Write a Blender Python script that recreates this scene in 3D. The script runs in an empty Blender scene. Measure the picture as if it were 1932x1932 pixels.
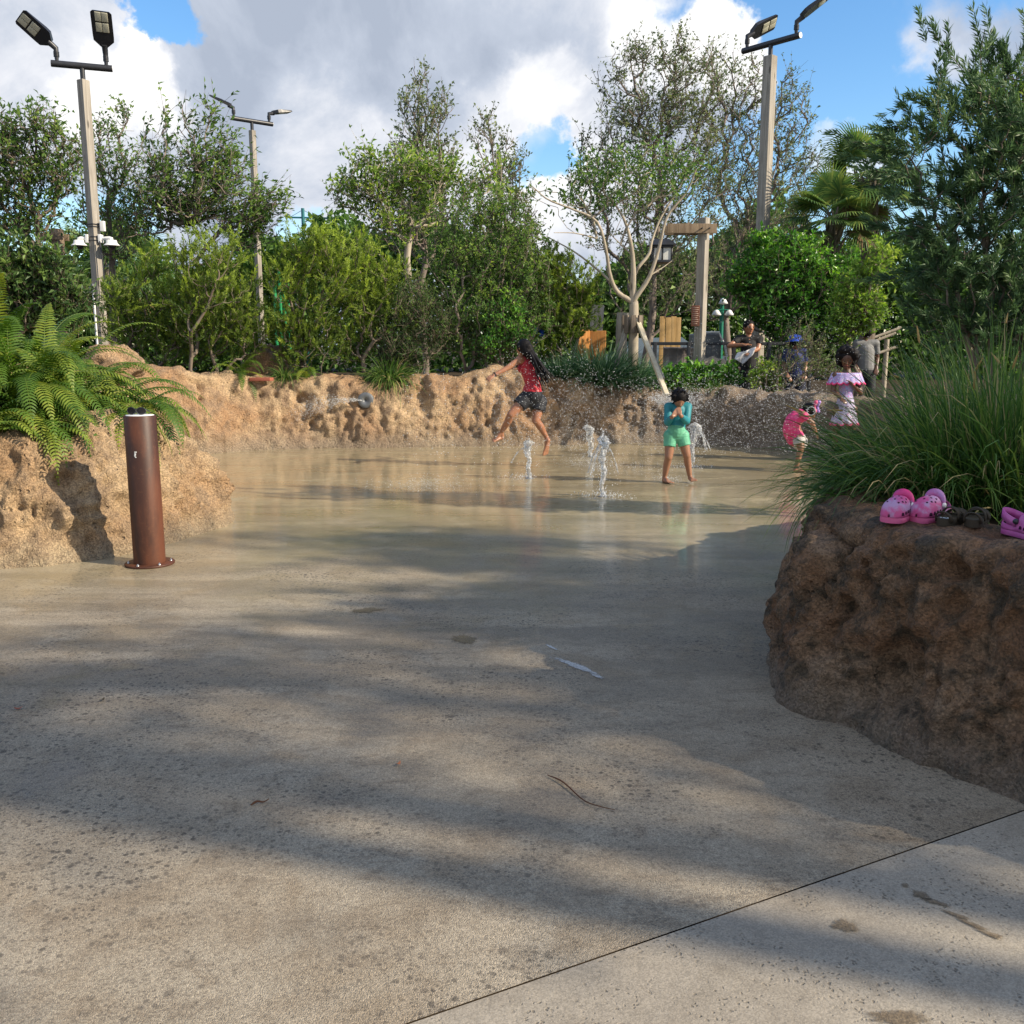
import bpy, bmesh, math, random
import numpy as np
from mathutils import Vector, Matrix

random.seed(7)
RNG = np.random.default_rng(11)
SC = bpy.context.scene
COL = SC.collection
R = math.radians
H, PITCH, FU, CU = 1.55, R(10.07), 1789.0, 966.0
CP, SP = math.cos(PITCH), math.sin(PITCH)

# ------------------------------------------------------------------ camera helper (photo pixel -> place in the world)
def at(u, v, Y):
    a, b = (u - CU) / FU, (CU - v) / FU
    t = Y / (CP + b * SP)
    return np.array([a * t, Y, H + (-SP + b * CP) * t])

def gnd(u, v, z=0.0):
    a, b = (u - CU) / FU, (CU - v) / FU
    t = (z - H) / (-SP + b * CP)
    return np.array([a * t, (CP + b * SP) * t, z])

def mpp(Y):
    return Y / 0.985 / FU

# ------------------------------------------------------------------ noise
def _hash(ix, iy, iz, seed):
    h = (ix.astype(np.int64) * 374761393 + iy.astype(np.int64) * 668265263 + iz.astype(np.int64) * 2147483647 + seed * 974634777) & 0xFFFFFFFF
    h = ((h ^ (h >> 13)) * 1274126177) & 0xFFFFFFFF
    h = ((h ^ (h >> 16)) * 2246822519) & 0xFFFFFFFF
    return ((h ^ (h >> 15)) & 0xFFFFFF) / float(0xFFFFFF)

def vnoise(p, seed=0):
    p = np.asarray(p, float)
    i = np.floor(p).astype(np.int64)
    f = p - i
    w = f * f * f * (f * (f * 6 - 15) + 10)
    out = 0
    for dx in (0, 1):
        for dy in (0, 1):
            for dz in (0, 1):
                k = _hash(i[:, 0] + dx, i[:, 1] + dy, i[:, 2] + dz, seed)
                out = out + k * (w[:, 0] if dx else 1 - w[:, 0]) * (w[:, 1] if dy else 1 - w[:, 1]) * (w[:, 2] if dz else 1 - w[:, 2])
    return out * 2 - 1

def fbm(p, octv=4, seed=0, gain=0.5):
    a, s, out = 1.0, 1.0, 0
    for o in range(octv):
        out = out + a * vnoise(p * s + 17.3 * o, seed + o)
        a *= gain
        s *= 2.03
    return out

# ------------------------------------------------------------------ mesh builder
class MB:
    def __init__(self):
        self.v, self.f, self.m, self.t, self.n = [], [], [], [], 0
    def add(self, v, f, m=0, tint=None):
        v = np.asarray(v, float).reshape(-1, 3)
        if isinstance(f, np.ndarray):
            fl = [f.astype(np.int64) + self.n]
        else:
            by = {}
            for q in f:
                by.setdefault(len(q), []).append(q)
            fl = [np.array(x, np.int64) + self.n for x in by.values()]
        for x in fl:
            self.f.append(x)
            self.m.append(m)
        self.v.append(v)
        self.t.append(np.full(len(v), 0.5) if tint is None else np.broadcast_to(np.asarray(tint, float), (len(v),)))
        self.n += len(v)
        return self
    def build(self, name, mats, parent=None, smooth=True, tint=False):
        me = bpy.data.meshes.new(name)
        v = np.concatenate(self.v) if self.v else np.zeros((0, 3))
        tot = np.concatenate([np.full(len(x), x.shape[1], np.int32) for x in self.f])
        idx = np.concatenate([x.ravel() for x in self.f]).astype(np.int32)
        mi = np.concatenate([np.full(len(x), m, np.int32) for x, m in zip(self.f, self.m)])
        me.vertices.add(len(v)); me.vertices.foreach_set('co', v.astype(np.float32).ravel())
        me.loops.add(len(idx)); me.loops.foreach_set('vertex_index', idx)
        st = np.concatenate([[0], np.cumsum(tot)[:-1]]).astype(np.int32)
        me.polygons.add(len(tot)); me.polygons.foreach_set('loop_start', st); me.polygons.foreach_set('loop_total', tot)
        me.polygons.foreach_set('material_index', mi)
        me.polygons.foreach_set('use_smooth', np.full(len(tot), smooth, bool))
        for m in (mats if isinstance(mats, (list, tuple)) else [mats]):
            me.materials.append(m)
        if tint:
            at_ = me.attributes.new('tint', 'FLOAT', 'POINT')
            at_.data.foreach_set('value', np.concatenate(self.t).astype(np.float32))
        me.update(calc_edges=True)
        me.validate()
        o = bpy.data.objects.new(name, me)
        COL.objects.link(o)
        if parent is not None:
            o.parent = parent
            o.matrix_parent_inverse = parent_inv(parent)
        return o

def parent_inv(p):
    # a root stands unrotated at its base; parts and sub-parts are given in world coordinates
    return Matrix.Translation(-Vector(p.location)) if p.parent is None else Matrix.Identity(4)

def tag(o, label=None, cat=None, group=None, kind=None):
    if label: o['label'] = label
    if cat: o['category'] = cat
    if group: o['group'] = group
    if kind: o['kind'] = kind
    return o

def thing(name, label, cat, loc, group=None):
    o = bpy.data.objects.new(name, None)
    o.empty_display_size = 0.1
    o.location = tuple(loc)
    COL.objects.link(o)
    return tag(o, label, cat, group)

def frames(pts):
    pts = np.asarray(pts, float)
    t = np.gradient(pts, axis=0)
    t /= np.linalg.norm(t, axis=1)[:, None] + 1e-12
    a = np.array([0, 0, 1.0]) if abs(t[0][2]) < 0.9 else np.array([1.0, 0, 0])
    n = []
    x = np.cross(t[0], a); x /= np.linalg.norm(x)
    for k in range(len(pts)):
        x = x - t[k] * np.dot(x, t[k]); x /= np.linalg.norm(x) + 1e-12
        n.append(x.copy())
    n = np.array(n)
    return t, n, np.cross(t, n)

def tube(mb, pts, rad, n=8, m=0, cap=True, tint=None, squash=1.0):
    pts = np.asarray(pts, float)
    rad = np.broadcast_to(np.asarray(rad, float), (len(pts),))
    t, a, b = frames(pts)
    th = np.arange(n) * 2 * np.pi / n
    ring = pts[:, None, :] + rad[:, None, None] * (np.cos(th)[None, :, None] * a[:, None, :] + squash * np.sin(th)[None, :, None] * b[:, None, :])
    K = len(pts)
    i, j = np.meshgrid(np.arange(K - 1), np.arange(n), indexing='ij')
    j2 = (j + 1) % n
    q = np.stack([i * n + j, i * n + j2, (i + 1) * n + j2, (i + 1) * n + j], -1).reshape(-1, 4)
    mb.add(ring.reshape(-1, 3), q, m, tint)
    if cap:
        mb.add(ring[0], [tuple(range(n))[::-1]], m, tint)
        mb.add(ring[-1], [tuple(range(n))], m, tint)
    return mb

def rotz(a):
    c, s = math.cos(a), math.sin(a)
    return np.array([[c, -s, 0], [s, c, 0], [0, 0, 1.0]])

def rot_to(d, up=(0, 0, 1)):
    """matrix whose columns are x(side), y(along d), z(up-ish)"""
    d = np.asarray(d, float); d = d / np.linalg.norm(d)
    up = np.asarray(up, float)
    x = np.cross(d, up); x /= np.linalg.norm(x) + 1e-12
    return np.stack([x, d, np.cross(x, d)], 1)

def box(mb, c, s, M=None, bev=0.0, m=0):
    bm = bmesh.new()
    bmesh.ops.create_cube(bm, size=1.0)
    for v in bm.verts:
        v.co = Vector((v.co.x * s[0], v.co.y * s[1], v.co.z * s[2]))
    if bev > 0:
        bmesh.ops.bevel(bm, geom=list(bm.edges), offset=bev, segments=2, affect='EDGES', profile=0.7)
    v = np.array([x.co[:] for x in bm.verts])
    bm.verts.index_update()
    f = [tuple(x.index for x in p.verts) for p in bm.faces]
    bm.free()
    if M is not None:
        v = v @ np.asarray(M).T
    mb.add(v + np.asarray(c, float), f, m)
    return mb

def lathe(mb, prof, c, n=24, M=None, m=0, cap=True):
    prof = np.asarray(prof, float)
    th = np.arange(n) * 2 * np.pi / n
    v = np.stack([prof[:, None, 0] * np.cos(th), prof[:, None, 0] * np.sin(th), np.repeat(prof[:, 1][:, None], n, 1)], -1)
    K = len(prof)
    i, j = np.meshgrid(np.arange(K - 1), np.arange(n), indexing='ij')
    j2 = (j + 1) % n
    q = np.stack([i * n + j, i * n + j2, (i + 1) * n + j2, (i + 1) * n + j], -1).reshape(-1, 4)
    v = v.reshape(-1, 3)
    if M is not None:
        v = v @ np.asarray(M).T
    v = v + np.asarray(c, float)
    mb.add(v, q, m)
    if cap:
        mb.add(v[:n], [tuple(range(n))[::-1]], m)
        mb.add(v[-n:], [tuple(range(n))], m)
    return mb

def ball(mb, c, r, n=12, M=None, m=0):
    k = max(6, n // 2 + 1)
    ph = np.linspace(-np.pi / 2, np.pi / 2, k)
    r = np.broadcast_to(np.asarray(r, float), (3,))
    th = np.arange(n) * 2 * np.pi / n
    v = np.stack([np.cos(ph)[:, None] * np.cos(th), np.cos(ph)[:, None] * np.sin(th), np.repeat(np.sin(ph)[:, None], n, 1)], -1).reshape(-1, 3) * r
    i, j = np.meshgrid(np.arange(k - 1), np.arange(n), indexing='ij')
    j2 = (j + 1) % n
    q = np.stack([i * n + j, i * n + j2, (i + 1) * n + j2, (i + 1) * n + j], -1).reshape(-1, 4)
    if M is not None:
        v = v @ np.asarray(M).T
    mb.add(v + np.asarray(c, float), q, m)
    return mb

def spline(pts, n):
    pts = np.asarray(pts, float)
    P = np.vstack([2 * pts[0] - pts[1], pts, 2 * pts[-1] - pts[-2]])
    out = []
    K = len(pts) - 1
    for s in np.linspace(0, K, n):
        i = min(int(s), K - 1); f = s - i
        p0, p1, p2, p3 = P[i], P[i + 1], P[i + 2], P[i + 3]
        out.append(0.5 * ((2 * p1) + (-p0 + p2) * f + (2 * p0 - 5 * p1 + 4 * p2 - p3) * f ** 2 + (-p0 + 3 * p1 - 3 * p2 + p3) * f ** 3))
    return np.array(out)

# ------------------------------------------------------------------ materials
class NT:
    def __init__(self, name):
        self.m = bpy.data.materials.new(name)
        self.m.use_nodes = True
        self.t = self.m.node_tree
        self.t.nodes.clear()
        self.out = self.t.nodes.new('ShaderNodeOutputMaterial')
    def n(self, kind, **kw):
        x = self.t.nodes.new('ShaderNode' + kind)
        for k, v in kw.items():
            setattr(x, k, v)
        return x
    def l(self, a, b):
        self.t.links.new(a, b)
    def val(self, s, v):
        if isinstance(v, (int, float, tuple, list)):
            s.default_value = v if not (isinstance(v, (tuple, list)) and len(v) == 3 and s.type == 'RGBA') else (*v, 1)
        else:
            self.l(v, s)
    def math(self, op, a, b=0.0, c=None, clamp=False):
        x = self.n('Math', operation=op, use_clamp=clamp)
        self.val(x.inputs[0], a); self.val(x.inputs[1], b)
        if c is not None: self.val(x.inputs[2], c)
        return x.outputs[0]
    def coord(self, which='Object', scale=(1, 1, 1)):
        c = self.n('TexCoord')
        mp = self.n('Mapping'); mp.inputs['Scale'].default_value = scale
        self.l(c.outputs[which], mp.inputs['Vector'])
        return mp.outputs['Vector']
    def noise(self, vec, scale, detail=4, rough=0.55, dist=0.0):
        x = self.n('TexNoise'); x.inputs['Scale'].default_value = scale; x.inputs['Detail'].default_value = detail
        x.inputs['Roughness'].default_value = rough; x.inputs['Distortion'].default_value = dist
        if vec is not None: self.l(vec, x.inputs['Vector'])
        return x.outputs['Fac']
    def voro(self, vec, scale, feature='F1', rand=1.0):
        x = self.n('TexVoronoi', feature=feature); x.inputs['Scale'].default_value = scale; x.inputs['Randomness'].default_value = rand
        self.l(vec, x.inputs['Vector'])
        return x
    def ramp(self, fac, stops, interp='LINEAR'):
        x = self.n('ValToRGB'); cr = x.color_ramp; cr.interpolation = interp
        while len(cr.elements) < len(stops): cr.elements.new(0.5)
        for e, (p, c) in zip(cr.elements, stops):
            e.position = p
            e.color = (c, c, c, 1) if isinstance(c, (int, float)) else (*c, 1)
        self.val(x.inputs[0], fac)
        return x.outputs[0]
    def step(self, x, a, b, smooth=True):
        r = self.n('MapRange', interpolation_type='SMOOTHSTEP' if smooth else 'LINEAR')
        self.val(r.inputs['Value'], x); r.inputs['From Min'].default_value = a; r.inputs['From Max'].default_value = b
        return r.outputs['Result']
    def mix(self, f, a, b, blend='MIX'):
        x = self.n('Mix', data_type='RGBA', blend_type=blend)
        self.val(x.inputs[0], f)
        self.val(x.inputs[6], a); self.val(x.inputs[7], b)
        return x.outputs[2]
    def bump(self, h, strength=0.5, dist=0.01, normal=None):
        x = self.n('Bump'); x.inputs['Strength'].default_value = strength; x.inputs['Distance'].default_value = dist
        self.l(h, x.inputs['Height'])
        if normal is not None: self.l(normal, x.inputs['Normal'])
        return x.outputs['Normal']
    def bsdf(self, color, rough=0.6, spec=0.5, metal=0.0, normal=None, coat=None, coat_rough=0.1, trans=0.0, alpha=None):
        b = self.n('BsdfPrincipled')
        self.val(b.inputs['Base Color'], color); self.val(b.inputs['Roughness'], rough)
        self.val(b.inputs['Specular IOR Level'], spec); self.val(b.inputs['Metallic'], metal)
        if normal is not None: self.l(normal, b.inputs['Normal'])
        if coat is not None:
            self.val(b.inputs['Coat Weight'], coat); self.val(b.inputs['Coat Roughness'], coat_rough)
            b.inputs['Coat IOR'].default_value = 1.33
        b.inputs['Transmission Weight'].default_value = trans
        if alpha is not None: self.val(b.inputs['Alpha'], alpha)
        self.shader = b
        return b.outputs[0]
    def done(self, sh):
        self.l(sh, self.out.inputs['Surface'])
        return self.m

def plain(name, c, rough=0.6, spec=0.5, metal=0.0, var=0.15, scale=30, bump=0.0, coat=None):
    T = NT(name)
    co = T.coord()
    nz = T.noise(co, scale, 4)
    f = T.math('MULTIPLY_ADD', nz, 2 * var, 1 - var)
    col = T.mix(1.0, c, T.n('CombineXYZ').outputs[0], 'MULTIPLY') if False else None
    hsv = T.n('HueSaturation'); hsv.inputs['Color'].default_value = (*c, 1); T.l(f, hsv.inputs['Value'])
    nrm = T.bump(nz, bump, 0.005) if bump else None
    rr = T.math('MULTIPLY_ADD', nz, 0.2, max(rough - 0.1, 0.02))
    return T.done(T.bsdf(hsv.outputs[0], rr, spec, metal, nrm, coat))

def leaf_mat(name, dark, mid, light, trans=0.38, rough=0.5, spec=0.35, dry=None):
    T = NT(name)
    a = T.n('Attribute', attribute_name='tint')
    c = T.ramp(a.outputs['Fac'], [(0.0, dark), (0.5, mid), (1.0, light)] if dry is None else [(0.0, dark), (0.5, mid), (0.93, light), (0.99, dry)])
    b = T.bsdf(c, rough, spec)
    tr = T.n('BsdfTranslucent')
    hs = T.n('HueSaturation'); hs.inputs['Saturation'].default_value = 1.1; hs.inputs['Value'].default_value = 1.5
    T.l(c, hs.inputs['Color']); T.l(hs.outputs[0], tr.inputs['Color'])
    mx = T.n('MixShader'); mx.inputs[0].default_value = trans
    T.l(b, mx.inputs[1]); T.l(tr.outputs[0], mx.inputs[2])
    return T.done(mx.outputs[0])

def rock_mat(name, c1, c2, c3, grey, wet=0.0, zlow=0.25, sc=1.0, rough=0.8, greyx=None):
    T = NT(name)
    co = T.coord()
    n1 = T.noise(co, 1.3 * sc, 6, 0.6, 0.4)
    n2 = T.noise(co, 5.0 * sc, 7, 0.65, 0.3)
    n3 = T.noise(co, 38 * sc, 5, 0.6)
    n4 = T.noise(co, 160, 3, 0.6)
    c = T.mix(T.step(n1, 0.38, 0.62), c1, c2)
    c = T.mix(T.math('MULTIPLY', T.step(n2, 0.46, 0.62), 0.9), c, c3)
    sep = T.n('SeparateXYZ'); T.l(T.n('NewGeometry').outputs['Position'], sep.inputs[0])
    zz = T.math('ADD', sep.outputs[2], T.math('MULTIPLY_ADD', n2, 0.5, -0.25))
    c = T.mix(T.math('MULTIPLY', T.step(zz, zlow, -0.05), 0.75), c, grey)
    if greyx:      # colour turns grey-brown towards one end of the wall
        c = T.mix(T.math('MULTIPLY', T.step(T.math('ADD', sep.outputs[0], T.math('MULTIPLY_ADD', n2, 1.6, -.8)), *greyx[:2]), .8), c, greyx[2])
    drip = T.noise(T.coord(scale=(9 * sc, 9 * sc, 0.9)), 1.0, 4, 0.6)
    c = T.mix(T.math('MULTIPLY', T.step(drip, 0.56, 0.72), 0.45), c, tuple(x * 0.35 for x in c1))
    sp = T.step(n3, 0.62, 0.75)
    c = T.mix(T.math('MULTIPLY', sp, 0.5), c, tuple(x * 0.3 for x in c1))
    gv = T.voro(co, 120); gvs = T.n('SeparateColor'); T.l(gv.outputs['Color'], gvs.inputs[0])
    gh = T.n('HueSaturation'); T.l(c, gh.inputs['Color']); T.l(T.math('MULTIPLY_ADD', gvs.outputs[0], 0.8, 0.6), gh.inputs['Value']); c = gh.outputs[0]
    gr = T.step(n4, 0.60, 0.74)
    c = T.mix(T.math('MULTIPLY', gr, 0.35), c, tuple(min(1, x * 1.9) for x in c2))
    vo = T.voro(co, 13 * sc)
    pit = T.step(vo.outputs['Distance'], 0.03, 0.2)
    pitm = T.math('MULTIPLY', T.math('SUBTRACT', 1, pit), T.step(T.noise(co, 3, 2), 0.5, 0.6))
    h = T.math('ADD', T.math('MULTIPLY', n2, 1.2), T.math('ADD', T.math('MULTIPLY', n3, 0.7), T.math('MULTIPLY', n4, 0.25)))
    h = T.math('SUBTRACT', h, T.math('MULTIPLY', pitm, 0.8))
    nr = T.bump(h, 1.0, 0.045)
    rg = T.math('MULTIPLY_ADD', n2, 0.25, rough - 0.12 - 0.25 * wet)
    return T.done(T.bsdf(c, rg, 0.4, 0, nr))

def wood_mat(name, c1, c2, scale=1.0, rough=0.85):
    T = NT(name)
    co = T.coord(scale=(14 * scale, 14 * scale, 0.7 * scale))
    n1 = T.noise(co, 1.6, 6, 0.65, 0.6)
    n2 = T.noise(T.coord(), 1.2, 3)
    c = T.mix(T.step(n1, 0.3, 0.7), c1, c2)
    c = T.mix(T.math('MULTIPLY', T.step(n2, 0.45, 0.7), 0.5), c, tuple(x * 0.55 for x in c1))
    kn = T.voro(T.coord(scale=(6, 6, 1.6)), 1.0)
    c = T.mix(T.math('MULTIPLY', T.step(kn.outputs['Distance'], 0.16, 0.06), 0.8), c, tuple(x * 0.25 for x in c1))
    cr = T.noise(T.coord(scale=(30, 30, 0.5)), 1.0, 4, 0.7)
    c = T.mix(T.math('MULTIPLY', T.step(cr, 0.62, 0.7), 0.6), c, tuple(x * 0.3 for x in c1))
    return T.done(T.bsdf(c, rough, 0.25, 0, T.bump(n1, 0.5, 0.006)))
# ------------------------------------------------------------------ light, sky, camera
SUN_AZ = math.atan2(0.945, -0.33)          # towards the sun: to the right and a little behind the camera
SUN_EL = R(31)
SUNV = Vector((math.sin(SUN_AZ) * math.cos(SUN_EL), math.cos(SUN_AZ) * math.cos(SUN_EL), math.sin(SUN_EL)))
sl = bpy.data.lights.new('sun', 'SUN'); sl.energy = 5.0; sl.angle = R(0.55); sl.color = (1.0, 0.87, 0.68)
so = bpy.data.objects.new('sun', sl); COL.objects.link(so); so.location = (30, -12, 25)
so.rotation_euler = (-SUNV).to_track_quat('-Z', 'Y').to_euler()

cam = bpy.data.cameras.new('camera'); cam.sensor_width = 36; cam.lens = 36 * FU / 1932
cam.clip_start = 0.05; cam.clip_end = 2000
co_ = bpy.data.objects.new('camera', cam); COL.objects.link(co_)
co_.location = (0, 0, H); co_.rotation_euler = (R(90) - PITCH, 0, 0)
SC.camera = co_
SC.view_settings.view_transform = 'Standard'; SC.view_settings.look = 'None'
SC.view_settings.exposure = 0.47; SC.view_settings.gamma = 1.0
SC.cycles.use_denoising = True
SC.cycles.max_bounces = 8; SC.cycles.diffuse_bounces = 3; SC.cycles.glossy_bounces = 3
SC.cycles.transmission_bounces = 6; SC.cycles.transparent_max_bounces = 12
SC.cycles.sample_clamp_indirect = 6

def make_world():
    w = bpy.data.worlds.new('World'); SC.world = w; w.use_nodes = True
    T = NT.__new__(NT); T.t = w.node_tree; T.t.nodes.clear()
    out = T.n('OutputWorld'); bg = T.n('Background'); bg.inputs['Strength'].default_value = 0.1
    sky = T.n('TexSky', sky_type='NISHITA'); sky.sun_disc = False
    sky.sun_elevation = SUN_EL; sky.sun_rotation = SUN_AZ; sky.air_density = 1.0; sky.dust_density = 0.3; sky.ozone_density = 2.5
    tc = T.n('TexCoord'); D = tc.outputs['Generated']
    def dirv(u, v):
        a, b = (u - CU) / FU, (CU - v) / FU
        d = np.array([a, CP + b * SP, -SP + b * CP]); return d / np.linalg.norm(d)
    # wobble the direction so that every cloud edge is ragged
    nz = T.n('TexNoise'); nz.inputs['Scale'].default_value = 7; nz.inputs['Detail'].default_value = 8; nz.inputs['Roughness'].default_value = 0.6
    T.l(D, nz.inputs['Vector'])
    sub = T.n('VectorMath', operation='SUBTRACT'); T.l(nz.outputs['Color'], sub.inputs[0]); sub.inputs[1].default_value = (0.5, 0.5, 0.5)
    mul = T.n('VectorMath', operation='SCALE'); T.l(sub.outputs[0], mul.inputs[0]); mul.inputs['Scale'].default_value = 0.20
    add = T.n('VectorMath', operation='ADD'); T.l(D, add.inputs[0]); T.l(mul.outputs[0], add.inputs[1])
    DW = add.outputs[0]
    def blob(u, v, r, amp, asp=1.0):
        d = dirv(u, v)
        s = T.n('VectorMath', operation='SUBTRACT'); T.l(DW, s.inputs[0]); s.inputs[1].default_value = tuple(d)
        m = T.n('VectorMath', operation='MULTIPLY'); T.l(s.outputs[0], m.inputs[0]); m.inputs[1].default_value = (1 / asp, 1, 1)
        ln = T.n('VectorMath', operation='LENGTH'); T.l(m.outputs[0], ln.inputs[0])
        return T.math('MULTIPLY', T.step(ln.outputs['Value'], r / FU, 0.35 * r / FU), amp)
    def total(bl):
        x = None
        for b in bl:
            y = blob(*b); x = y if x is None else T.math('ADD', x, y)
        return x
    cov = total([(640, 120, 520, 1.0, 1.5), (1060, 120, 330, 0.8, 1.0), (60, 170, 300, 0.9, 1.0), (700, 420, 420, 0.7, 1.7), (230, 190, 110, 0.6),
                 (1370, 130, 120, 1.2, 0.8), (1350, 220, 150, 0.8), (1590, 300, 105, 0.95, 1.2), (1880, 90, 130, 0.55, 1.2), (1130, 430, 130, 0.6, 1.3),
                 (300, 40, 70, -1.5, 1.5), (250, 125, 75, -0.9), (1035, 310, 95, -1.7, 1.2), (590, 430, 70, -1.0), (1090, 360, 60, -1.0), (150, 410, 170, -1.0, 1.2),
                 (640, 20, 60, -0.5), (1290, 40, 60, -0.4), (1600, 170, 230, -0.5), (1680, 30, 140, 0.28, 1.6), (1750, 120, 70, 0.2)])
    big = T.noise(D, 2.3, 7, 0.6, 0.3)
    sep = T.n('SeparateXYZ'); T.l(D, sep.inputs[0])
    back = T.math('MULTIPLY', T.step(sep.outputs[1], 0.55, 0.0), 0.62)
    dens = T.math('ADD', T.math('ADD', cov, back), T.math('MULTIPLY_ADD', big, 1.5, -0.75))
    mask = T.step(dens, 0.12, 0.82)
    # body of the clouds: grey undersides, white sunlit billows
    lit = total([(640, 350, 230, 0.4, 1.0), (1000, 140, 110, 0.5), (1240, 70, 160, 0.55, 0.9), (1370, 110, 120, 0.9), (215, 175, 100, 1.0), (40, 60, 220, 0.25),
                 (1590, 310, 110, 0.3), (1000, 330, 200, 0.3, 1.2), (640, 150, 300, -0.16, 1.4), (900, 60, 200, -0.12, 1.4), (80, 190, 90, -0.2), (1880, 90, 150, -0.2)])
    b2 = T.noise(D, 4.6, 8, 0.62, 0.35)
    lum = T.math('ADD', T.math('MULTIPLY_ADD', b2, 2.6, -0.95), lit)
    ccol = T.ramp(lum, [(0.0, (3.3, 3.75, 4.6)), (0.3, (4.2, 4.65, 5.5)), (0.62, (6.1, 6.3, 6.8)), (1.0, (8.5, 8.45, 8.4))])
    hs = T.n('HueSaturation'); T.l(sky.outputs[0], hs.inputs['Color']); hs.inputs['Saturation'].default_value = 1.22; hs.inputs['Value'].default_value = 1.55
    col = T.mix(mask, hs.outputs[0], ccol)
    T.l(col, bg.inputs['Color']); T.l(bg.outputs[0], out.inputs['Surface'])
make_world()

# ------------------------------------------------------------------ materials used all over
M = {}
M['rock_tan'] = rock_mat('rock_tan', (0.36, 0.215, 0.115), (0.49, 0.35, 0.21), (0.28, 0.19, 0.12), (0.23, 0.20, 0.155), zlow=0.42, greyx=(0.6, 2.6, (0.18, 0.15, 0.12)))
M['rock_front'] = rock_mat('rock_front', (0.36, 0.225, 0.12), (0.46, 0.33, 0.195), (0.28, 0.195, 0.12), (0.30, 0.25, 0.17), zlow=0.25)
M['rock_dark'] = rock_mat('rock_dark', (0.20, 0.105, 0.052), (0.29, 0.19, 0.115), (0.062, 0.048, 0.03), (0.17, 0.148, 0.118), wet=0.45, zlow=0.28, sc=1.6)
M['soil'] = plain('soil', (0.045, 0.032, 0.02), 0.9, 0.2, var=0.5, scale=12, bump=0.6)
M['grey_wood'] = wood_mat('grey_wood', (0.24, 0.215, 0.18), (0.41, 0.375, 0.325))
M['old_wood'] = wood_mat('old_wood', (0.17, 0.12, 0.08), (0.30, 0.23, 0.16))
M['gold_wood'] = wood_mat('gold_wood', (0.42, 0.26, 0.10), (0.55, 0.37, 0.17))
M['orange_wood'] = wood_mat('orange_wood', (0.40, 0.17, 0.045), (0.52, 0.25, 0.08))
M['black_metal'] = plain('black_metal', (0.025, 0.027, 0.033), 0.42, 0.5, 0.0, 0.2, 18)
M['grey_metal'] = plain('grey_metal', (0.16, 0.17, 0.18), 0.45, 0.5, 0.3, 0.2, 20)
M['steel'] = plain('steel', (0.55, 0.55, 0.55), 0.3, 0.5, 0.9, 0.1, 20)
M['white_paint'] = plain('white_paint', (0.78, 0.78, 0.76), 0.4, 0.5, 0, 0.05)
M['lens'] = plain('lens', (0.62, 0.60, 0.47), 0.25, 0.6, 0, 0.12, 60)
M['green_paint'] = plain('green_paint', (0.01, 0.16, 0.10), 0.35, 0.5, 0, 0.15)
M['teal_paint'] = plain('teal_paint', (0.02, 0.15, 0.17), 0.4, 0.5, 0, 0.15)
M['bark'] = wood_mat('bark', (0.13, 0.10, 0.075), (0.24, 0.20, 0.16))
M['pale_bark'] = wood_mat('pale_bark', (0.34, 0.29, 0.22), (0.50, 0.44, 0.35))
M['twig'] = wood_mat('twig', (0.16, 0.125, 0.10), (0.27, 0.23, 0.20))
M['leaf_tree'] = leaf_mat('leaf_tree', (0.055, 0.106, 0.027), (0.127, 0.234, 0.055), (0.329, 0.446, 0.088))
M['leaf_bright'] = leaf_mat('leaf_bright', (0.097, 0.178, 0.028), (0.214, 0.357, 0.056), (0.471, 0.556, 0.095), 0.35)
M['leaf_dull'] = leaf_mat('leaf_dull', (0.088, 0.129, 0.055), (0.178, 0.234, 0.100), (0.329, 0.374, 0.133), 0.3)
M['leaf_dark'] = leaf_mat('leaf_dark', (0.026, 0.059, 0.019), (0.064, 0.129, 0.034), (0.171, 0.259, 0.056), 0.25)
M['leaf_brush'] = leaf_mat('leaf_brush', (0.064, 0.118, 0.021), (0.187, 0.262, 0.043), (0.408, 0.516, 0.075), 0.35)
M['leaf_gloss'] = leaf_mat('leaf_gloss', (0.032, 0.100, 0.015), (0.086, 0.238, 0.038), (0.257, 0.476, 0.056), 0.3, 0.35, 0.5)
M['leaf_needle'] = leaf_mat('leaf_needle', (0.039, 0.079, 0.038), (0.086, 0.159, 0.066), (0.192, 0.278, 0.103), 0.25)
M['leaf_fern'] = leaf_mat('leaf_fern', (0.028, 0.068, 0.010), (0.085, 0.165, 0.018), (0.30, 0.33, 0.045), 0.3, dry=(0.36, 0.22, 0.08))
M['grass'] = leaf_mat('grass', (0.031, 0.078, 0.019), (0.078, 0.163, 0.034), (0.232, 0.310, 0.070), 0.3, dry=(0.42, 0.34, 0.17))
M['grass_grey'] = leaf_mat('grass_grey', (0.031, 0.085, 0.039), (0.078, 0.171, 0.078), (0.248, 0.372, 0.202), 0.3)
M['palm'] = leaf_mat('palm', (0.043, 0.090, 0.038), (0.108, 0.198, 0.056), (0.343, 0.378, 0.095), 0.25, 0.4)

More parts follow.
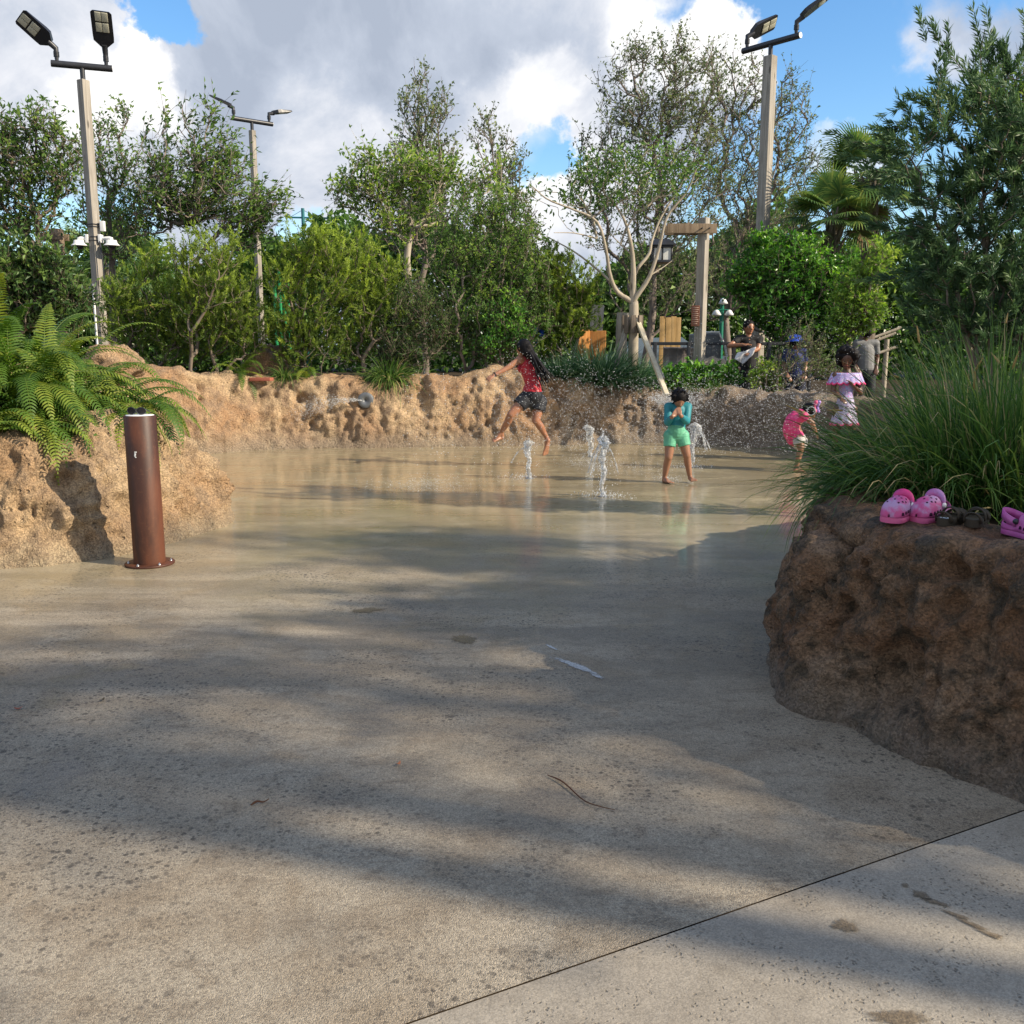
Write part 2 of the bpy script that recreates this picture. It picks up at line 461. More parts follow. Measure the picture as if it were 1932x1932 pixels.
# ------------------------------------------------------------------ floor of the splash area
def floor_mat():
    T = NT('splash_floor')
    co = T.coord('Object')
    sep = T.n('SeparateXYZ'); T.l(co, sep.inputs[0])
    X, Yc = sep.outputs[0], sep.outputs[1]
    n1 = T.noise(co, 0.55, 6, 0.6, 0.5)
    n2 = T.noise(co, 2.6, 6, 0.65, 0.5)
    n3 = T.noise(co, 55, 4, 0.6)
    n4 = T.noise(co, 210, 3, 0.65)
    # wetness: nearly everything beyond about eight metres, ragged edge, a few damp tongues nearer
    edge = T.math('ADD', Yc, T.math('ADD', T.math('MULTIPLY_ADD', n1, 6.0, -3.0), T.math('MULTIPLY_ADD', n2, 2.2, -1.1)))
    wet = T.step(edge, 4.6, 9.0)
    streak = T.noise(T.coord(scale=(0.5, 2.6, 1)), 1.2, 5, 0.6, 0.6)
    damp = T.math('MULTIPLY', T.step(streak, 0.40, 0.60), T.step(edge, 2.0, 4.6))
    c = T.mix(T.step(n1, 0.3, 0.7), (0.325, 0.272, 0.20), (0.39, 0.333, 0.252))
    c = T.mix(T.math('MULTIPLY', T.step(n2, 0.43, 0.66), 0.6), c, (0.245, 0.185, 0.12))
    n5 = T.noise(T.coord(scale=(0.8, 1.5, 1)), 7.5, 6, 0.7, 0.6)
    c = T.mix(T.math('MULTIPLY', T.step(n5, 0.50, 0.68), 0.5), c, (0.165, 0.125, 0.085))
    c = T.mix(T.math('MULTIPLY', damp, 0.62), c, (0.18, 0.15, 0.108))
    c = T.mix(T.math('MULTIPLY', wet, 0.75), c, (0.375, 0.31, 0.175))
    band = T.noise(T.coord(scale=(0.18, 1.5, 1)), 1.0, 5, 0.6, 0.8)
    c = T.mix(T.math('MULTIPLY', T.math('MULTIPLY', T.step(band, 0.48, 0.7), wet), 0.42), c, (0.13, 0.115, 0.075))
    # salt-and-pepper of the exposed aggregate
    c = T.mix(T.math('MULTIPLY', T.step(n4, 0.53, 0.72), 0.5), c, (0.14, 0.105, 0.07))
    c = T.mix(T.math('MULTIPLY', T.step(n4, 0.42, 0.27), 0.45), c, (0.60, 0.50, 0.34))
    # water spots: dark dots of three sizes, thicker in some places
    patch = T.step(T.noise(co, 0.9, 5, 0.65), 0.40, 0.62)
    def dots(scale, r0, r1, seed):
        m = T.n('Mapping'); m.inputs['Location'].default_value = (seed, seed * 1.7, 0); T.l(co, m.inputs['Vector'])
        wob = T.n('TexNoise'); wob.inputs['Scale'].default_value = scale * 1.6; T.l(m.outputs[0], wob.inputs['Vector'])
        ad = T.n('VectorMath', operation='MULTIPLY_ADD'); T.l(wob.outputs['Color'], ad.inputs[0]); ad.inputs[1].default_value = (0.35 / scale,) * 3; T.l(m.outputs[0], ad.inputs[2])
        v = T.voro(ad.outputs[0], scale)
        vs = T.n('SeparateColor'); T.l(v.outputs['Color'], vs.inputs[0])
        keep = T.step(vs.outputs[0], 0.36, 0.42)
        return T.math('MULTIPLY', T.math('MULTIPLY', T.step(v.outputs['Distance'], r1, r0), keep), 1.0)
    d1 = T.math('MULTIPLY', dots(34, 0.20, 0.36, 1.3), T.math('MULTIPLY_ADD', patch, 0.75, 0.08))
    d2 = T.math('MULTIPLY', dots(13, 0.10, 0.22, 7.7), T.math('MULTIPLY_ADD', patch, 0.75, 0.12))
    d3 = T.math('MULTIPLY', dots(80, 0.25, 0.42, 3.1), T.math('MULTIPLY_ADD', patch, 0.5, 0.15))
    ds = T.math('MAXIMUM', d1, T.math('MAXIMUM', d2, d3))
    far = T.step(Yc, 9.5, 6.0)
    c = T.mix(T.math('MULTIPLY', T.math('MULTIPLY', ds, 0.92), far), c, (0.055, 0.047, 0.04))
    # grains of the exposed aggregate, each its own shade
    gr = T.voro(co, 300); gs = T.n('SeparateColor'); T.l(gr.outputs['Color'], gs.inputs[0])
    gr2 = T.voro(co, 105); gs2 = T.n('SeparateColor'); T.l(gr2.outputs['Color'], gs2.inputs[0])
    gv = T.math('ADD', T.math('MULTIPLY_ADD', gs.outputs[0], 0.62, 0.69), T.math('MULTIPLY_ADD', gs2.outputs[0], 0.22, -0.11))
    gh = T.n('HueSaturation'); T.l(c, gh.inputs['Color']); T.l(T.math('MULTIPLY_ADD', gv, T.math('MULTIPLY_ADD', wet, -0.7, 1.0), T.math('MULTIPLY', wet, 0.7)), gh.inputs['Value']); c = gh.outputs[0]
    h = T.math('ADD', T.math('ADD', T.math('MULTIPLY', n3, 0.4), T.math('MULTIPLY', n4, 0.5)), T.math('MULTIPLY', T.math('SUBTRACT', 1, gr.outputs['Distance']), 0.45))
    dry = T.math('SUBTRACT', 1, T.math('MULTIPLY', wet, 0.9))
    rip = T.noise(T.coord(scale=(1.2, 4.0, 1)), 3.0, 4, 0.6, 0.4)
    hh = T.math('ADD', T.math('MULTIPLY', h, dry), T.math('MULTIPLY', T.math('MULTIPLY', rip, wet), 0.22))
    nr = T.bump(hh, 0.75, 0.0075)
    rings = rip
    for (u, v) in ((998, 903), (1137, 937), (1115, 862), (1303, 882), (1258, 912)):
        p = gnd(u, v); q = T.n('VectorMath', operation='DISTANCE'); T.l(co, q.inputs[0]); q.inputs[1].default_value = tuple(p)
        dd = q.outputs['Value']
        w = T.math('MULTIPLY', T.math('SINE', T.math('MULTIPLY', dd, 62)), T.step(dd, .75, .05)); rings = T.math('ADD', rings, T.math('MULTIPLY', w, .16))
    crip = T.bump(rings, 0.16, 0.012)
    rough = T.math('SUBTRACT', 0.82, T.math('ADD', T.math('MULTIPLY', wet, 0.35), T.math('MULTIPLY', damp, 0.22)))
    cw = T.math('MAXIMUM', T.math('MULTIPLY', wet, T.step(n2, 0.25, 0.5)), T.math('MULTIPLY', T.math('MULTIPLY', damp, T.step(n2, 0.5, 0.62)), 0.4))
    sh = T.bsdf(c, rough, 0.4, 0, nr, cw, 0.075)
    T.l(crip, T.shader.inputs['Coat Normal'])
    return T.done(sh)

def pave_mat():
    T = NT('pavement')
    co = T.coord()
    n1 = T.noise(co, 1.1, 6, 0.6, 0.4); n2 = T.noise(co, 6, 6, 0.6, 0.4); n4 = T.noise(co, 170, 3, 0.6)
    c = T.mix(T.step(n1, 0.3, 0.7), (0.275, 0.238, 0.188), (0.36, 0.318, 0.255))
    c = T.mix(T.math('MULTIPLY', T.step(n2, 0.5, 0.75), 0.5), c, (0.18, 0.152, 0.115))
    c = T.mix(T.math('MULTIPLY', T.step(n4, 0.55, 0.75), 0.35), c, (0.17, 0.15, 0.12))
    wob = T.n('TexNoise'); wob.inputs['Scale'].default_value = 30; T.l(co, wob.inputs['Vector'])
    ad = T.n('VectorMath', operation='MULTIPLY_ADD'); T.l(wob.outputs['Color'], ad.inputs[0]); ad.inputs[1].default_value = (0.03,) * 3; T.l(co, ad.inputs[2])
    v = T.voro(ad.outputs[0], 64)
    pit = T.math('MULTIPLY', T.step(v.outputs['Distance'], 0.34, 0.16), T.step(T.noise(co, 5, 3), 0.42, 0.6))
    c = T.mix(T.math('MULTIPLY', pit, 0.7), c, (0.10, 0.083, 0.06))
    gr = T.voro(co, 240); gs = T.n('SeparateColor'); T.l(gr.outputs['Color'], gs.inputs[0])
    gh = T.n('HueSaturation'); T.l(c, gh.inputs['Color']); n6 = T.noise(co, 16, 6, .7, .5)
    T.l(T.math('ADD', T.math('MULTIPLY_ADD', gs.outputs[0], .40, .62), T.math('MULTIPLY', n6, .36)), gh.inputs['Value']); c = gh.outputs[0]
    h = T.math('SUBTRACT', T.math('ADD', T.math('ADD', T.math('MULTIPLY', n4, 0.45), T.math('MULTIPLY', n2, 0.5)), T.math('MULTIPLY', n6, 1.1)), T.math('MULTIPLY', pit, 0.9))
    return T.done(T.bsdf(c, 0.72, 0.35, 0, T.bump(h, 0.6, 0.004)))

JA, JB = gnd(700, 1955), gnd(1900, 1540)
JD = (JB - JA); JD /= np.linalg.norm(JD); JN = np.array([-JD[1], JD[0], 0])     # JN points away from the pavement
g = 0.0028
p0, p1 = JA - JD * 8, JA + JD * 10
def flat(name, pts, z, mat):
    mb = MB(); mb.add([(p[0], p[1], z) for p in pts], [tuple(range(len(pts)))])
    o = mb.build(name, mat, smooth=False); tag(o, kind='structure'); return o
flat('splash_floor', [p0 + JN * g, p1 + JN * g, (14, 24, 0), (-14, 24, 0), (-14, -2, 0)], 0.0, floor_mat())
flat('pavement', [p0 - JN * g, np.array([-8, -14, 0]), np.array([14, -14, 0]), p1 - JN * g], 0.0, pave_mat())
flat('ground', [(-400, -400, 0), (400, -400, 0), (400, 400, 0), (-400, 400, 0)], -0.035, M['soil'])
# ------------------------------------------------------------------ rock walls
FAR_PATH = [(-7.6, 8.9), (-6.6, 10.2), (-5.9, 11.6), (-5.1, 12.9)] + [tuple(gnd(u, v)[:2]) for u, v in
            ((385, 857), (480, 850), (600, 846), (720, 845), (850, 843), (1000, 841), (1110, 838), (1200, 836), (1320, 838), (1430, 846))] + [(4.6, 12.6), (5.6, 11.4), (7.0, 10.4), (9, 9.8)]
FAR_H = [1.2, 1.25, 1.28, 1.25, 1.22, 1.06, 1.03, 1.03, 1.13, 1.06, 0.92, 0.86, 0.84, 0.82, 0.8, 0.8, 0.8, 0.8]
LEFT_PATH = [(-9, 5.6), (-6.2, 5.95), (-4.6, 6.2), (-3.75, 6.38), (-3.25, 6.55), (-2.86, 6.92), (-2.66, 7.35), (-2.52, 7.9), (-2.50, 8.35), (-2.75, 8.75), (-3.3, 9.1), (-4.2, 9.3), (-5.4, 9.2), (-7, 8.8)]
LEFT_H = [0.85, 0.85, 0.87, 0.90, 0.92, 0.98, 1.00, 0.86, 0.62, 0.62, 0.75, 0.8, 0.8, 0.8]
RIGHT_PATH = [(9, 9.0), (6.5, 8.9), (4.6, 8.5), (3.0, 7.6), (2.3, 6.6), (1.72, 5.6), (1.38, 4.75), (1.20, 4.2), (1.19, 3.9), (1.34, 3.62), (1.57, 3.25), (1.80, 2.90), (2.15, 2.5), (3.0, 1.9), (4.5, 1.3), (7.5, 0.6)]
RIGHT_H = [0.8, 0.8, 0.8, 0.8, 0.82, 0.85, 0.86, 0.85, 0.84, 0.84, 0.85, 0.86, 0.86, 0.86, 0.86, 0.86]

def rock(name, label, path, hs, lean, mat, res, seed, amp=1.0, lumpy=1.0, scoops=0, scoop_d=.4, pits=120, side=1, pit_r=(0.02, 0.07), depth=0.75, top=.6, flute=1.0):
    path = np.asarray(path, float)
    dense = spline(np.column_stack([path, hs]), 900)
    seg = np.linalg.norm(np.diff(dense[:, :2], axis=0), axis=1)
    s = np.concatenate([[0], np.cumsum(seg)])
    n = int(s[-1] / res)
    sn = np.linspace(0, s[-1], n)
    P = np.column_stack([np.interp(sn, s, dense[:, k]) for k in range(3)])
    P[:, 2] *= 1 + (.09 if top > .5 else .0) * fbm(np.column_stack([sn * 1.7, 0 * sn, 0 * sn + seed]), 3, seed)
    tg = np.gradient(P[:, :2], axis=0); tg /= np.linalg.norm(tg, axis=1)[:, None]
    k = max(3, int(0.25 / res)) | 1
    ker = np.ones(k) / k
    tg = np.column_stack([np.convolve(np.pad(tg[:, i], k // 2, 'edge'), ker, 'valid') for i in (0, 1)])
    tg /= np.linalg.norm(tg, axis=1)[:, None]
    nin = np.column_stack([-tg[:, 1], tg[:, 0]]) * side
    hmean = np.mean(hs)
    prof = spline(np.array([(0.0, -0.10), (0.0, 0.0), (0.02 + 0.15 * lean, 0.22), (0.42 * lean, 0.5), (0.68 * lean, 0.76), (lean, 0.94), (lean + 0.12, 1.0), (lean + 0.3, 1.0), (lean + depth * 0.7, 0.97), (lean + depth, 0.80)]), 300)
    pl = np.concatenate([[0], np.cumsum(np.hypot(np.diff(prof[:, 0]), np.diff(prof[:, 1]) * hmean))])
    m = int(pl[-1] / res)
    pr = np.column_stack([np.interp(np.linspace(0, pl[-1], m), pl, prof[:, i]) for i in (0, 1)])
    V = np.zeros((n, m, 3))
    V[:, :, :2] = P[:, None, :2] + nin[:, None, :] * pr[None, :, 0, None]
    V[:, :, 2] = P[:, 2][:, None] * pr[None, :, 1]
    dsv = np.gradient(V, axis=0); dtv = np.gradient(V, axis=1)
    N = np.cross(dsv, dtv) * side
    N /= np.linalg.norm(N, axis=2)[..., None] + 1e-9
    f = V.reshape(-1, 3).copy(); nn = N.reshape(-1, 3)
    zf = np.clip(f[:, 2] / 0.25, 0.25, 1)
    lo = fbm(f * np.array([1.1, 1.1, 0.9]), 3, seed)
    mid = fbm(f * np.array([3.6, 3.6, 1.7]), 4, seed + 20)
    fl = fbm(f * np.array([6.5, 6.5, 1.6]), 3, seed + 40)
    fine = fbm(f * 15, 5, seed + 60, 0.62)
    rid = 1 - np.abs(fbm(f * np.array([3.0, 3.0, 2.4]), 3, seed + 80))
    lump = np.abs(fbm(f * np.array([4.2, 4.2, 3.4]) + 0.35 * fine[:, None], 3, seed + 95))
    cl = np.abs(fbm(f * np.array([9.5, 9.5, 7.0]) + 0.3 * fine[:, None], 3, seed + 120))
    d = amp * (0.10 * lo + 0.046 * mid + 0.036 * flute * fl + 0.026 * fine + 0.05 * (rid - 0.65) - lumpy * (0.085 * (lump - 0.35) + 0.03 * (cl - 0.3)))
    # knobbly holes and wide shallow scoops
    for c in RNG.choice(len(f), scoops):
        r = RNG.uniform(.08, .17); df = f - f[c]; near = np.abs(df).max(1) < r * 1.5; q = df[near] * np.array([1, 1, .75])
        dd = np.sqrt((q ** 2).sum(1)) / (r * (1 + 0.35 * vnoise(q * 9, seed + 7)))
        d[near] -= np.clip(1 - dd ** 2, 0, 1) ** .8 * r * scoop_d * RNG.uniform(.6, 1.3)
    cand = RNG.choice(len(f), pits)
    for c in cand:
        r = RNG.uniform(*pit_r) * (1 if RNG.random() > 0.15 else 1.6)
        df = f - f[c]
        near = np.abs(df).max(1) < r * 2
        q = df[near]
        dd = np.sqrt((q ** 2).sum(1)) / (r * (1 + 0.3 * vnoise(q * 20, seed)))
        d[near] -= np.clip(1 - dd ** 3.5, 0, 1) ** 0.8 * r * RNG.uniform(0.8, 1.4)
    flat_top = np.tile(np.interp(pr[:, 1] + np.linspace(0, 1e-6, m), [0, .93, .99, 2], [1, 1, top, top]), n)
    f += nn * (d * zf * flat_top)[:, None]
    i, j = np.meshgrid(np.arange(n - 1), np.arange(m - 1), indexing='ij')
    q = np.stack([i * m + j, (i + 1) * m + j, (i + 1) * m + j + 1, i * m + j + 1], -1).reshape(-1, 4)
    mb = MB(); mb.add(f, q)
    # close the back and underside so the rock is solid
    back = f.reshape(n, m, 3)[:, -1].copy(); low = back.copy(); low[:, 2] = -0.12
    st = np.empty((2 * n, 3)); st[0::2] = back; st[1::2] = low
    ii = np.arange(n - 1)
    mb.add(st, np.stack([2 * ii, 2 * ii + 1, 2 * ii + 3, 2 * ii + 2], -1))
    o = mb.build(name, mat)
    return tag(o, label, 'rock wall')

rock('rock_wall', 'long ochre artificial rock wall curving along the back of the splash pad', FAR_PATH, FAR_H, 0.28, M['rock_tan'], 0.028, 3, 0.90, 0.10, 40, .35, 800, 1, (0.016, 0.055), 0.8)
rock('rock_wall', 'low sunlit tan rock wall of the fern planter behind the rusty bollard', LEFT_PATH, LEFT_H, 0.30, M['rock_front'], 0.02, 31, 1.05, 0.30, 30, .4, 420, 1, (0.014, 0.05), 0.7)
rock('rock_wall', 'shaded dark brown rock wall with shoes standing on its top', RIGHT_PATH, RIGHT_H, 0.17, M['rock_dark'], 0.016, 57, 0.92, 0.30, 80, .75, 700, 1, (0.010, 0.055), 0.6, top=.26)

# planting beds behind the rocks: one sheet of soil, low under the splash floor, raised inside the beds
def inside(px, py, poly):
    c = np.zeros(px.shape, bool); n = len(poly)
    for i in range(n):
        x1, y1 = poly[i]; x2, y2 = poly[(i + 1) % n]
        cond = ((y1 > py) != (y2 > py))
        xi = (x2 - x1) * (py - y1) / ((y2 - y1) if y2 != y1 else 1e-9) + x1
        c ^= cond & (px < xi)
    return c
def pdist(px, py, path):
    d = np.full(px.shape, 1e9)
    for (x1, y1), (x2, y2) in zip(path[:-1], path[1:]):
        L2 = (x2 - x1) ** 2 + (y2 - y1) ** 2
        t = np.clip(((px - x1) * (x2 - x1) + (py - y1) * (y2 - y1)) / L2, 0, 1)
        d = np.minimum(d, np.hypot(px - x1 - t * (x2 - x1), py - y1 - t * (y2 - y1)))
    return d
FARP = FAR_PATH + [(60, 9.8), (300, 300), (-300, 300), (-60, 5)]
LEFTP = LEFT_PATH + [(-60, 8.8), (-60, 5.6)]
RIGHTP = RIGHT_PATH + [(60, 0.6), (60, 9.0)]
def zbed(x, y):
    x = np.atleast_1d(np.asarray(x, float)); y = np.atleast_1d(np.asarray(y, float))
    z = np.full(x.shape, -0.3)
    left = 1 / (1 + np.exp((x + 0.2) * 2.2))
    zb = (0.90 * left + 0.70 * (1 - left))
    zfar = zb + (0.55 * left + 0.3 * (1 - left) - zb) * np.clip((y - 15.3) / 0.9, 0, 1)
    for poly, path, zz in ((FARP, FAR_PATH, zfar), (LEFTP, LEFT_PATH, np.full(x.shape, 0.78)), (RIGHTP, RIGHT_PATH, np.full(x.shape, 0.76))):
        ins = inside(x, y, poly); d = pdist(x, y, path)
        h = np.where(ins, zz * np.clip((d - 0.66) / 0.14, 0, 1) - 0.3 * (1 - np.clip((d - 0.66) / 0.14, 0, 1)), -0.3)
        z = np.maximum(z, h)
    return z
def zb1(x, y): return float(zbed(x, y)[0])
xs = np.concatenate([np.linspace(-300, -16, 18), np.arange(-15, 15.01, 0.14), np.linspace(16, 300, 18)])
ys = np.concatenate([np.arange(-3, 20, 0.14), np.linspace(20.5, 60, 30), np.linspace(70, 300, 12)])
gx, gy = np.meshgrid(xs, ys, indexing='ij')
gz = zbed(gx.ravel(), gy.ravel()).reshape(gx.shape)
gz += np.where(gz > 0, 0.03 * fbm(np.column_stack([gx.ravel() * 2, gy.ravel() * 2, gx.ravel() * 0]), 3, 4).reshape(gx.shape), 0)
nx, ny = gx.shape
i, j = np.meshgrid(np.arange(nx - 1), np.arange(ny - 1), indexing='ij')
q = np.stack([i * ny + j, (i + 1) * ny + j, (i + 1) * ny + j + 1, i * ny + j + 1], -1).reshape(-1, 4)
keep = (gz.ravel()[q] > -0.29).any(1)
mb = MB(); mb.add(np.column_stack([gx.ravel(), gy.ravel(), gz.ravel()]), q[keep])
tag(mb.build('planting_bed', M['soil']), kind='structure')

bpy.context.view_layer.update()
def ray_down(x, y, names=('rock_wall',)):
    best = -9
    for o in SC.objects:
        if o.type == 'MESH' and o.name.split('.')[0] in names:
            ok, loc, nr, i = o.ray_cast(Vector((x, y, 3)), Vector((0, 0, -1)))
            if ok: best = max(best, loc.z)
    return best

def place(u, v, Y0):
    """the point of the dark rock seen at a photo pixel"""
    o0 = Vector((0, 0, H)); d = Vector(at(u, v, 5.0)) - o0; d.normalize()
    best = None
    for o in SC.objects:
        if o.type == 'MESH' and o.name.split('.')[0] in ('rock_wall', 'planting_bed'):
            ok, loc, nr, i = o.ray_cast(o0, d)
            if ok and (best is None or (loc - o0).length < (best - o0).length): best = loc
    return np.array(best) if best is not None else at(u, v, Y0)


def top_z(x, y):
    return max(ray_down(x, y, ('rock_wall', 'planting_bed')), -0.05)
RNG = np.random.default_rng(101)
# ------------------------------------------------------------------ plants
def blob_points(blobs, Y, n, dy=None, shell=2.4, ymin=None):
    """points inside ellipsoid clumps; a blob is (u, v, radius[, weight[, depth offset]]) in photo pixels at depth Y"""
    w = np.array([b[2] ** 1.7 * (b[3] if len(b) > 3 else 1) for b in blobs]); w /= w.sum()
    out = []
    for b, k in zip(blobs, RNG.multinomial(n, w)):
        off = b[4] if len(b) > 4 else 0.0
        c = at(b[0], b[1], Y + off); r = b[2] * mpp(Y + off)
        d = RNG.normal(size=(k, 3)); d /= np.linalg.norm(d, axis=1)[:, None] + 1e-9
        rr = RNG.random(k) ** (1 / shell)
        out.append(c + d * (rr * r)[:, None] * np.array([1, dy or 0.95, 1]))
    return np.concatenate(out)

def grow(roots, targets, bf=0.25, up=0.8):
    """joins the targets to the roots (polylines as parent-linked nodes) with a balanced spanning tree"""
    P, par, plen = [], [], []
    for line in roots:
        prev = -1
        for p in line:
            P.append(np.asarray(p, float)); par.append(prev)
            plen.append(0 if prev < 0 else plen[prev] + np.linalg.norm(P[-1] - P[prev])); prev = len(P) - 1
    n0 = len(P)
    Tt = np.asarray(targets, float); n = len(Tt)
    best = np.full(n, 1e9); bp = np.zeros(n, int); done = np.zeros(n, bool)
    def upd(k):
        nonlocal best, bp
        d = Tt - P[k]
        dist = np.linalg.norm(d, axis=1)
        pen = up * np.clip(-d[:, 2] + 0.25 * np.hypot(d[:, 0], d[:, 1]), 0, None)
        c = dist + bf * plen[k] + pen
        b = c < best
        best = np.where(b, c, best); bp = np.where(b, k, bp)
    for k in range(n0): upd(k)
    for _ in range(n):
        i = int(np.argmin(np.where(done, 1e12, best)))
        done[i] = True
        P.append(Tt[i]); par.append(int(bp[i])); plen.append(plen[bp[i]] + np.linalg.norm(Tt[i] - P[bp[i]]))
        upd(len(P) - 1)
    return np.array(P), np.array(par), n0

def branch_mesh(mb, P, par, n0, r_tip, r_trunk, power=2.3, n=5, sag=0.12, trunk_r=None):
    K = len(P)
    acc = np.zeros(K); kids = np.zeros(K, int)
    for k in range(K): 
        if par[k] >= 0: kids[par[k]] += 1
    order = np.argsort(-np.arange(K))
    # children always come after their parents
    for k in order:
        if acc[k] == 0: acc[k] = r_tip ** power
        if par[k] >= 0: acc[par[k]] += acc[k]
    rad = np.minimum(acc ** (1 / power), r_trunk)
    e = np.array([k for k in range(K) if par[k] >= 0])
    A, B = P[par[e]], P[e]
    ra, rb = np.minimum(rad[par[e]], rad[e] * 1.25), rad[e]
    L = np.linalg.norm(B - A, axis=1)
    mid = (A + B) / 2 + RNG.normal(size=A.shape) * (L * 0.07)[:, None]
    mid[:, 2] -= np.where(e >= n0, sag * np.hypot(*(B - A)[:, :2].T), 0)
    rings = []
    d = B - A; d /= L[:, None] + 1e-9
    ref = np.where(np.abs(d[:, 2:3]) < 0.9, np.array([[0, 0, 1.0]]), np.array([[1.0, 0, 0]]))
    x = np.cross(d, ref); x /= np.linalg.norm(x, axis=1)[:, None] + 1e-9
    y = np.cross(d, x)
    th = np.arange(n) * 2 * np.pi / n
    for c, r in ((A, ra), (mid, (ra + rb) / 2), (B, rb)):
        rings.append(c[:, None] + r[:, None, None] * (np.cos(th)[None, :, None] * x[:, None] + np.sin(th)[None, :, None] * y[:, None]))
    V = np.stack(rings, 1)
    E = len(e)
    base = np.arange(E)[:, None, None] * 3 * n
    rr = np.arange(2)[None, :, None] * n; jj = np.arange(n)[None, None, :]
    q = np.stack([base + rr + jj, base + rr + (jj + 1) % n, base + rr + n + (jj + 1) % n, base + rr + n + jj], -1).reshape(-1, 4)
    mb.add(V.reshape(-1, 3), q)
    return rad, kids, e

def leaves(mb, pos, dirs, length, width, tint, fold=0.25, nrm_up=0.6):
    """one rhombic leaf per row"""
    n = len(pos)
    d = dirs / (np.linalg.norm(dirs, axis=1)[:, None] + 1e-9)
    ref = RNG.normal(size=(n, 3)) * (1 - nrm_up) + np.array([0, 0, 1.0]) * nrm_up
    s = np.cross(d, ref); s /= np.linalg.norm(s, axis=1)[:, None] + 1e-9
    nn = np.cross(s, d)
    L = np.broadcast_to(length, (n,))[:, None]; W = np.broadcast_to(width, (n,))[:, None]
    v = np.stack([pos, pos + d * L * 0.45 + s * W * 0.5 + nn * W * fold, pos + d * L - nn * L * 0.12, pos + d * L * 0.45 - s * W * 0.5 + nn * W * fold], 1)
    q = np.arange(4 * n).reshape(n, 4)
    mb.add(v.reshape(-1, 3), q, 0, np.repeat(tint, 4))

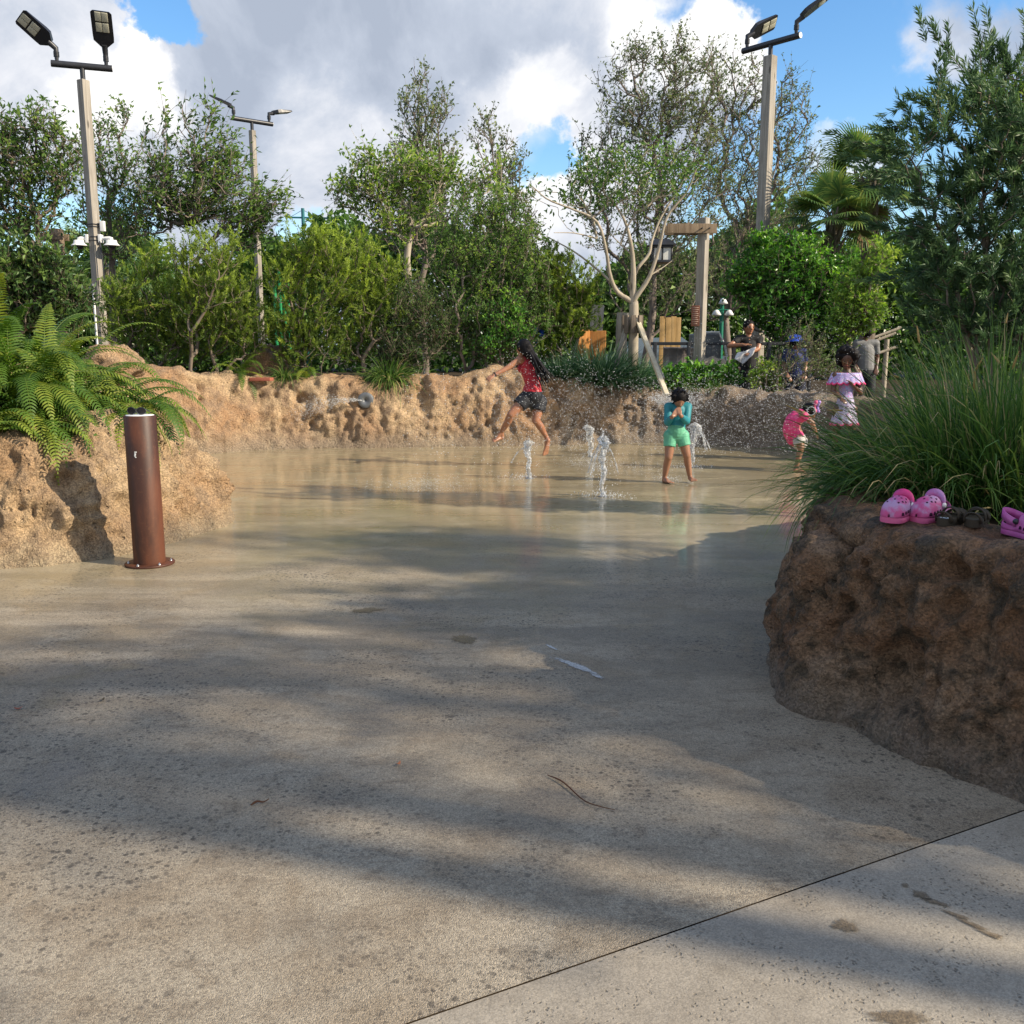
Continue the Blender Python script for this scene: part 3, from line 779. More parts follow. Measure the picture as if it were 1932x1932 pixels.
def tree(name, label, cat, Y, stems, blobs, n, per, leaf, leafm, barkm, r_tip=0.006, r_trunk=0.1, bf=0.25, up=0.8, spread=0.14, group=None,
         upw=0.3, wind=(0, 0, 0), tips_only=True, dy=None, shell=2.4, pts=None, trunk_word='trunk', power=2.3, cluster_tint=0.22, young=0.0, mode='broad', droop=0.0, sag=0.12):
    """stems: list of polylines in world coordinates; the first point of the first stem is the base"""
    T = blob_points(blobs, Y, n, dy, shell) if pts is None else pts
    P, par, n0 = grow(stems, T, bf, up)
    root = thing(name, label, cat, stems[0][0], group)
    tb = MB()
    rad, kids, e = branch_mesh(tb, P, par, n0, r_tip, r_trunk, power, 6, sag)
    lb = MB()
    tg = np.arange(n0, len(P))
    src = P[tg]; dirn = src - P[par[tg]]
    dirn /= np.linalg.norm(dirn, axis=1)[:, None] + 1e-9
    k = np.maximum(1, RNG.poisson(per, len(tg)))
    idx = np.repeat(np.arange(len(tg)), k)
    N = len(idx)
    zr = (src[:, 2] - src[:, 2].min()) / (np.ptp(src[:, 2]) + 1e-6)
    ctint = np.clip(0.42 + cluster_tint * RNG.normal(size=len(tg)) + young * (zr - 0.5), 0.02, 0.98)
    if mode == 'broad':
        nt = max(2, int(round(per / 4)))
        ti = np.repeat(np.arange(len(tg)), nt); NT_ = len(ti)
        td = dirn[ti] * 0.8 + RNG.normal(size=(NT_, 3)) * 0.75 + np.array([0, 0, upw]) + 0.5 * np.array(wind); td /= np.linalg.norm(td, axis=1)[:, None]
        tl_ = spread * RNG.uniform(1.2, 2.8, NT_)
        t0 = src[ti] - dirn[ti] * RNG.random((NT_, 1)) * spread * 2.2
        tq = td + np.array([0, 0, 0.25]); tend = t0 + td * (tl_ * .5)[:, None] + tq * (tl_ * .5)[:, None]
        sd_ = np.cross(td, RNG.normal(size=(NT_, 3))); sd_ /= np.linalg.norm(sd_, axis=1)[:, None] + 1e-9; s2_ = np.cross(td, sd_)
        rr_ = r_tip * .55; tri = [sd_, -.5 * sd_ + .87 * s2_, -.5 * sd_ - .87 * s2_]
        vv_ = np.stack([t0 + rr_ * x for x in tri] + [tend + rr_ * .4 * x for x in tri], 1).reshape(-1, 3)
        bi_ = np.arange(NT_)[:, None, None] * 6
        tb.add(vv_, (bi_ + np.array([[0, 1, 4, 3], [1, 2, 5, 4], [2, 0, 3, 5]])[None]).reshape(-1, 4))
        pick = RNG.integers(0, nt, N) + idx * nt
        fr_ = RNG.random(N) ** .7
        pos = t0[pick] + (tend - t0)[pick] * fr_[:, None] + RNG.normal(size=(N, 3)) * .006
        dr = RNG.normal(size=(N, 3)) * .8 + td[pick] * 0.6 + np.array([0, 0, upw * .5]) + np.array(wind)
        dr[:, 2] -= droop
        ln = leaf[0] * RNG.uniform(0.6, 1.25, N)
        leaves(lb, pos, dr, ln, ln * leaf[1], np.clip(ctint[idx] + RNG.normal(size=N) * 0.15, 0, 1))
    else:
        # shoots: each target carries a spike of narrow leaves all round its stem
        sl_ = leaf[2]
        f = RNG.random(N)
        sd = dirn * 0.8 + np.array([0, 0, upw]) + np.array(wind) + RNG.normal(size=dirn.shape) * 0.3
        sl_ = sl_ * RNG.uniform(.55, 1.3, len(tg))
        sd /= np.linalg.norm(sd, axis=1)[:, None]
        side = RNG.normal(size=(len(tg), 3)) * spread
        pos = src[idx] + side[idx] * 0.2 + sd[idx] * ((f - 0.35) * sl_[idx])[:, None]
        rnd = RNG.normal(size=(N, 3)); rnd -= sd[idx] * (rnd * sd[idx]).sum(1)[:, None]; rnd /= np.linalg.norm(rnd, axis=1)[:, None] + 1e-9
        dr = sd[idx] * 0.75 + rnd * (0.75 - 0.3 * f)[:, None] + np.array(wind)
        ln = leaf[0] * RNG.uniform(0.7, 1.2, N)
        leaves(lb, pos, dr, ln, ln * leaf[1], np.clip(ctint[idx] + (f - 0.5) * 0.35 + RNG.normal(size=N) * 0.1, 0, 1), 0.15, 0.2)
    tb.build(trunk_word, barkm, root)
    lb.build('crown' if trunk_word == 'trunk' else 'foliage', leafm, root, smooth=False, tint=True)
    return root

def pl(Y, *uv):
    return [at(u, v, Y) for u, v in uv]

def stem_from(Y, *uv, j=0.0):
    """first point dropped to the soil"""
    pts = pl(Y, *uv)
    b = pts[0].copy(); b[2] = zb1(b[0], b[1]) - 0.05
    return [b] + pts

# --- trees behind the wall, from far to near
TREES = 'trees behind the rock wall'
tree('park_tree', 'tall sparse tree with bare upper twigs behind the wooden light pole with the raised lamp', 'tree', 27, [stem_from(27, (1368, 600), (1375, 520), (1400, 440))],
     [(1390, 130, 46, .5), (1375, 210, 62), (1440, 240, 66), (1500, 195, 36, .7), (1490, 290, 55), (1440, 350, 78), (1510, 390, 48), (1375, 330, 55), (1400, 440, 60), (1330, 110, 35, .5), (1380, 520, 60, .9), (1450, 470, 60, .8), (1340, 560, 50, .8), (1515, 300, 32, .7), (1520, 240, 26, .6), (1530, 340, 24, .6), (1490, 150, 22, .5), (1420, 180, 28, .5)], 620, 16, (0.09, 0.5), M['leaf_dull'], M['twig'], 0.010, 0.22, 0.4, 1.6, 0.20, TREES, wind=(0.5, 0, 0.1))
tree('park_tree', 'tall broad feathery tree above the hanging lantern, dense with small leaves', 'tree', 24, [stem_from(24, (1225, 640), (1232, 520), (1240, 420), (1245, 320))],
     [(1190, 110, 40, .8), (1265, 105, 46), (1320, 110, 30, .7), (1230, 185, 80), (1305, 190, 62), (1175, 270, 76), (1265, 290, 95), (1125, 320, 40), (1335, 290, 52), (1170, 385, 70), (1275, 390, 85), (1345, 380, 50), (1110, 390, 30), (1150, 150, 26, .5), (1160, 200, 34, .6), (1120, 260, 26, .6), (1095, 340, 24, .5), (1215, 75, 20, .5), (1290, 80, 20, .5), (1240, 470, 62, .8), (1310, 490, 58, .8), (1180, 490, 55, .7), (1270, 550, 55, .7), (1200, 560, 50, .6), (1120, 450, 36, .5)], 1000, 17, (0.085, 0.5), M['leaf_dull'], M['twig'], 0.008, 0.2, 0.4, 1.5, 0.18, TREES, wind=(0.3, 0, 0.1))
tree('park_tree', 'slender pointed tree with thin ascending branches, tallest above the middle shrubs', 'tree', 22, [stem_from(22, (800, 640), (803, 500), (800, 380), (797, 260), (798, 150))],
     [(798, 140, 20, 1.2), (790, 190, 40), (830, 200, 30), (800, 250, 58), (770, 280, 40), (845, 290, 30), (800, 320, 72), (745, 340, 40), (840, 370, 50), (780, 400, 80)], 560, 9, (0.085, 0.5), M['leaf_dull'], M['twig'], 0.007, 0.12, 0.55, 2.2, 0.12, TREES, upw=0.6)
tree('park_tree', 'thin pointed tree with sparse grey-green leaves, shorter and behind the middle shrub', 'tree', 22.5, [stem_from(22.5, (948, 640), (950, 480), (940, 360), (920, 230))],
     [(917, 215, 18, 1.2), (915, 255, 34), (940, 300, 46), (970, 310, 26), (935, 350, 58), (980, 370, 40), (900, 350, 24), (950, 410, 70), (1000, 430, 36)], 380, 8, (0.085, 0.5), M['leaf_dull'], M['twig'], 0.007, 0.1, 0.55, 2.2, 0.12, TREES, upw=0.6)
tree('park_tree', 'bright yellow-green tree with pale leaning stems below the pointed tree', 'tree', 19.5, [stem_from(19.5, (775, 640), (770, 520), (735, 440), (700, 380)), pl(19.5, (771, 525), (772, 450), (765, 390))],
     [(700, 345, 52), (760, 325, 50), (830, 335, 45), (655, 365, 34), (640, 340, 16), (720, 420, 55, .6), (880, 360, 30, .6), (690, 300, 26), (800, 400, 50, .5), (930, 330, 34, .7)], 380, 13, (0.10, 0.5), M['leaf_bright'], M['pale_bark'], 0.008, 0.11, 0.35, 1.3, 0.17, TREES, wind=(0.3, 0, 0))
tree('park_tree', 'dense leafy tree with wind-blown plumes at its top, between the two wooden light poles', 'tree', 20, [stem_from(20, (362, 640), (365, 500), (350, 420)), pl(20, (365, 500), (420, 430)), pl(20, (350, 420), (370, 330), (365, 260))],
     [(340, 365, 70), (425, 385, 74), (505, 390, 44), (290, 390, 55), (390, 320, 55), (345, 230, 32, .6), (395, 215, 22, .5), (435, 295, 34, .6), (300, 285, 38, .7), (310, 215, 16, .4), (470, 430, 50), (250, 440, 46, .6)], 560, 12, (0.11, 0.45), M['leaf_tree'], M['twig'], 0.009, 0.13, 0.3, 1.1, 0.2, TREES, wind=(0.7, 0, 0.1))
tree('park_tree', 'loose small-leaved tree directly behind the pole carrying the white cameras', 'tree', 21, [stem_from(21, (215, 640), (212, 480), (205, 360))],
     [(200, 250, 36, .7), (232, 215, 18, .6), (230, 320, 55, .8), (175, 320, 30, .7), (190, 400, 55, .7), (240, 390, 40), (215, 460, 50, .6), (150, 420, 28, .6)], 320, 10, (0.095, 0.45), M['leaf_tree'], M['twig'], 0.008, 0.09, 0.4, 1.5, 0.17, TREES)
tree('park_tree', 'dark leafy tree with forked reddish limbs at the edge beside the camera pole', 'tree', 18, [stem_from(18, (70, 560), (76, 480), (100, 400), (118, 330)), pl(18, (76, 480), (45, 440), (25, 390))],
     [(60, 290, 66), (15, 380, 62), (110, 330, 42), (85, 225, 30, .7), (-30, 290, 60), (20, 240, 34, .6), (80, 400, 36, .7), (-40, 420, 50), (130, 280, 24, .6)], 480, 12, (0.105, 0.45), M['leaf_tree'], M['bark'], 0.008, 0.11, 0.3, 1.1, 0.18, TREES)
tree('park_tree', 'broad-leaved tree reaching over the top of the dark needle shrub', 'tree', 13, [stem_from(13, (1960, 640), (1965, 420), (1950, 300))],
     [(1880, 165, 40), (1925, 210, 55), (1850, 205, 26, .7), (1940, 280, 60), (1890, 280, 36, .7), (1990, 200, 70)], 320, 15, (0.085, 0.45), M['leaf_tree'], M['bark'], 0.007, 0.12, 0.3, 1.0, 0.15, TREES)

# --- staked young tree with pale forked limbs (drawn from the photo)
def staked_tree():
    Y = 15.4
    limbs = [[(1196, 640), (1196, 600), (1195, 570), (1195, 540), (1195, 506), (1191, 463), (1178, 415), (1152, 373)],
             [(1195, 570), (1165, 551), (1151, 519), (1143, 470), (1126, 418), (1081, 395), (1033, 376), (1003, 350)],
             [(1195, 560), (1198, 515), (1224, 480), (1230, 454), (1246, 412), (1272, 370), (1300, 330)],
             [(1196, 575), (1198, 564), (1224, 525), (1243, 470), (1259, 408), (1295, 363), (1314, 318)],
             [(1178, 562), (1152, 531), (1091, 480), (1033, 447)], [(1126, 450), (1085, 440), (1045, 439)],
             [(1226, 520), (1250, 505), (1268, 492)], [(1191, 480), (1165, 455), (1150, 440)]]
    stems = []
    for k, l in enumerate(limbs):
        off = [0, -0.35, 0.3, -0.25, 0.5, -0.5, 0.2, 0.1][k]
        pts = [at(u, v, Y + off * i / len(l)) for i, (u, v) in enumerate(l)]
        if k == 0: pts[0][2] = zb1(pts[0][0], pts[0][1]) - 0.05
        stems.append(spline(pts, len(pts) * 3))
    bl = [(1150, 360, 36), (1110, 330, 40), (1070, 380, 26, .6), (1200, 350, 45), (1260, 340, 40), (1300, 310, 36), (1100, 400, 26, .5), (1010, 360, 18, .4), (1050, 400, 18, .4), (1170, 300, 30, .7), (1240, 290, 36, .7)]
    T = blob_points(bl, Y, 230)
    P, par, n0 = grow(stems, T, 0.3, 1.4)
    root = thing('staked_tree', 'young staked tree with smooth pale forked limbs beside the wooden lantern post', 'tree', stems[0][0])
    mb = MB()
    r0 = [0.10, 0.046, 0.038, 0.050, 0.030, 0.014, 0.014, 0.014]; r1 = [0.013, 0.008, 0.010, 0.012, 0.008, 0.005, 0.005, 0.006]
    for st, a, b in zip(stems, r0, r1):
        tube(mb, st, a + (b - a) * np.linspace(0, 1, len(st)) ** 0.7, 9)
    # twigs only beyond the drawn limbs
    Q, qp = P, par.copy()
    qp[:n0] = -1
    branch_mesh(mb, Q, qp, n0, 0.005, 0.02, 2.3, 5)
    mb.build('trunk', M['pale_bark'], root)
    lb = MB(); src = P[n0:]
    idx = np.repeat(np.arange(len(src)), 8); N = len(idx)
    ln = 0.085 * RNG.uniform(0.6, 1.3, N)
    leaves(lb, src[idx] + RNG.normal(size=(N, 3)) * 0.09, RNG.normal(size=(N, 3)) + np.array([0.2, 0, 0.2]), ln, ln * 0.42, np.clip(0.45 + 0.2 * RNG.normal(size=N), 0, 1))
    lb.build('crown', M['leaf_tree'], root, smooth=False, tint=True)
    # the stakes hold the tree: timber props and a cradle of battens
    mb = MB()
    c = at(1193, 612, Y)
    for k in range(8):
        a = k * math.pi / 4
        box(mb, c + np.array([math.cos(a) * 0.15, math.sin(a) * 0.15, 0]), (0.035, 0.075, 0.28), rotz(a), 0.004)
    mb.build('batten_collar', M['bark'], root)
    for (u1, v1, u2, v2, dY, m) in ((1200, 598, 1258, 745, -1.35, 'gold_wood'), (1204, 610, 1250, 715, -0.9, 'grey_wood'), (1186, 600, 1150, 735, -0.3, 'grey_wood')):
        a, b = at(u1, v1, Y), at(u2, v2, Y + dY)
        s = MB(); box(s, (a + b) / 2, (0.07, float(np.linalg.norm(b - a)), 0.045), rot_to(b - a), 0.004)
        s.build('prop', M['pale_prop'] if m == 'gold_wood' else M[m], root)
M['pale_prop'] = wood_mat('pale_prop', (0.55, 0.48, 0.34), (0.68, 0.62, 0.48))
staked_tree()

# --- shrubs behind the wall
SHR = 'shrubs along the top of the rock wall'
def shrub(label, Y, blobs, n, per, leaf, m, stems_u, base_v=705, r_tip=0.004, spread=0.1, mode='broad', bark='bark', wind=(0, 0, 0), upw=0.4, group=SHR, shell=2.2, name='shrub', cat='shrub', r_trunk=0.03, young=0.35, tint=0.22, dy=None, bf=0.35, up=1.3):
    stems = []
    for iu, u in enumerate(stems_u):
        p = at(u, base_v, Y + RNG.uniform(-0.25, 0.25)); p[2] = top_z(p[0], p[1]) - 0.04
        q = p + np.array([RNG.uniform(-0.15, 0.15), RNG.uniform(-0.1, 0.1), 0.35])
        stems.append([p, q] if iu == 0 else [stems[0][0], p, q])
    return tree(name, label, cat, Y, stems, blobs, n, per, leaf, m, M[bark], r_tip, r_trunk, bf, up, spread, group, upw, wind, mode=mode, shell=shell, trunk_word='stems', young=young, cluster_tint=tint, dy=dy)

shrub('dark glossy shrub at the edge above the ferns', 12.5, [(45, 500, 62), (110, 530, 55), (-10, 520, 70), (60, 570, 55), (0, 590, 50), (140, 560, 30), (120, 600, 40)], 420, 24, (0.09, 0.45), M['leaf_dark'], (20, 60, 110, -10), 640)
shrub('feathery needle-leaved shrub just beside the camera pole above the far rock wall', 15.0, [(265, 560, 62), (240, 620, 55), (330, 600, 60), (290, 500, 34), (310, 650, 55), (225, 560, 36), (370, 640, 50)], 621, 38, (0.058, 0.22, 0.27), M['leaf_brush'], (240, 290, 330), 690, mode='needle')
shrub('tall yellow-tipped needle-leaved shrub under the dense leafy tree', 14.7, [(385, 520, 62), (345, 480, 34), (420, 480, 40), (440, 560, 70), (400, 600, 70), (470, 610, 50), (380, 450, 24, .7), (450, 650, 50), (340, 560, 50)], 710, 38, (0.058, 0.22, 0.27), M['leaf_brush'], (370, 410, 450), 690, mode='needle')
shrub('tall upright needle-leaved shrub with spiky top under the teal mast', 14.8, [(575, 470, 46), (545, 520, 44), (615, 480, 46), (600, 440, 22, .7), (570, 570, 70), (640, 540, 50), (540, 620, 46), (610, 630, 50), (560, 660, 40)], 710, 38, (0.058, 0.22, 0.27), M['leaf_brush'], (575, 600, 545, 605), 705, mode='needle')
shrub('rounded needle-leaved shrub between the spiky one and the twiggy shrub', 15.1, [(680, 490, 48), (650, 470, 30, .7), (700, 550, 56), (735, 600, 50), (680, 610, 56), (745, 520, 34), (660, 660, 40)], 532, 38, (0.058, 0.22, 0.27), M['leaf_brush'], (690, 700, 720), 690, mode='needle')
shrub('low dark shrub tucked behind the bright grass tuft on the wall', 15.0, [(760, 600, 46), (790, 650, 44), (740, 660, 44), (820, 610, 40), (800, 560, 40)], 300, 24, (0.06, 0.3), M['leaf_dark'], (760, 790), 690)
shrub('big twiggy shrub with many thin upright stems and small leaves in the middle', 15.4, [(880, 420, 60), (940, 400, 44), (975, 460, 56), (860, 490, 58), (930, 500, 66), (1000, 520, 46), (880, 570, 66), (960, 590, 62), (850, 630, 44), (930, 650, 50), (1005, 600, 44), (990, 660, 30)], 900, 21, (0.062, 0.5), M['leaf_tree'], (870, 885, 905, 920, 940, 960, 895), 700, mode='broad', bark='twig', spread=0.085)
shrub('bright leafy sapling low in front of the twiggy shrub', 15.1, [(950, 610, 38), (975, 640, 34), (930, 650, 30), (960, 575, 24)], 150, 22, (0.06, 0.55), M['leaf_gloss'], (950, 960), 705, spread=0.08)
shrub('soft green needle-leaved shrub between the twiggy shrub and the staked tree', 15.8, [(1040, 500, 44), (1080, 540, 52), (1030, 570, 50), (1090, 600, 44), (1050, 640, 44), (1110, 560, 24)], 700, 38, (0.058, 0.22, 0.18), M['leaf_brush'], (1040, 1070), 700, mode='needle')
shrub('dense round glossy shrub with bare lower stems behind the woman in black', 17.2, [(1450, 500, 50), (1510, 490, 50), (1405, 530, 40), (1470, 560, 64), (1540, 545, 58), (1585, 520, 38), (1560, 610, 44), (1440, 590, 36), (1600, 575, 36), (1500, 610, 50), (1440, 465, 22), (1595, 630, 20)], 900, 27, (0.085, 0.55), M['leaf_gloss'], (1450, 1480, 1500, 1520, 1545), 720, spread=0.1, bark='bark', r_tip=0.005)
shrub('yellow-green loose shrub in front of the leaning palm', 15.2, [(1615, 560, 40), (1650, 520, 36), (1600, 610, 34), (1640, 590, 34), (1660, 480, 24, .6)], 220, 22, (0.08, 0.5), M['leaf_bright'], (1615, 1630), 730, spread=0.1)
shrub('dry thin twiggy plant with few leaves beside the woman in black', 15.1, [(1490, 690, 40, 1), (1540, 680, 40), (1460, 720, 24), (1580, 700, 30), (1520, 640, 40)], 320, 7, (0.05, 0.35), M['leaf_dull'], (1470, 1500, 1530, 1560), 735, spread=0.06, r_tip=0.004)
shrub('low glossy ground shrub at the foot of the wooden lantern post', 15.45, [(1270, 715, 20), (1300, 710, 22), (1340, 715, 22), (1375, 712, 18), (1255, 725, 14), (1320, 725, 16)], 180, 22, (0.085, 0.6), M['leaf_gloss'], (1270, 1310, 1350), 738, spread=0.07, tint=0.3)
shrub('thin yellow-green plant low beside the woman in black', 15.1, [(1425, 715, 18), (1445, 700, 20), (1460, 730, 16)], 70, 14, (0.07, 0.4), M['leaf_bright'], (1430, 1445), 738, spread=0.06)

# --- big dark needle shrub in the right planter
def big_shrub():
    Y = 8.0
    bl = [(1850, 500, 100), (1905, 380, 95), (1800, 420, 70), (1835, 320, 64), (1910, 250, 70), (1885, 600, 80), (1775, 520, 54), (1940, 500, 90), (1770, 350, 40, .9),
          (1720, 300, 30, .8), (1760, 240, 30, .7), (1690, 290, 24, .7), (1800, 230, 40, .8), (1860, 200, 40, .8), (1745, 440, 40, .8), (1760, 590, 44), (1820, 620, 50), (1960, 330, 90), (1960, 620, 80), (1700, 380, 22, .6)]
    T = blob_points(bl, Y, 760, 0.9)
    spikes = [((1760, 330), (1680, 280), (1600, 265)), ((1760, 330), (1690, 310), (1610, 300)), ((1790, 300), (1735, 230), (1695, 200)), ((1790, 290), (1770, 190), (1776, 130)),
              ((1800, 270), (1760, 210), (1735, 185)), ((1860, 200), (1800, 110), (1750, 50)), ((1860, 200), (1850, 110), (1858, 55)), ((1880, 190), (1870, 130), (1872, 95)), ((1905, 180), (1900, 120), (1895, 100)),
              ((1820, 260), (1800, 200), (1790, 170)), ((1840, 250), (1835, 190), (1830, 160)), ((1770, 330), (1720, 250), (1690, 240)), ((1740, 300), (1710, 270), (1665, 250)), ((1760, 350), (1700, 330), (1640, 320)),
              ((1780, 470), (1700, 440), (1640, 425)), ((1780, 560), (1720, 520), (1660, 530)), ((1925, 170), (1935, 110), (1940, 70))]
    extra = []
    for s in spikes:
        off = RNG.uniform(-0.5, 0.4)
        extra += list(spline([at(u, v, Y + off) for u, v in s], 9)[2:])
    T = np.vstack([T, extra])
    def zfix(p): p = np.array(p); p[2] = 0.7; return p
    stems = [[zfix(at(1880, 930, Y)), at(1880, 760, Y), at(1870, 600, Y), at(1860, 480, Y), at(1850, 380, Y)], [zfix(at(1925, 930, Y + .1)), at(1930, 700, Y + .1), at(1935, 480, Y + .1), at(1920, 330, Y)], [zfix(at(1850, 930, Y)), at(1840, 700, Y), at(1800, 520, Y), at(1775, 430, Y)]]
    tree('needle_shrub', 'big dark bushy shrub with spiky needle-leaved shoots rising behind the ornamental grass', 'shrub', Y, stems, None, 0, 58, (0.075, 0.14, 0.21), M['leaf_needle'], M['bark'], 0.0034, 0.055, 0.35, 0.7, 0.12, upw=0.12, wind=(-.22, -.05, 0), pts=T, trunk_word='stems', mode='needle', cluster_tint=0.16, young=0.2)
big_shrub()

# --- palms
def palm(label, Y, head, trunk, nf, L, rt, seed):
    rg = np.random.default_rng(seed)
    hp = at(*head, Y)
    tp = [at(u, v, Y) for u, v in trunk]; tp[-1] = tp[-1].copy(); tp[-1][2] = zb1(tp[-1][0], tp[-1][1]) - 0.1
    line = spline([hp] + tp, 40)
    root = thing('cabbage_palm', label, 'palm tree', tp[-1])
    mb = MB(); tube(mb, line, rt * (1 + 0.06 * np.sin(np.arange(40) * 2.4)), 12)
    mb.build('trunk', M['bark'], root)
    bt = MB()     # crossed old leaf boots under the crown
    for k in range(70):
        a = rg.uniform(0, 2 * np.pi); h = rg.uniform(0.1, 1.1)
        p = hp - np.array([0, 0, h]); o = np.array([math.cos(a), math.sin(a), 0])
        tw = np.cross(o, [0, 0, 1]) * rg.uniform(-0.6, 0.6)
        tube(bt, [p + o * rt * 0.9, p + o * (rt + 0.05) + tw * 0.15 + np.array([0, 0, 0.15]), p + o * (rt + 0.1) + tw * 0.3 + np.array([0, 0, 0.32])], [0.035, 0.028, 0.012], 5)
    bt.build('leaf_boots', M['twig'], root)
    lb = MB()
    for k in range(nf):
        a = rg.uniform(0, 2 * np.pi); el = rg.uniform(-0.7, 1.35)
        o = np.array([math.cos(a) * math.cos(el), math.sin(a) * math.cos(el), math.sin(el)])
        sl = L * rg.uniform(0.8, 1.1)
        end = hp + o * sl * 0.55 + np.array([0, 0, -0.10 * sl])
        tube(lb, spline([hp, hp + o * sl * 0.3, end], 6), 0.012, 5, tint=0.55)
        fd = o + np.array([0, 0, -0.35]); fd /= np.linalg.norm(fd)
        sx = np.cross(fd, [0, 0, 1.0]); sx /= np.linalg.norm(sx) + 1e-9
        up = np.cross(sx, fd)
        dead = el < -0.35
        for s in np.linspace(-1.9, 1.9, 38):
            d = fd * math.cos(s) + sx * math.sin(s) + up * (0.10 * math.cos(s * 2))
            w = 0.019
            ln = sl * 0.62 * (1 - 0.10 * abs(s)) * rg.uniform(0.9, 1.05)
            sd = np.cross(d, up); sd /= np.linalg.norm(sd) + 1e-9
            dr = np.array([0, 0, -1.0])
            pts = [end, end + d * ln * 0.35, end + d * ln * 0.7 + dr * ln * 0.07, end + d * ln * 0.95 + dr * ln * (0.22 if not dead else 0.35)]
            v = []
            for p, ww in zip(pts, (0.004, w, w * 0.6, 0.002)):
                v += [p - sd * ww, p + sd * ww]
            t = np.clip(0.45 + 0.18 * rg.normal() + (0.1 if el > 0.4 else 0), 0, 1)
            lb.add(v, np.array([[0, 1, 3, 2], [2, 3, 5, 4], [4, 5, 7, 6]]), 1 if (dead and rg.random() < 0.5) else 0, t)
    lb.build('crown', [M['palm'], M['dead_frond']], root, smooth=False, tint=True)
M['dead_frond'] = plain('dead_frond', (0.20, 0.14, 0.07), 0.8, 0.2, var=0.3)
palm('cabbage palm with straight boot-covered trunk and wide fan fronds behind the yellow-green shrub', 18.6, (1640, 340), [(1640, 470), (1642, 560), (1636, 625), (1628, 720)], 34, 1.30, 0.15, 5)
palm('smaller leaning cabbage palm with drooping fans beside the taller palm', 18.0, (1572, 415), [(1560, 480), (1535, 530), (1515, 620), (1510, 720)], 26, 1.05, 0.11, 9)
palm('distant cabbage palm seen behind the white cameras on the pole', 24, (195, 505), [(196, 560), (200, 640)], 18, 1.9, 0.16, 12)

# --- grasses
def grass(label, name, base, n, L, spreadr, lean, mat, w=0.007, wind=(0, 0, 0), heads=0, flop=0.9, bias=None, group=None, cat='grass clump'):
    root = None
    base = np.array(base, float); base[2] = top_z(base[0], base[1]) - .03
    a = RNG.uniform(0, 2 * np.pi, n)
    r = spreadr * np.sqrt(RNG.random(n))
    b = base + np.column_stack([np.cos(a) * r, np.sin(a) * r, np.zeros(n)])
    el = np.clip(RNG.normal(lean, 0.33, n), 0.1, 1.5)
    az = a + RNG.normal(0, 0.5, n)
    d = np.column_stack([np.cos(az) * np.cos(el), np.sin(az) * np.cos(el), np.sin(el)]) + np.array(wind)
    if bias is not None: d += np.array(bias) * RNG.random((n, 1))
    ln = L * RNG.uniform(0.55, 1.15, n)
    K = 7
    P = np.zeros((n, K, 3)); P[:, 0] = b
    cur = d.copy()
    fl = flop * RNG.uniform(0.4, 1.5, n)
    for k in range(1, K):
        cur = cur + np.column_stack([np.zeros(n), np.zeros(n), -fl * 0.11 * k])
        cur /= np.linalg.norm(cur, axis=1)[:, None]
        P[:, k] = P[:, k - 1] + cur * (ln / (K - 1))[:, None]
    side = np.cross(d, RNG.normal(size=(n, 3)) * 0.5 + np.array([0, 0, 1])); side /= np.linalg.norm(side, axis=1)[:, None] + 1e-9
    ww = w * np.array([0.7, 1, 1, 0.9, 0.75, 0.5, 0.1])
    V = np.stack([P - side[:, None] * ww[None, :, None] / 2, P + side[:, None] * ww[None, :, None] / 2], 2)
    base_i = np.arange(n)[:, None] * 2 * K; k = np.arange(K - 1)[None] * 2
    q = np.stack([base_i + k, base_i + k + 1, base_i + k + 3, base_i + k + 2], -1).reshape(-1, 4)
    t = np.where(RNG.random(n) < .06, 1.2, RNG.normal(0.42, 0.24, n)); t = np.clip(t[:, None] + np.linspace(-0.1, 0.12, K)[None], 0, 1)
    mb = MB(); mb.add(V.reshape(-1, 3), q, 0, np.repeat(t.ravel(), 2))
    if not heads:
        o = mb.build(name, mat, smooth=True, tint=True)
        tag(o, label, cat, group)
        return o
    root = thing(name, label, cat, base, group)
    mb.build('blades', mat, root, smooth=True, tint=True)
    for _ in range(heads):
        k = RNG.choice(np.argsort(P[:, -1, 2])[-max(8, n // 6):]); p = P[k, -1]; dd = P[k, -1] - P[k, -2]
        dd = dd / np.linalg.norm(dd) * .075; hb = MB(); tube(hb, [p, p + dd * 0.2, p + dd * 0.7, p + dd * 1.2], [0.002, 0.006, 0.005, 0.0015], 6)
        hb.build('seed_head', M['seed'], root)
    return root
M['seed'] = plain('seed', (0.38, 0.25, 0.09), 0.8, 0.2, var=0.3, scale=200, bump=0.5)
GR = 'ornamental grass in the shoe planter'
def gb(u, v, Y, z=0.72):
    p = at(u, v, Y); p[2] = z; return p
grass('broad grass clump drooping far over the tip of the dark rock', 'ornamental_grass', gb(1690, 930, 4.85), 460, 0.60, 0.22, 0.85, M['grass'], 0.0085, (-0.25, -0.10, 0), 2, 0.9, (-0.55, -0.3, 0), GR)
grass('dense grass clump directly behind the two pink clogs', 'ornamental_grass', gb(1735, 930, 4.65), 720, 0.74, 0.24, 1.05, M['grass'], 0.0085, (-0.12, 0, 0), 2, 0.75, (-0.4, 0, 0), GR)
grass('upright grass clump with a brown seed head behind the dark sandals', 'ornamental_grass', gb(1835, 930, 4.55), 780, 0.78, 0.24, 1.2, M['grass'], 0.0085, (-0.05, 0, 0), 3, 0.6, None, GR)
grass('grass clump at the picture edge behind the single pink clog', 'ornamental_grass', gb(1930, 930, 4.4), 760, 0.78, 0.24, 1.25, M['grass'], 0.0085, (-0.03, 0, 0), 1, 0.6, None, GR)
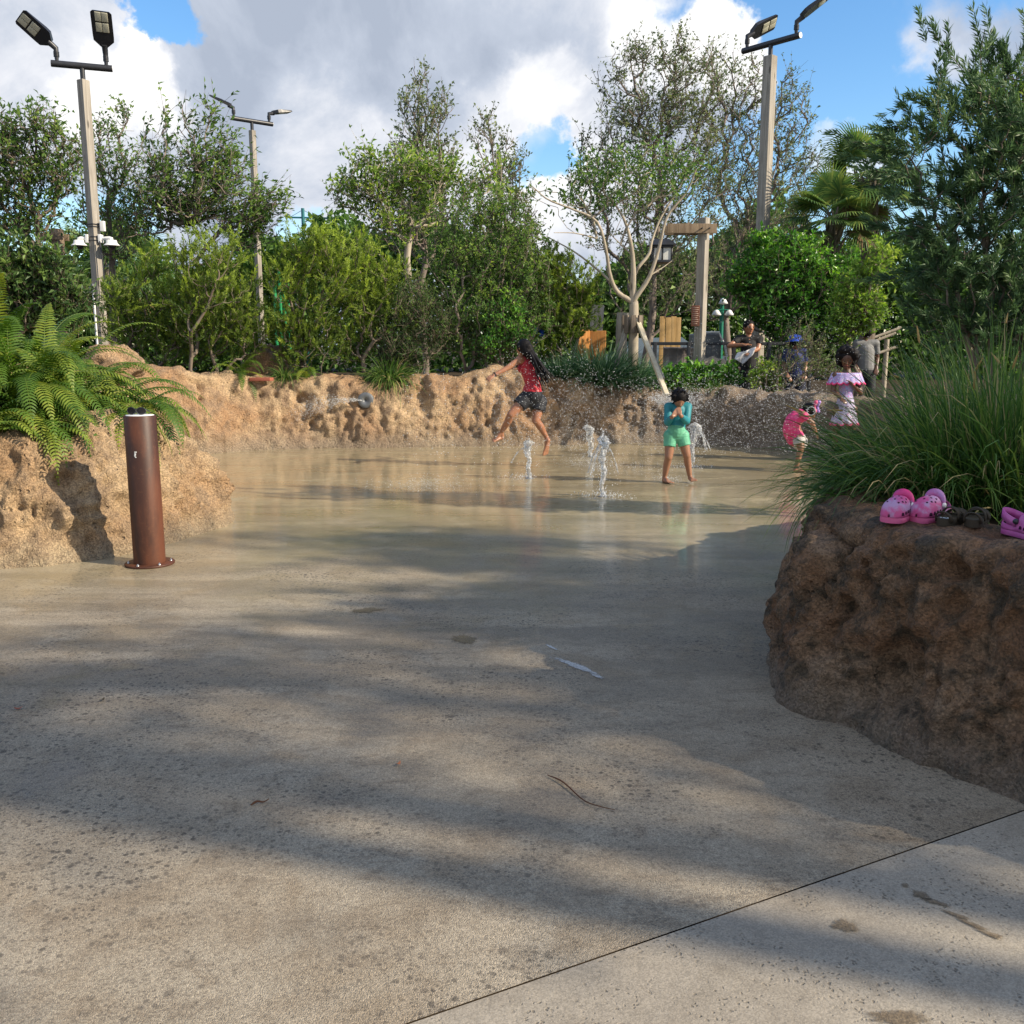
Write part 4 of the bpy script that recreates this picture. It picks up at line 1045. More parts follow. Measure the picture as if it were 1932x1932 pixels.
grass('taller grass clump farther back, between the girl in ruffles and the needle shrub', 'ornamental_grass', gb(1755, 850, 5.7), 620, 0.86, 0.26, 1.15, M['grass'], 0.009, (-0.15, 0, 0), 2, 0.7, (-0.4, 0, 0), GR)
grass('grass clump half hidden under the needle shrub', 'ornamental_grass', gb(1850, 850, 5.6), 620, 0.92, 0.28, 1.2, M['grass'], 0.009, (-0.08, 0, 0), 2, 0.6, None, GR)
grass('grass tuft hanging low over the rock face, in front of the drooping clump', 'ornamental_grass', gb(1640, 945, 4.5, 0.76), 110, 0.46, 0.16, 0.5, M['grass'], 0.0075, (-0.3, -0.5, 0), 0, 1.3, (-0.3, -0.5, 0), GR)
grass('bright green arching grass tuft on top of the far rock wall', 'grass_tuft', at(735, 706, 14.85), 700, 0.62, 0.12, 0.75, M['grass'], 0.012, (0, -0.1, 0), 0, 0.9)
grass('small grass tuft on the rock wall beside the sunlit boulder', 'grass_tuft', at(540, 712, 14.6), 260, 0.4, 0.1, 0.7, M['grass'], 0.011, (0.1, 0, 0), 0, 0.9)
grass('thin grass tuft at the foot of the pole with cameras', 'grass_tuft', at(178, 655, 9.6), 300, 0.28, 0.2, 0.8, M['grass'], 0.008, (0.2, 0, 0), 0, 0.9)
grass('big silvery spiky grass clump on the wall behind the jumping girl', 'silver_grass', at(1130, 728, 15.4), 1500, 0.72, 0.30, 0.75, M['grass_grey'], 0.016, (0, 0, 0.1), 0, 0.35)
grass('second silvery spiky grass clump in front of the staked tree', 'silver_grass', at(1195, 732, 15.55), 900, 0.52, 0.26, 0.75, M['grass_grey'], 0.015, (0.05, 0, 0.1), 0, 0.4)
grass('low silvery grass clump between the twiggy shrub and the jumping girl', 'silver_grass', at(1060, 735, 15.25), 600, 0.45, 0.2, 0.8, M['grass_grey'], 0.014, (0, 0, 0), 0, 0.4)
grass('wispy dry grass on the wall above the boy', 'grass_tuft', at(1330, 742, 15.3), 260, 0.32, 0.35, 1.0, M['grass'], 0.008, (0, 0, 0), 0, 0.6)

# --- ferns
def fern(label, c, nf, L, seed, group, up=(0.5, 1.3), aim=None, name='sword_fern', yellow=0):
    rg = np.random.default_rng(seed)
    c = np.asarray(c, float)
    root = thing(name, label, 'fern', c, group)
    mb = MB()
    L *= 1.12
    for k in range(nf):
        a = rg.uniform(0, 2 * np.pi) if aim is None else aim + rg.normal(0, 1.0)
        el = rg.uniform(*up); ln = L * rg.uniform(0.7, 1.15)
        d = np.array([math.cos(a) * math.cos(el), math.sin(a) * math.cos(el), math.sin(el)])
        K = 30; pts = [c + rg.normal(size=3) * np.array([0.05, 0.05, 0.01])]
        drop = rg.uniform(0.07, 0.15)
        for i in range(K):
            d = d + np.array([0, 0, -drop * (0.4 + i / K)]); d /= np.linalg.norm(d)
            pts.append(pts[-1] + d * ln / K)
        pts = np.array(pts)
        ty = 0.85 if k < yellow else np.clip(rg.normal(0.45, 0.22), 0.08, 0.9)
        tube(mb, pts, np.linspace(0.0042, 0.001, len(pts)), 4, tint=0.6, cap=False)
        fine = np.linspace(0, K, max(16, int(ln / 0.027)))
        f = np.column_stack([np.interp(fine, np.arange(K + 1), pts[:, i]) for i in range(3)])
        t = np.gradient(f, axis=0); t /= np.linalg.norm(t, axis=1)[:, None]
        s0 = np.cross(t, [0, 0, 1.0]); bad = np.linalg.norm(s0, axis=1) < 0.25
        s0[bad] = np.cross(t[bad], [math.cos(a), math.sin(a), 0.0])
        s0 /= np.linalg.norm(s0, axis=1)[:, None] + 1e-9
        sg = np.cumsum(np.concatenate([[1], np.sign((s0[1:] * s0[:-1]).sum(1))])) if False else None
        for i in range(1, len(s0)):
            if s0[i] @ s0[i - 1] < 0: s0[i] = -s0[i]
        nrm = np.cross(s0, t)
        u = np.linspace(0, 1, len(f))
        prof = np.clip(np.minimum(u / 0.18, 1), 0.05, 1) * np.clip(1 - u ** 2.6, 0.06, 1)
        plen = 0.118 * (ln / 0.9) ** 0.7 * prof
        sel = u > 0.08
        for sgn in (-1, 1):
            p = f[sel]; dd = s0[sel] * sgn + t[sel] * 0.35 - nrm[sel] * rg.uniform(0.05, 0.3) * 0
            dd /= np.linalg.norm(dd, axis=1)[:, None]
            pl_ = plen[sel][:, None] * rg.uniform(0.85, 1.1, (sel.sum(), 1)); w = 0.0088
            g_ = np.array([0, 0, -1.0])
            a0 = p; a1 = p + dd * pl_ * 0.35; a2 = p + dd * pl_ * 0.72 + t[sel] * pl_ * 0.06 + g_ * pl_ * 0.10; a3 = p + dd * pl_ * 0.95 + t[sel] * pl_ * 0.16 + g_ * pl_ * 0.30
            tt = t[sel]
            v = np.stack([a0 - tt * w * 0.6, a0 + tt * w * 0.6, a1 - tt * w, a1 + tt * w, a2 - tt * w * 0.8, a2 + tt * w * 0.8, a3 - tt * 0.001, a3 + tt * 0.001], 1)
            N = len(p); bi = np.arange(N)[:, None] * 8
            q = np.concatenate([bi + np.array([[0, 1, 3, 2]]), bi + np.array([[2, 3, 5, 4]]), bi + np.array([[4, 5, 7, 6]])])
            tn = np.clip(ty + 0.06 * rg.normal(size=N) + 0.08 * u[sel], 0, 1)
            mb.add(v.reshape(-1, 3), q, 0, np.repeat(tn, 8))
    mb.build('fronds', M['leaf_fern'], root, smooth=False, tint=True)
    return root
FG = 'ferns massed on the tan rock planter'
FL = 'big arching sword fern in the mass of ferns on the tan rock planter'
fern('sword fern with one yellowing upright frond in front of the camera pole', (-3.50, 7.95, 0.92), 20, 1.05, 1, FG, (0.5, 1.35), yellow=2)
fern('sword fern whose long frond hangs out over the far rock wall', (-3.2, 8.1, 0.95), 14, 0.68, 2, FG, (0.3, 0.9), aim=0.0)
fern('sword fern growing lowest, right behind the rusty bollard', (-3.1, 7.6, 0.92), 16, 0.42, 3, FG, (0.2, 1.2))
for k, (x, y, z, L, lo_, hi_) in enumerate([(-4.25, 7.7, .92, 1.15, .5, 1.4), (-3.85, 7.9, .92, 1.1, .5, 1.4), (-4.05, 7.25, .88, .95, .2, 1.3), (-3.65, 7.4, .88, .68, .3, 1.25), (-3.9, 6.95, .9, .55, .1, 1.1), (-4.35, 7.0, .9, .6, .1, 1.1), (-3.45, 7.05, .9, .45, -.1, 1.0), (-4.6, 7.4, .9, 1.1, .4, 1.35), (-3.4, 7.8, .92, .6, .3, 1.2), (-4.15, 8.3, .95, 1.2, .6, 1.4), (-3.75, 8.35, .95, 1.0, .5, 1.3), (-4.45, 8.0, .95, 1.25, .7, 1.45), (-3.95, 7.6, .92, 1.15, .6, 1.45), (-3.55, 7.5, .9, .72, .5, 1.35), (-4.2, 6.75, .92, .42, .0, 1.0), (-3.7, 6.85, .95, .4, .0, 1.0)]):
    fern(FL, (x, y, z), 22, L, 20 + k, FG, (lo_, hi_))
fern('small pale fern on top of the far rock wall near the red slab', at(575, 712, 14.6), 12, 0.42, 40, None, (0.2, 1.2))
fern('small fern hanging at the foot of the needle shrub by the camera pole', at(455, 705, 14.4), 14, 0.5, 41, None, (0.2, 1.2))

# --- far wood seen through the gaps, one mass
def treeline():
    mb = MB(); n = 110000
    x = RNG.uniform(-30, 30, n); y = RNG.uniform(33, 37, n)
    top = 4.2 + 1.6 * fbm(np.column_stack([x * 0.35, y * 0, y * 0]), 4, 77) + 0.8 * np.clip(x / 12, -1, 1)
    z = 0.3 + RNG.random(n) ** 0.7 * top
    ln = RNG.uniform(0.2, 0.34, n)
    leaves(mb, np.column_stack([x, y, z]), RNG.normal(size=(n, 3)), ln, ln * 0.6, np.clip(0.35 + 0.2 * RNG.normal(size=n), 0, 1))
    o = mb.build('treeline', M['leaf_tree'], smooth=False, tint=True)
    tag(o, 'low green wood in the distance behind all the shrubs', 'wood', kind='stuff')
treeline()

RNG = np.random.default_rng(424)
# --- palms and trees standing off to the side of the viewer: their long soft shade falls across the floor
SH = np.array(SUNV[:]) / SUNV[2]
def side_palm(label, u, v, D, r, over=2.4):
    g0 = gnd(u, v); b = np.array([g0[0] + SH[0] * D, g0[1] + SH[1] * D, 0.0])
    h = D + over
    root = thing('tall_palm', label, 'palm tree', b - np.array([0, 0, .05]), 'palms beside the pavement')
    z = np.linspace(-.05, h, 30); lean = RNG.uniform(-.2, .2)
    mb = MB(); tube(mb, np.column_stack([b[0] + .05 * np.sin(z), b[1] + lean * (z / h) ** 2, z]), r * (1 + .05 * np.sin(z * 9)), 10); mb.build('trunk', M['pale_bark'], root)
    lb = MB(); top = np.array([b[0], b[1] + lean, h])
    for k in range(16):
        a = RNG.uniform(0, 2 * np.pi); el = RNG.uniform(-.3, 1.2); d = np.array([math.cos(a) * math.cos(el), math.sin(a) * math.cos(el), math.sin(el)])
        pts = [top]
        for i in range(10):
            d = d + np.array([0, 0, -.12]); d /= np.linalg.norm(d); pts.append(pts[-1] + d * .13)
        pts = np.array(pts); tube(lb, pts, .012, 4, tint=.5)
        f = spline(pts, 44); s = np.cross([0, 0, 1.0], d); s /= np.linalg.norm(s)
        for sg in (-1, 1):
            leaves(lb, f, np.tile(s * sg + d * .4 + np.array([0, 0, -.3]), (44, 1)), .32, .03, np.full(44, .45))
    lb.build('crown', M['palm'], root, smooth=False, tint=True)
side_palm('tall slim palm whose trunk throws the longest shade stripe across the floor', 160, 1535, 9.2, .12)
side_palm('tall slim palm whose trunk throws the stripe above the fallen twig', 300, 1440, 10.5, .11)
side_palm('tall thin palm shading the pavement corner', 1500, 1680, 8.2, .045)
def side_tree(label, blobs, D, r, per=13):
    cs = []
    for u, v, s, k in blobs:
        g0 = np.array(u) if isinstance(u, tuple) else gnd(u, v); dd = D + RNG.uniform(-.8, .8)
        cs.append((g0 + SH * dd, s, k))
    c0 = np.mean([c for c, s, k in cs], 0)
    pts = np.concatenate([c + RNG.normal(size=(k, 3)) * np.array([s * 1.6, s * .26, s * .42]) for c, s, k in cs])
    tree('park_tree', label, 'tree', 0, [[np.array([c0[0], c0[1], -.05]), np.array([c0[0] + .1, c0[1], c0[2] * .35]), np.array([c0[0], c0[1] + .1, c0[2] * .7])]], None, 0, per, (0.13, 0.5), M['leaf_tree'], M['bark'], 0.01, r, 0.3, 1.2, 0.25, TREES, pts=pts)
side_tree('broad tree off beside the pavement shading the middle of the floor', [(1000, 1290, .8, 34), (560, 1330, .5, 14), (1280, 1330, .6, 24), (760, 1225, .6, 14), (1050, 1190, .5, 16), (350, 1215, .4, 8)], 9.5, .16)
side_tree('tree off beside the pavement shading the foot of the dark rock', [(1560, 1430, .5, 24), (1800, 1580, .45, 18)], 7.5, .14)
side_palm('slim palm whose shade crosses the pavement near the damp stains', 1700, 1800, 8.6, .06)
side_tree('dense tree off beside the shoe planter, keeping the ornamental grass in shade', [((1.7, 4.7, 1.0), 0, .34, 60), ((2.5, 4.9, 1.2), 0, .4, 70), ((2.4, 5.8, 1.4), 0, .4, 60), ((3.0, 6.2, 2.2), 0, .5, 60)], 6.0, .16, 16)
# ------------------------------------------------------------------ bollard with sunglasses
def rust_mat():
    T = NT('rusty_steel')
    co = T.coord(scale=(1, 1, 0.35)); n1 = T.noise(co, 5, 5, 0.6, 0.5); n2 = T.noise(T.coord(), 40, 4)
    c = T.mix(T.step(n1, 0.35, 0.65), (0.045, 0.017, 0.010), (0.115, 0.038, 0.017))
    c = T.mix(T.math('MULTIPLY', T.step(n2, 0.55, 0.75), 0.3), c, (0.16, 0.07, 0.03))
    return T.done(T.bsdf(c, T.math('MULTIPLY_ADD', n1, 0.25, 0.42), 0.4, 0.0, T.bump(n2, 0.12, 0.002)))
M['rust'] = rust_mat()
BL = gnd(283, 1064)
def bollard():
    r, h = 0.108, 1.06
    root = thing('bollard', 'rusty brown steel tube bollard on a round base flange', 'bollard', BL)
    mb = MB(); lathe(mb, [(r, 0.012), (r, h - 0.004), (r - 0.003, h), (r - 0.010, h), (r - 0.012, h - 0.004), (r - 0.012, h - 0.012), (0.001, h - 0.012)], BL, 48)
    mb.build('tube', M['rust'], root)
    mb = MB(); lathe(mb, [(0.001, h - 0.009), (r - 0.0135, h - 0.009), (r - 0.0135, h + 0.001), (r - 0.016, h + 0.003), (0.001, h + 0.003)], BL, 40)
    mb.build('top_plate', M['white_paint'], root)
    mb = MB(); lathe(mb, [(0.168, 0.001), (0.170, 0.004), (0.170, 0.013), (0.167, 0.016), (0.109, 0.016)], BL, 48, cap=False)
    mb.build('base_flange', M['rust'], root)
    for k in range(6):
        a = k * math.pi / 3 + 0.3; p = BL + np.array([math.cos(a) * 0.142, math.sin(a) * 0.142, 0.016])
        mb = MB(); lathe(mb, [(0.011, 0), (0.011, 0.006), (0.006, 0.006), (0.006, 0.014), (0.001, 0.015)], p, 6)
        mb.build('bolt', M['steel'], root)
    # small chipped white mark on the tube
    mb = MB(); d = np.array([0, 0, 0]) - BL; d[2] = 0; d /= np.linalg.norm(d); a0 = math.atan2(d[1], d[0]) - 0.45
    for k, (da, dz, w, hh) in enumerate([(0, 0, .006, .012), (.03, .014, .008, .008), (-.02, -.012, .006, .009), (.02, -.022, .005, .006)]):
        a = a0 + da; c = BL + np.array([math.cos(a) * (r + .0005), math.sin(a) * (r + .0005), 0.80 + dz])
        box(mb, c, (w * 2, 0.0015, hh), rotz(a + math.pi / 2), 0.0004)
    mb.build('paint_mark', M['white_paint'], root)
    # sunglasses
    z = h + 0.004
    sg = thing('sunglasses', 'black sunglasses lying on the white top of the bollard', 'sunglasses', BL + np.array([-0.03, 0, z]))
    ctr = BL + np.array([-0.025, 0.0, z])
    Rz = rotz(-0.12)
    fr = MB(); ln = MB()
    for s in (-1, 1):
        th = np.linspace(0, 2 * np.pi, 26)
        ring = np.column_stack([s * 0.036 + 0.031 * np.cos(th) * (1 + 0.06 * np.cos(2 * th)), 0 * th + 0.010 * (np.abs(s * 0.036 + 0.031 * np.cos(th)) / 0.07) ** 2, 0.026 + 0.024 * np.sin(th)])
        tube(fr, ring @ Rz.T + ctr, 0.003, 6, cap=False)
        v = np.vstack([[s * 0.036, 0.002, 0.026], ring])
        ln.add(v @ Rz.T + ctr, [(0, k, k + 1) for k in range(1, 26)])
    tube(fr, np.array([[-0.008, 0.0, 0.036], [0, -0.002, 0.040], [0.008, 0.0, 0.036]]) @ Rz.T + ctr, 0.003, 6)
    fr.build('frame', M['black_metal'], sg)
    ln.build('lens', plain('dark_lens', (0.012, 0.013, 0.016), 0.08, 0.6, var=0), sg)
    for s in (-1, 1):
        mb = MB(); tube(mb, spline(np.array([[s * 0.068, 0.010, 0.036], [s * 0.066, 0.05, 0.024], [s * 0.060, 0.085, 0.010], [s * 0.056, 0.105, 0.003]]) @ Rz.T + ctr, 10), 0.0032, 6)
        mb.build('temple', M['black_metal'], sg)
bollard()

# ------------------------------------------------------------------ tall light poles
def light_pole(label, base, top, w, ang, bar_ang, heads, half, group='wooden light poles', mh=0.55):
    base = np.array(base); top = np.array(top)
    root = thing('light_pole', label, 'light pole', base, group)
    L = float(np.linalg.norm(top - base)); d = (top - base) / L
    mb = MB(); box(mb, (base + top) / 2, (w, w, L), rotz(ang), 0.008)
    mb.build('post', M['grey_wood'], root)
    mb = MB(); bc = top + np.array([0, 0, 0.22])
    tube(mb, [top - np.array([0, 0, 0.02]), bc], 0.042, 12)
    mb.build('stem', M['black_metal'], root)
    bd = np.array([math.cos(bar_ang), math.sin(bar_ang), 0])
    mb = MB(); tube(mb, [bc - bd * half, bc + bd * half], 0.055, 16)
    mb.build('crossbar', M['black_metal'], root)
    for s in (-1, 1):
        mb = MB(); tube(mb, [bc + bd * half * s, bc + bd * (half + 0.006) * s], 0.05, 16)
        mb.build('end_cap', M['white_paint'], root)
    for s, (az, el, roll, L) in zip((-1, 1), heads):
        p = bc + bd * (half - 0.09) * s + np.array([0, 0, 0.04])
        h = np.array([math.cos(az) * math.cos(el), math.sin(az) * math.cos(el), math.sin(el)])
        hj = p + np.array([0, 0, 0.20 * mh / 0.55])
        j = MB(); tube(j, [p, p + np.array([0, 0, 0.12]), hj, hj + h * 0.14], [0.028, 0.04, 0.045, 0.05], 10)
        for k in range(4): tube(j, [p + np.array([0, 0, 0.07 + 0.022 * k]), p + np.array([0, 0, 0.08 + 0.022 * k])], 0.047, 10)
        Mx = rot_to(h)             # x side, y along, z upper face
        cr, sr = math.cos(roll), math.sin(roll)
        Mx = Mx @ np.array([[cr, 0, sr], [0, 1, 0], [-sr, 0, cr]])
        o = hj + h * 0.10
        out = [(-0.05, 0), (-0.16, 0.10), (-0.165, 0.18), (-0.165, L - 0.03), (-0.135, L), (0.135, L), (0.165, L - 0.03), (0.165, 0.18), (0.16, 0.10), (0.05, 0)]
        tk = [0.075, 0.075, 0.075, 0.035, 0.03, 0.03, 0.035, 0.075, 0.075, 0.075]
        lo = np.array([(x, y, -0.012) for x, y in out]); hi = np.array([(x * 0.92, y * 0.985 + 0.004, t - 0.012) for (x, y), t in zip(out, tk)])
        v = np.vstack([lo, hi]) @ Mx.T + o; n = len(out)
        hb = MB(); hb.add(v, [tuple(range(n))[::-1], tuple(range(n, 2 * n))] + [(k, (k + 1) % n, n + (k + 1) % n, n + k) for k in range(n)])
        head = hb.build('lamp_head', M['black_metal'], root, smooth=False)
        j.build('bracket', M['black_metal'], head)
        for yy in (L - 0.26, L - 0.09):
            pb = MB()
            for xx in (-0.052, 0.052):
                box(pb, np.array([xx, yy, -0.016]) @ Mx.T + o, (0.095, 0.145, 0.012), Mx, 0.005)
            pb.build('led_panel', M['lens'], head)
    return root
def pole_pts(Y, top, low):
    t, b = at(*top, Y), at(*low, Y)
    return np.array([(t[0] + b[0]) / 2, Y, zb1(b[0], Y) - 0.1]), np.array([(t[0] + b[0]) / 2, Y, t[2]])
b_, t_ = pole_pts(17.0, (159, 151), (190, 630))
lp = light_pole('wooden light pole carrying two white dome cameras, its two lamps facing the splash pad', b_, t_, 0.145, R(-28), R(20), [(R(212), R(40), R(38), 0.56), (R(-72), R(52), R(-6), 0.58)], 0.47)
b2_, t2_ = pole_pts(18.6, (1453, 106), (1438, 460))
light_pole('thick wooden light pole with one lamp raised on a bent arm, by the tallest trees', b2_, t2_, 0.185, R(-48), R(-50), [(R(18), R(28), R(-38), 0.58), (R(-15), R(36), R(0), 0.66)], 0.62)
b3_, t3_ = pole_pts(25.0, (479, 246), (485, 520))
light_pole('slim wooden light pole standing farthest away behind the dense leafy tree', b3_, t3_, 0.125, R(-35), R(40), [(R(165), R(28), R(0), 0.55), (R(40), R(12), R(0), 0.50)], 0.56)

def cameras_on_pole():
    root = lp; x0 = (b_[0] + t_[0]) / 2; Y = 17.0
    zc = at(185, 462, Y)[2]
    for s, dx in ((-1, -0.25), (1, 0.31)):
        c = np.array([x0 + dx, Y - 0.06, zc])
        mb = MB(); lathe(mb, [(0.055, 0.075), (0.085, 0.07), (0.095, 0.02), (0.135, -0.015), (0.14, -0.02), (0.10, -0.022)], c, 24)
        cm = mb.build('dome_camera', M['white_paint'], root)
        mb = MB(); ball(mb, c + np.array([0, 0, -0.025]), (0.07, 0.07, 0.06), 16)
        mb.build('dome', plain('smoked_dome', (0.03, 0.03, 0.035), 0.1, 0.6, var=0), cm)
        mb = MB(); e = np.array([x0 + s * 0.11, Y - 0.02, zc + 0.10])
        tube(mb, [e, c + np.array([-s * 0.03, 0, 0.105]), c + np.array([0, 0, 0.10]), c + np.array([0, 0, 0.06])], 0.032, 10)
        box(mb, e, (0.05, 0.12, 0.14), None, 0.006)
        mb.build('camera_arm', M['white_paint'], cm)
    mb = MB(); box(mb, (x0 + 0.16, Y - 0.02, zc + 0.31), (0.075, 0.07, 0.17), None, 0.006); mb.build('antenna_box', M['white_paint'], root)
    Mz = rotz(R(-28)); fn = Mz @ np.array([0, -1, 0])
    p = np.array([x0, Y, 0]) + fn * 0.105 + Mz @ np.array([-0.04, 0, 0])
    mb = MB(); box(mb, p + np.array([0, 0, at(190, 545, Y)[2]]), (0.10, 0.045, 0.16), Mz, 0.005); mb.build('junction_box', M['grey_metal'], root)
    mb = MB(); z0, z1 = zb1(x0, Y), at(190, 553, Y)[2]
    box(mb, p + Mz @ np.array([0.02, 0.01, 0]) + np.array([0, 0, (z0 + z1) / 2]), (0.03, 0.03, z1 - z0), Mz, 0.004); mb.build('conduit', M['white_paint'], root)
    q = np.array([x0 + 0.13, Y - 0.12, 0])
    mb = MB(); zz = at(190, 545, Y)[2]
    tube(mb, spline([q + np.array([0, 0, zc + 0.05]), q + np.array([0.03, 0, (zc + zz) / 2]), q + np.array([0.01, 0, zz - 0.12]), q + np.array([-0.08, -0.02, zz - 0.10])], 16), 0.012, 6)
    mb.build('cable', M['black_metal'], root)
    for z in (zc + 0.13, zc + 0.07, zc + 0.34, zc + 0.30):
        mb = MB(); box(mb, (x0, Y, z), (0.172, 0.172, 0.016), Mz, 0.003); mb.build('strap', M['black_metal'], root)
cameras_on_pole()

# ------------------------------------------------------------------ gallows posts with lantern
def gallows(label, Y, top, low, w, beam_u, beam_v, ang, lantern=None, sign=None):
    t = at(*top, Y); b = at(*low, Y); x = (t[0] + b[0]) / 2
    zb = zb1(x, Y) - 0.1
    root = thing('lantern_post', label, 'lantern post', (x, Y, zb), 'wooden lantern posts')
    mb = MB(); box(mb, (x, Y, (t[2] + zb) / 2), (w, w, t[2] - zb), rotz(ang), 0.008); mb.build('post', M['grey_wood'] if lantern else M['old_wood'], root)
    z = at(low[0], beam_v, Y)[2]
    xa, xb = at(beam_u[0], beam_v, Y)[0], at(beam_u[1], beam_v, Y)[0]
    mb = MB()
    for s in (-1, 1):
        box(mb, ((xa + xb) / 2, Y + s * (w * 0.5 * (abs(math.cos(ang)) + abs(math.sin(ang))) + 0.03), z), (abs(xb - xa), 0.05, 0.15), None, 0.006)
    mb.build('beam', M['old_wood'], root)
    mb = MB()
    for k in (-0.06, 0.06):
        tube(mb, [(x + k, Y - 0.2, z), (x + k, Y + 0.2, z)], 0.012, 8)
    mb.build('bolt', M['black_metal'], root)
    if sign:
        c = at(*sign, Y - 0.12)
        fr = MB(); box(fr, c, (0.13, 0.02, 0.33), rotz(R(-18)), 0.004); so_ = fr.build('notice_board', plain('notice_red', (0.25, 0.10, 0.06), 0.6, 0.3, var=0.1), root)
        ln = MB()
        for k in range(9):
            box(ln, c + rotz(R(-18)) @ np.array([0.0, -0.0115, 0.13 - k * 0.032]), (0.10 - 0.03 * (k % 3 == 2), 0.002, 0.010), rotz(R(-18)))
        ln.build('text_line', plain('notice_line', (0.42, 0.30, 0.24), 0.6, 0.3, var=0.05), so_)
    if lantern:
        u, v0, v1 = lantern
        a, b2 = at(u, v0, Y), at(u, v1, Y); hh = a[2] - b2[2]; w2 = 0.22
        lr = thing('lantern', 'black iron lantern with pale glass hanging from the wooden beam', 'lantern', (a[0], Y, b2[2]))
        c = np.array([a[0], Y, 0])
        mb = MB(); z1 = a[2]
        v = [(-.30, -.30, z1 - 0.10), (.30, -.30, z1 - 0.10), (.30, .30, z1 - 0.10), (-.30, .30, z1 - 0.10), (-.14, -.14, z1), (.14, -.14, z1), (.14, .14, z1), (-.14, .14, z1)]
        mb.add(np.array(v) * np.array([0.75, 0.75, 1]) + c, [(0, 3, 2, 1), (4, 5, 6, 7), (0, 1, 5, 4), (1, 2, 6, 5), (2, 3, 7, 6), (3, 0, 4, 7)])
        mb.build('roof', M['black_metal'], lr, smooth=False)
        mb = MB(); box(mb, c + np.array([0, 0, (z1 + b2[2]) / 2 - 0.03]), (w2 * 1.3, w2 * 1.3, hh - 0.2), None, 0.004); mb.build('glass', plain('frosted_glass', (0.62, 0.63, 0.60), 0.35, 0.5, var=0.1), lr)
        mb = MB()
        for sx in (-1, 0, 1):
            for sy in (-1, 1):
                box(mb, c + np.array([sx * w2 * 0.67, sy * w2 * 0.67, (z1 + b2[2]) / 2 - 0.03]), (0.022, 0.022, hh - 0.14))
                box(mb, c + np.array([sy * w2 * 0.67, sx * w2 * 0.665, (z1 + b2[2]) / 2 - 0.03]), (0.0215, 0.0215, hh - 0.145))
        for zz in (b2[2] + 0.05, z1 - 0.12):
            box(mb, c + np.array([0, 0, zz]), (w2 * 1.55, w2 * 1.55, 0.04), None, 0.004)
        mb.build('frame', M['black_metal'], lr)
        mb = MB(); tube(mb, [c + np.array([0, 0, z1 - 0.02]), c + np.array([0, 0, z - 0.07])], 0.014, 6); mb.build('chain', M['black_metal'], lr)
    return root
gallows('weathered wooden lantern post with a cross beam beside the staked tree', 15.9, (1333, 411), (1313, 715), 0.145, (1256, 1349), 433, R(-38), (1248, 452, 500), (1312, 596))
gallows('short brown wooden post with cross arm far away above the dark glossy shrub', 22, (112, 432), (112, 560), 0.20, (75, 124), 447, R(-20))

# ------------------------------------------------------------------ far green masts and lamps
def mast():
    Y = 34; t, b = at(571, 393, Y), at(571, 600, Y)
    root = thing('teal_mast', 'thin teal mast with wired cross arm rising behind the shrubs', 'mast', (t[0], Y, zb1(t[0], Y)))
    mb = MB(); tube(mb, [(t[0], Y, zb1(t[0], Y) - .1), t], 0.06, 8); mb.build('pole', M['teal_paint'], root)
    z = at(571, 410, Y)[2]; xa, xb = at(541, 410, Y)[0], at(622, 410, Y)[0]
    mb = MB(); tube(mb, [(xa, Y, z), (xb, Y, z - 0.03)], 0.03, 8); mb.build('cross_arm', M['teal_paint'], root)
    for s in (xa + .1, t[0] + 0.5):
        mb = MB(); tube(mb, spline([(t[0], Y, t[2] - .05), ((t[0] + s) / 2, Y, z + 0.12), (s, Y, z)], 10), 0.008, 4); mb.build('wire', M['teal_paint'], root)
    Y = 30
    root = thing('green_frame', 'bright green metal play frame glimpsed through the shrubs', 'play frame', at(530, 600, Y))
    for du in (-12, -3, 5, 12):
        p = at(530 + du, 505 + abs(du) * 2, Y); mb = MB(); tube(mb, [(p[0], Y, 0.3), p], 0.06, 8); mb.build('upright', M['green_bright'], root)
    p, q_ = at(514, 548, Y), at(546, 545, Y); mb = MB(); tube(mb, [p, q_], 0.05, 8); mb.build('rail', M['green_bright'], root)
    Y = 26; t, b = at(1363, 562, Y), at(1363, 660, Y)
    root = thing('street_lamp', 'green lamp post with three small white lamps beyond the lantern post', 'street lamp', (t[0], Y, zb1(t[0], Y)))
    mb = MB(); tube(mb, [(t[0], Y, zb1(t[0], Y) - .1), t], [0.07, 0.05], 10); mb.build('pole', M['green_paint'], root)
    z = at(1363, 592, Y)[2]
    mb = MB(); tube(mb, [(t[0] - .17, Y - .1, z + .1), (t[0] + .17, Y - .1, z + .1)], 0.02, 6); mb.build('arm', M['green_paint'], root)
    for dx, dz in ((-.17, 0), (.17, 0), (0, .30)):
        mb = MB(); lathe(mb, [(0.03, .1), (0.06, .08), (0.13, -.03), (0.10, -.05), (0.02, -.06)], (t[0] + dx, Y - .12, z + dz), 14); mb.build('lamp_shade', M['white_paint'], root)
M['green_bright'] = plain('green_bright', (0.02, 0.30, 0.10), 0.4, 0.5, var=0.1)
mast()

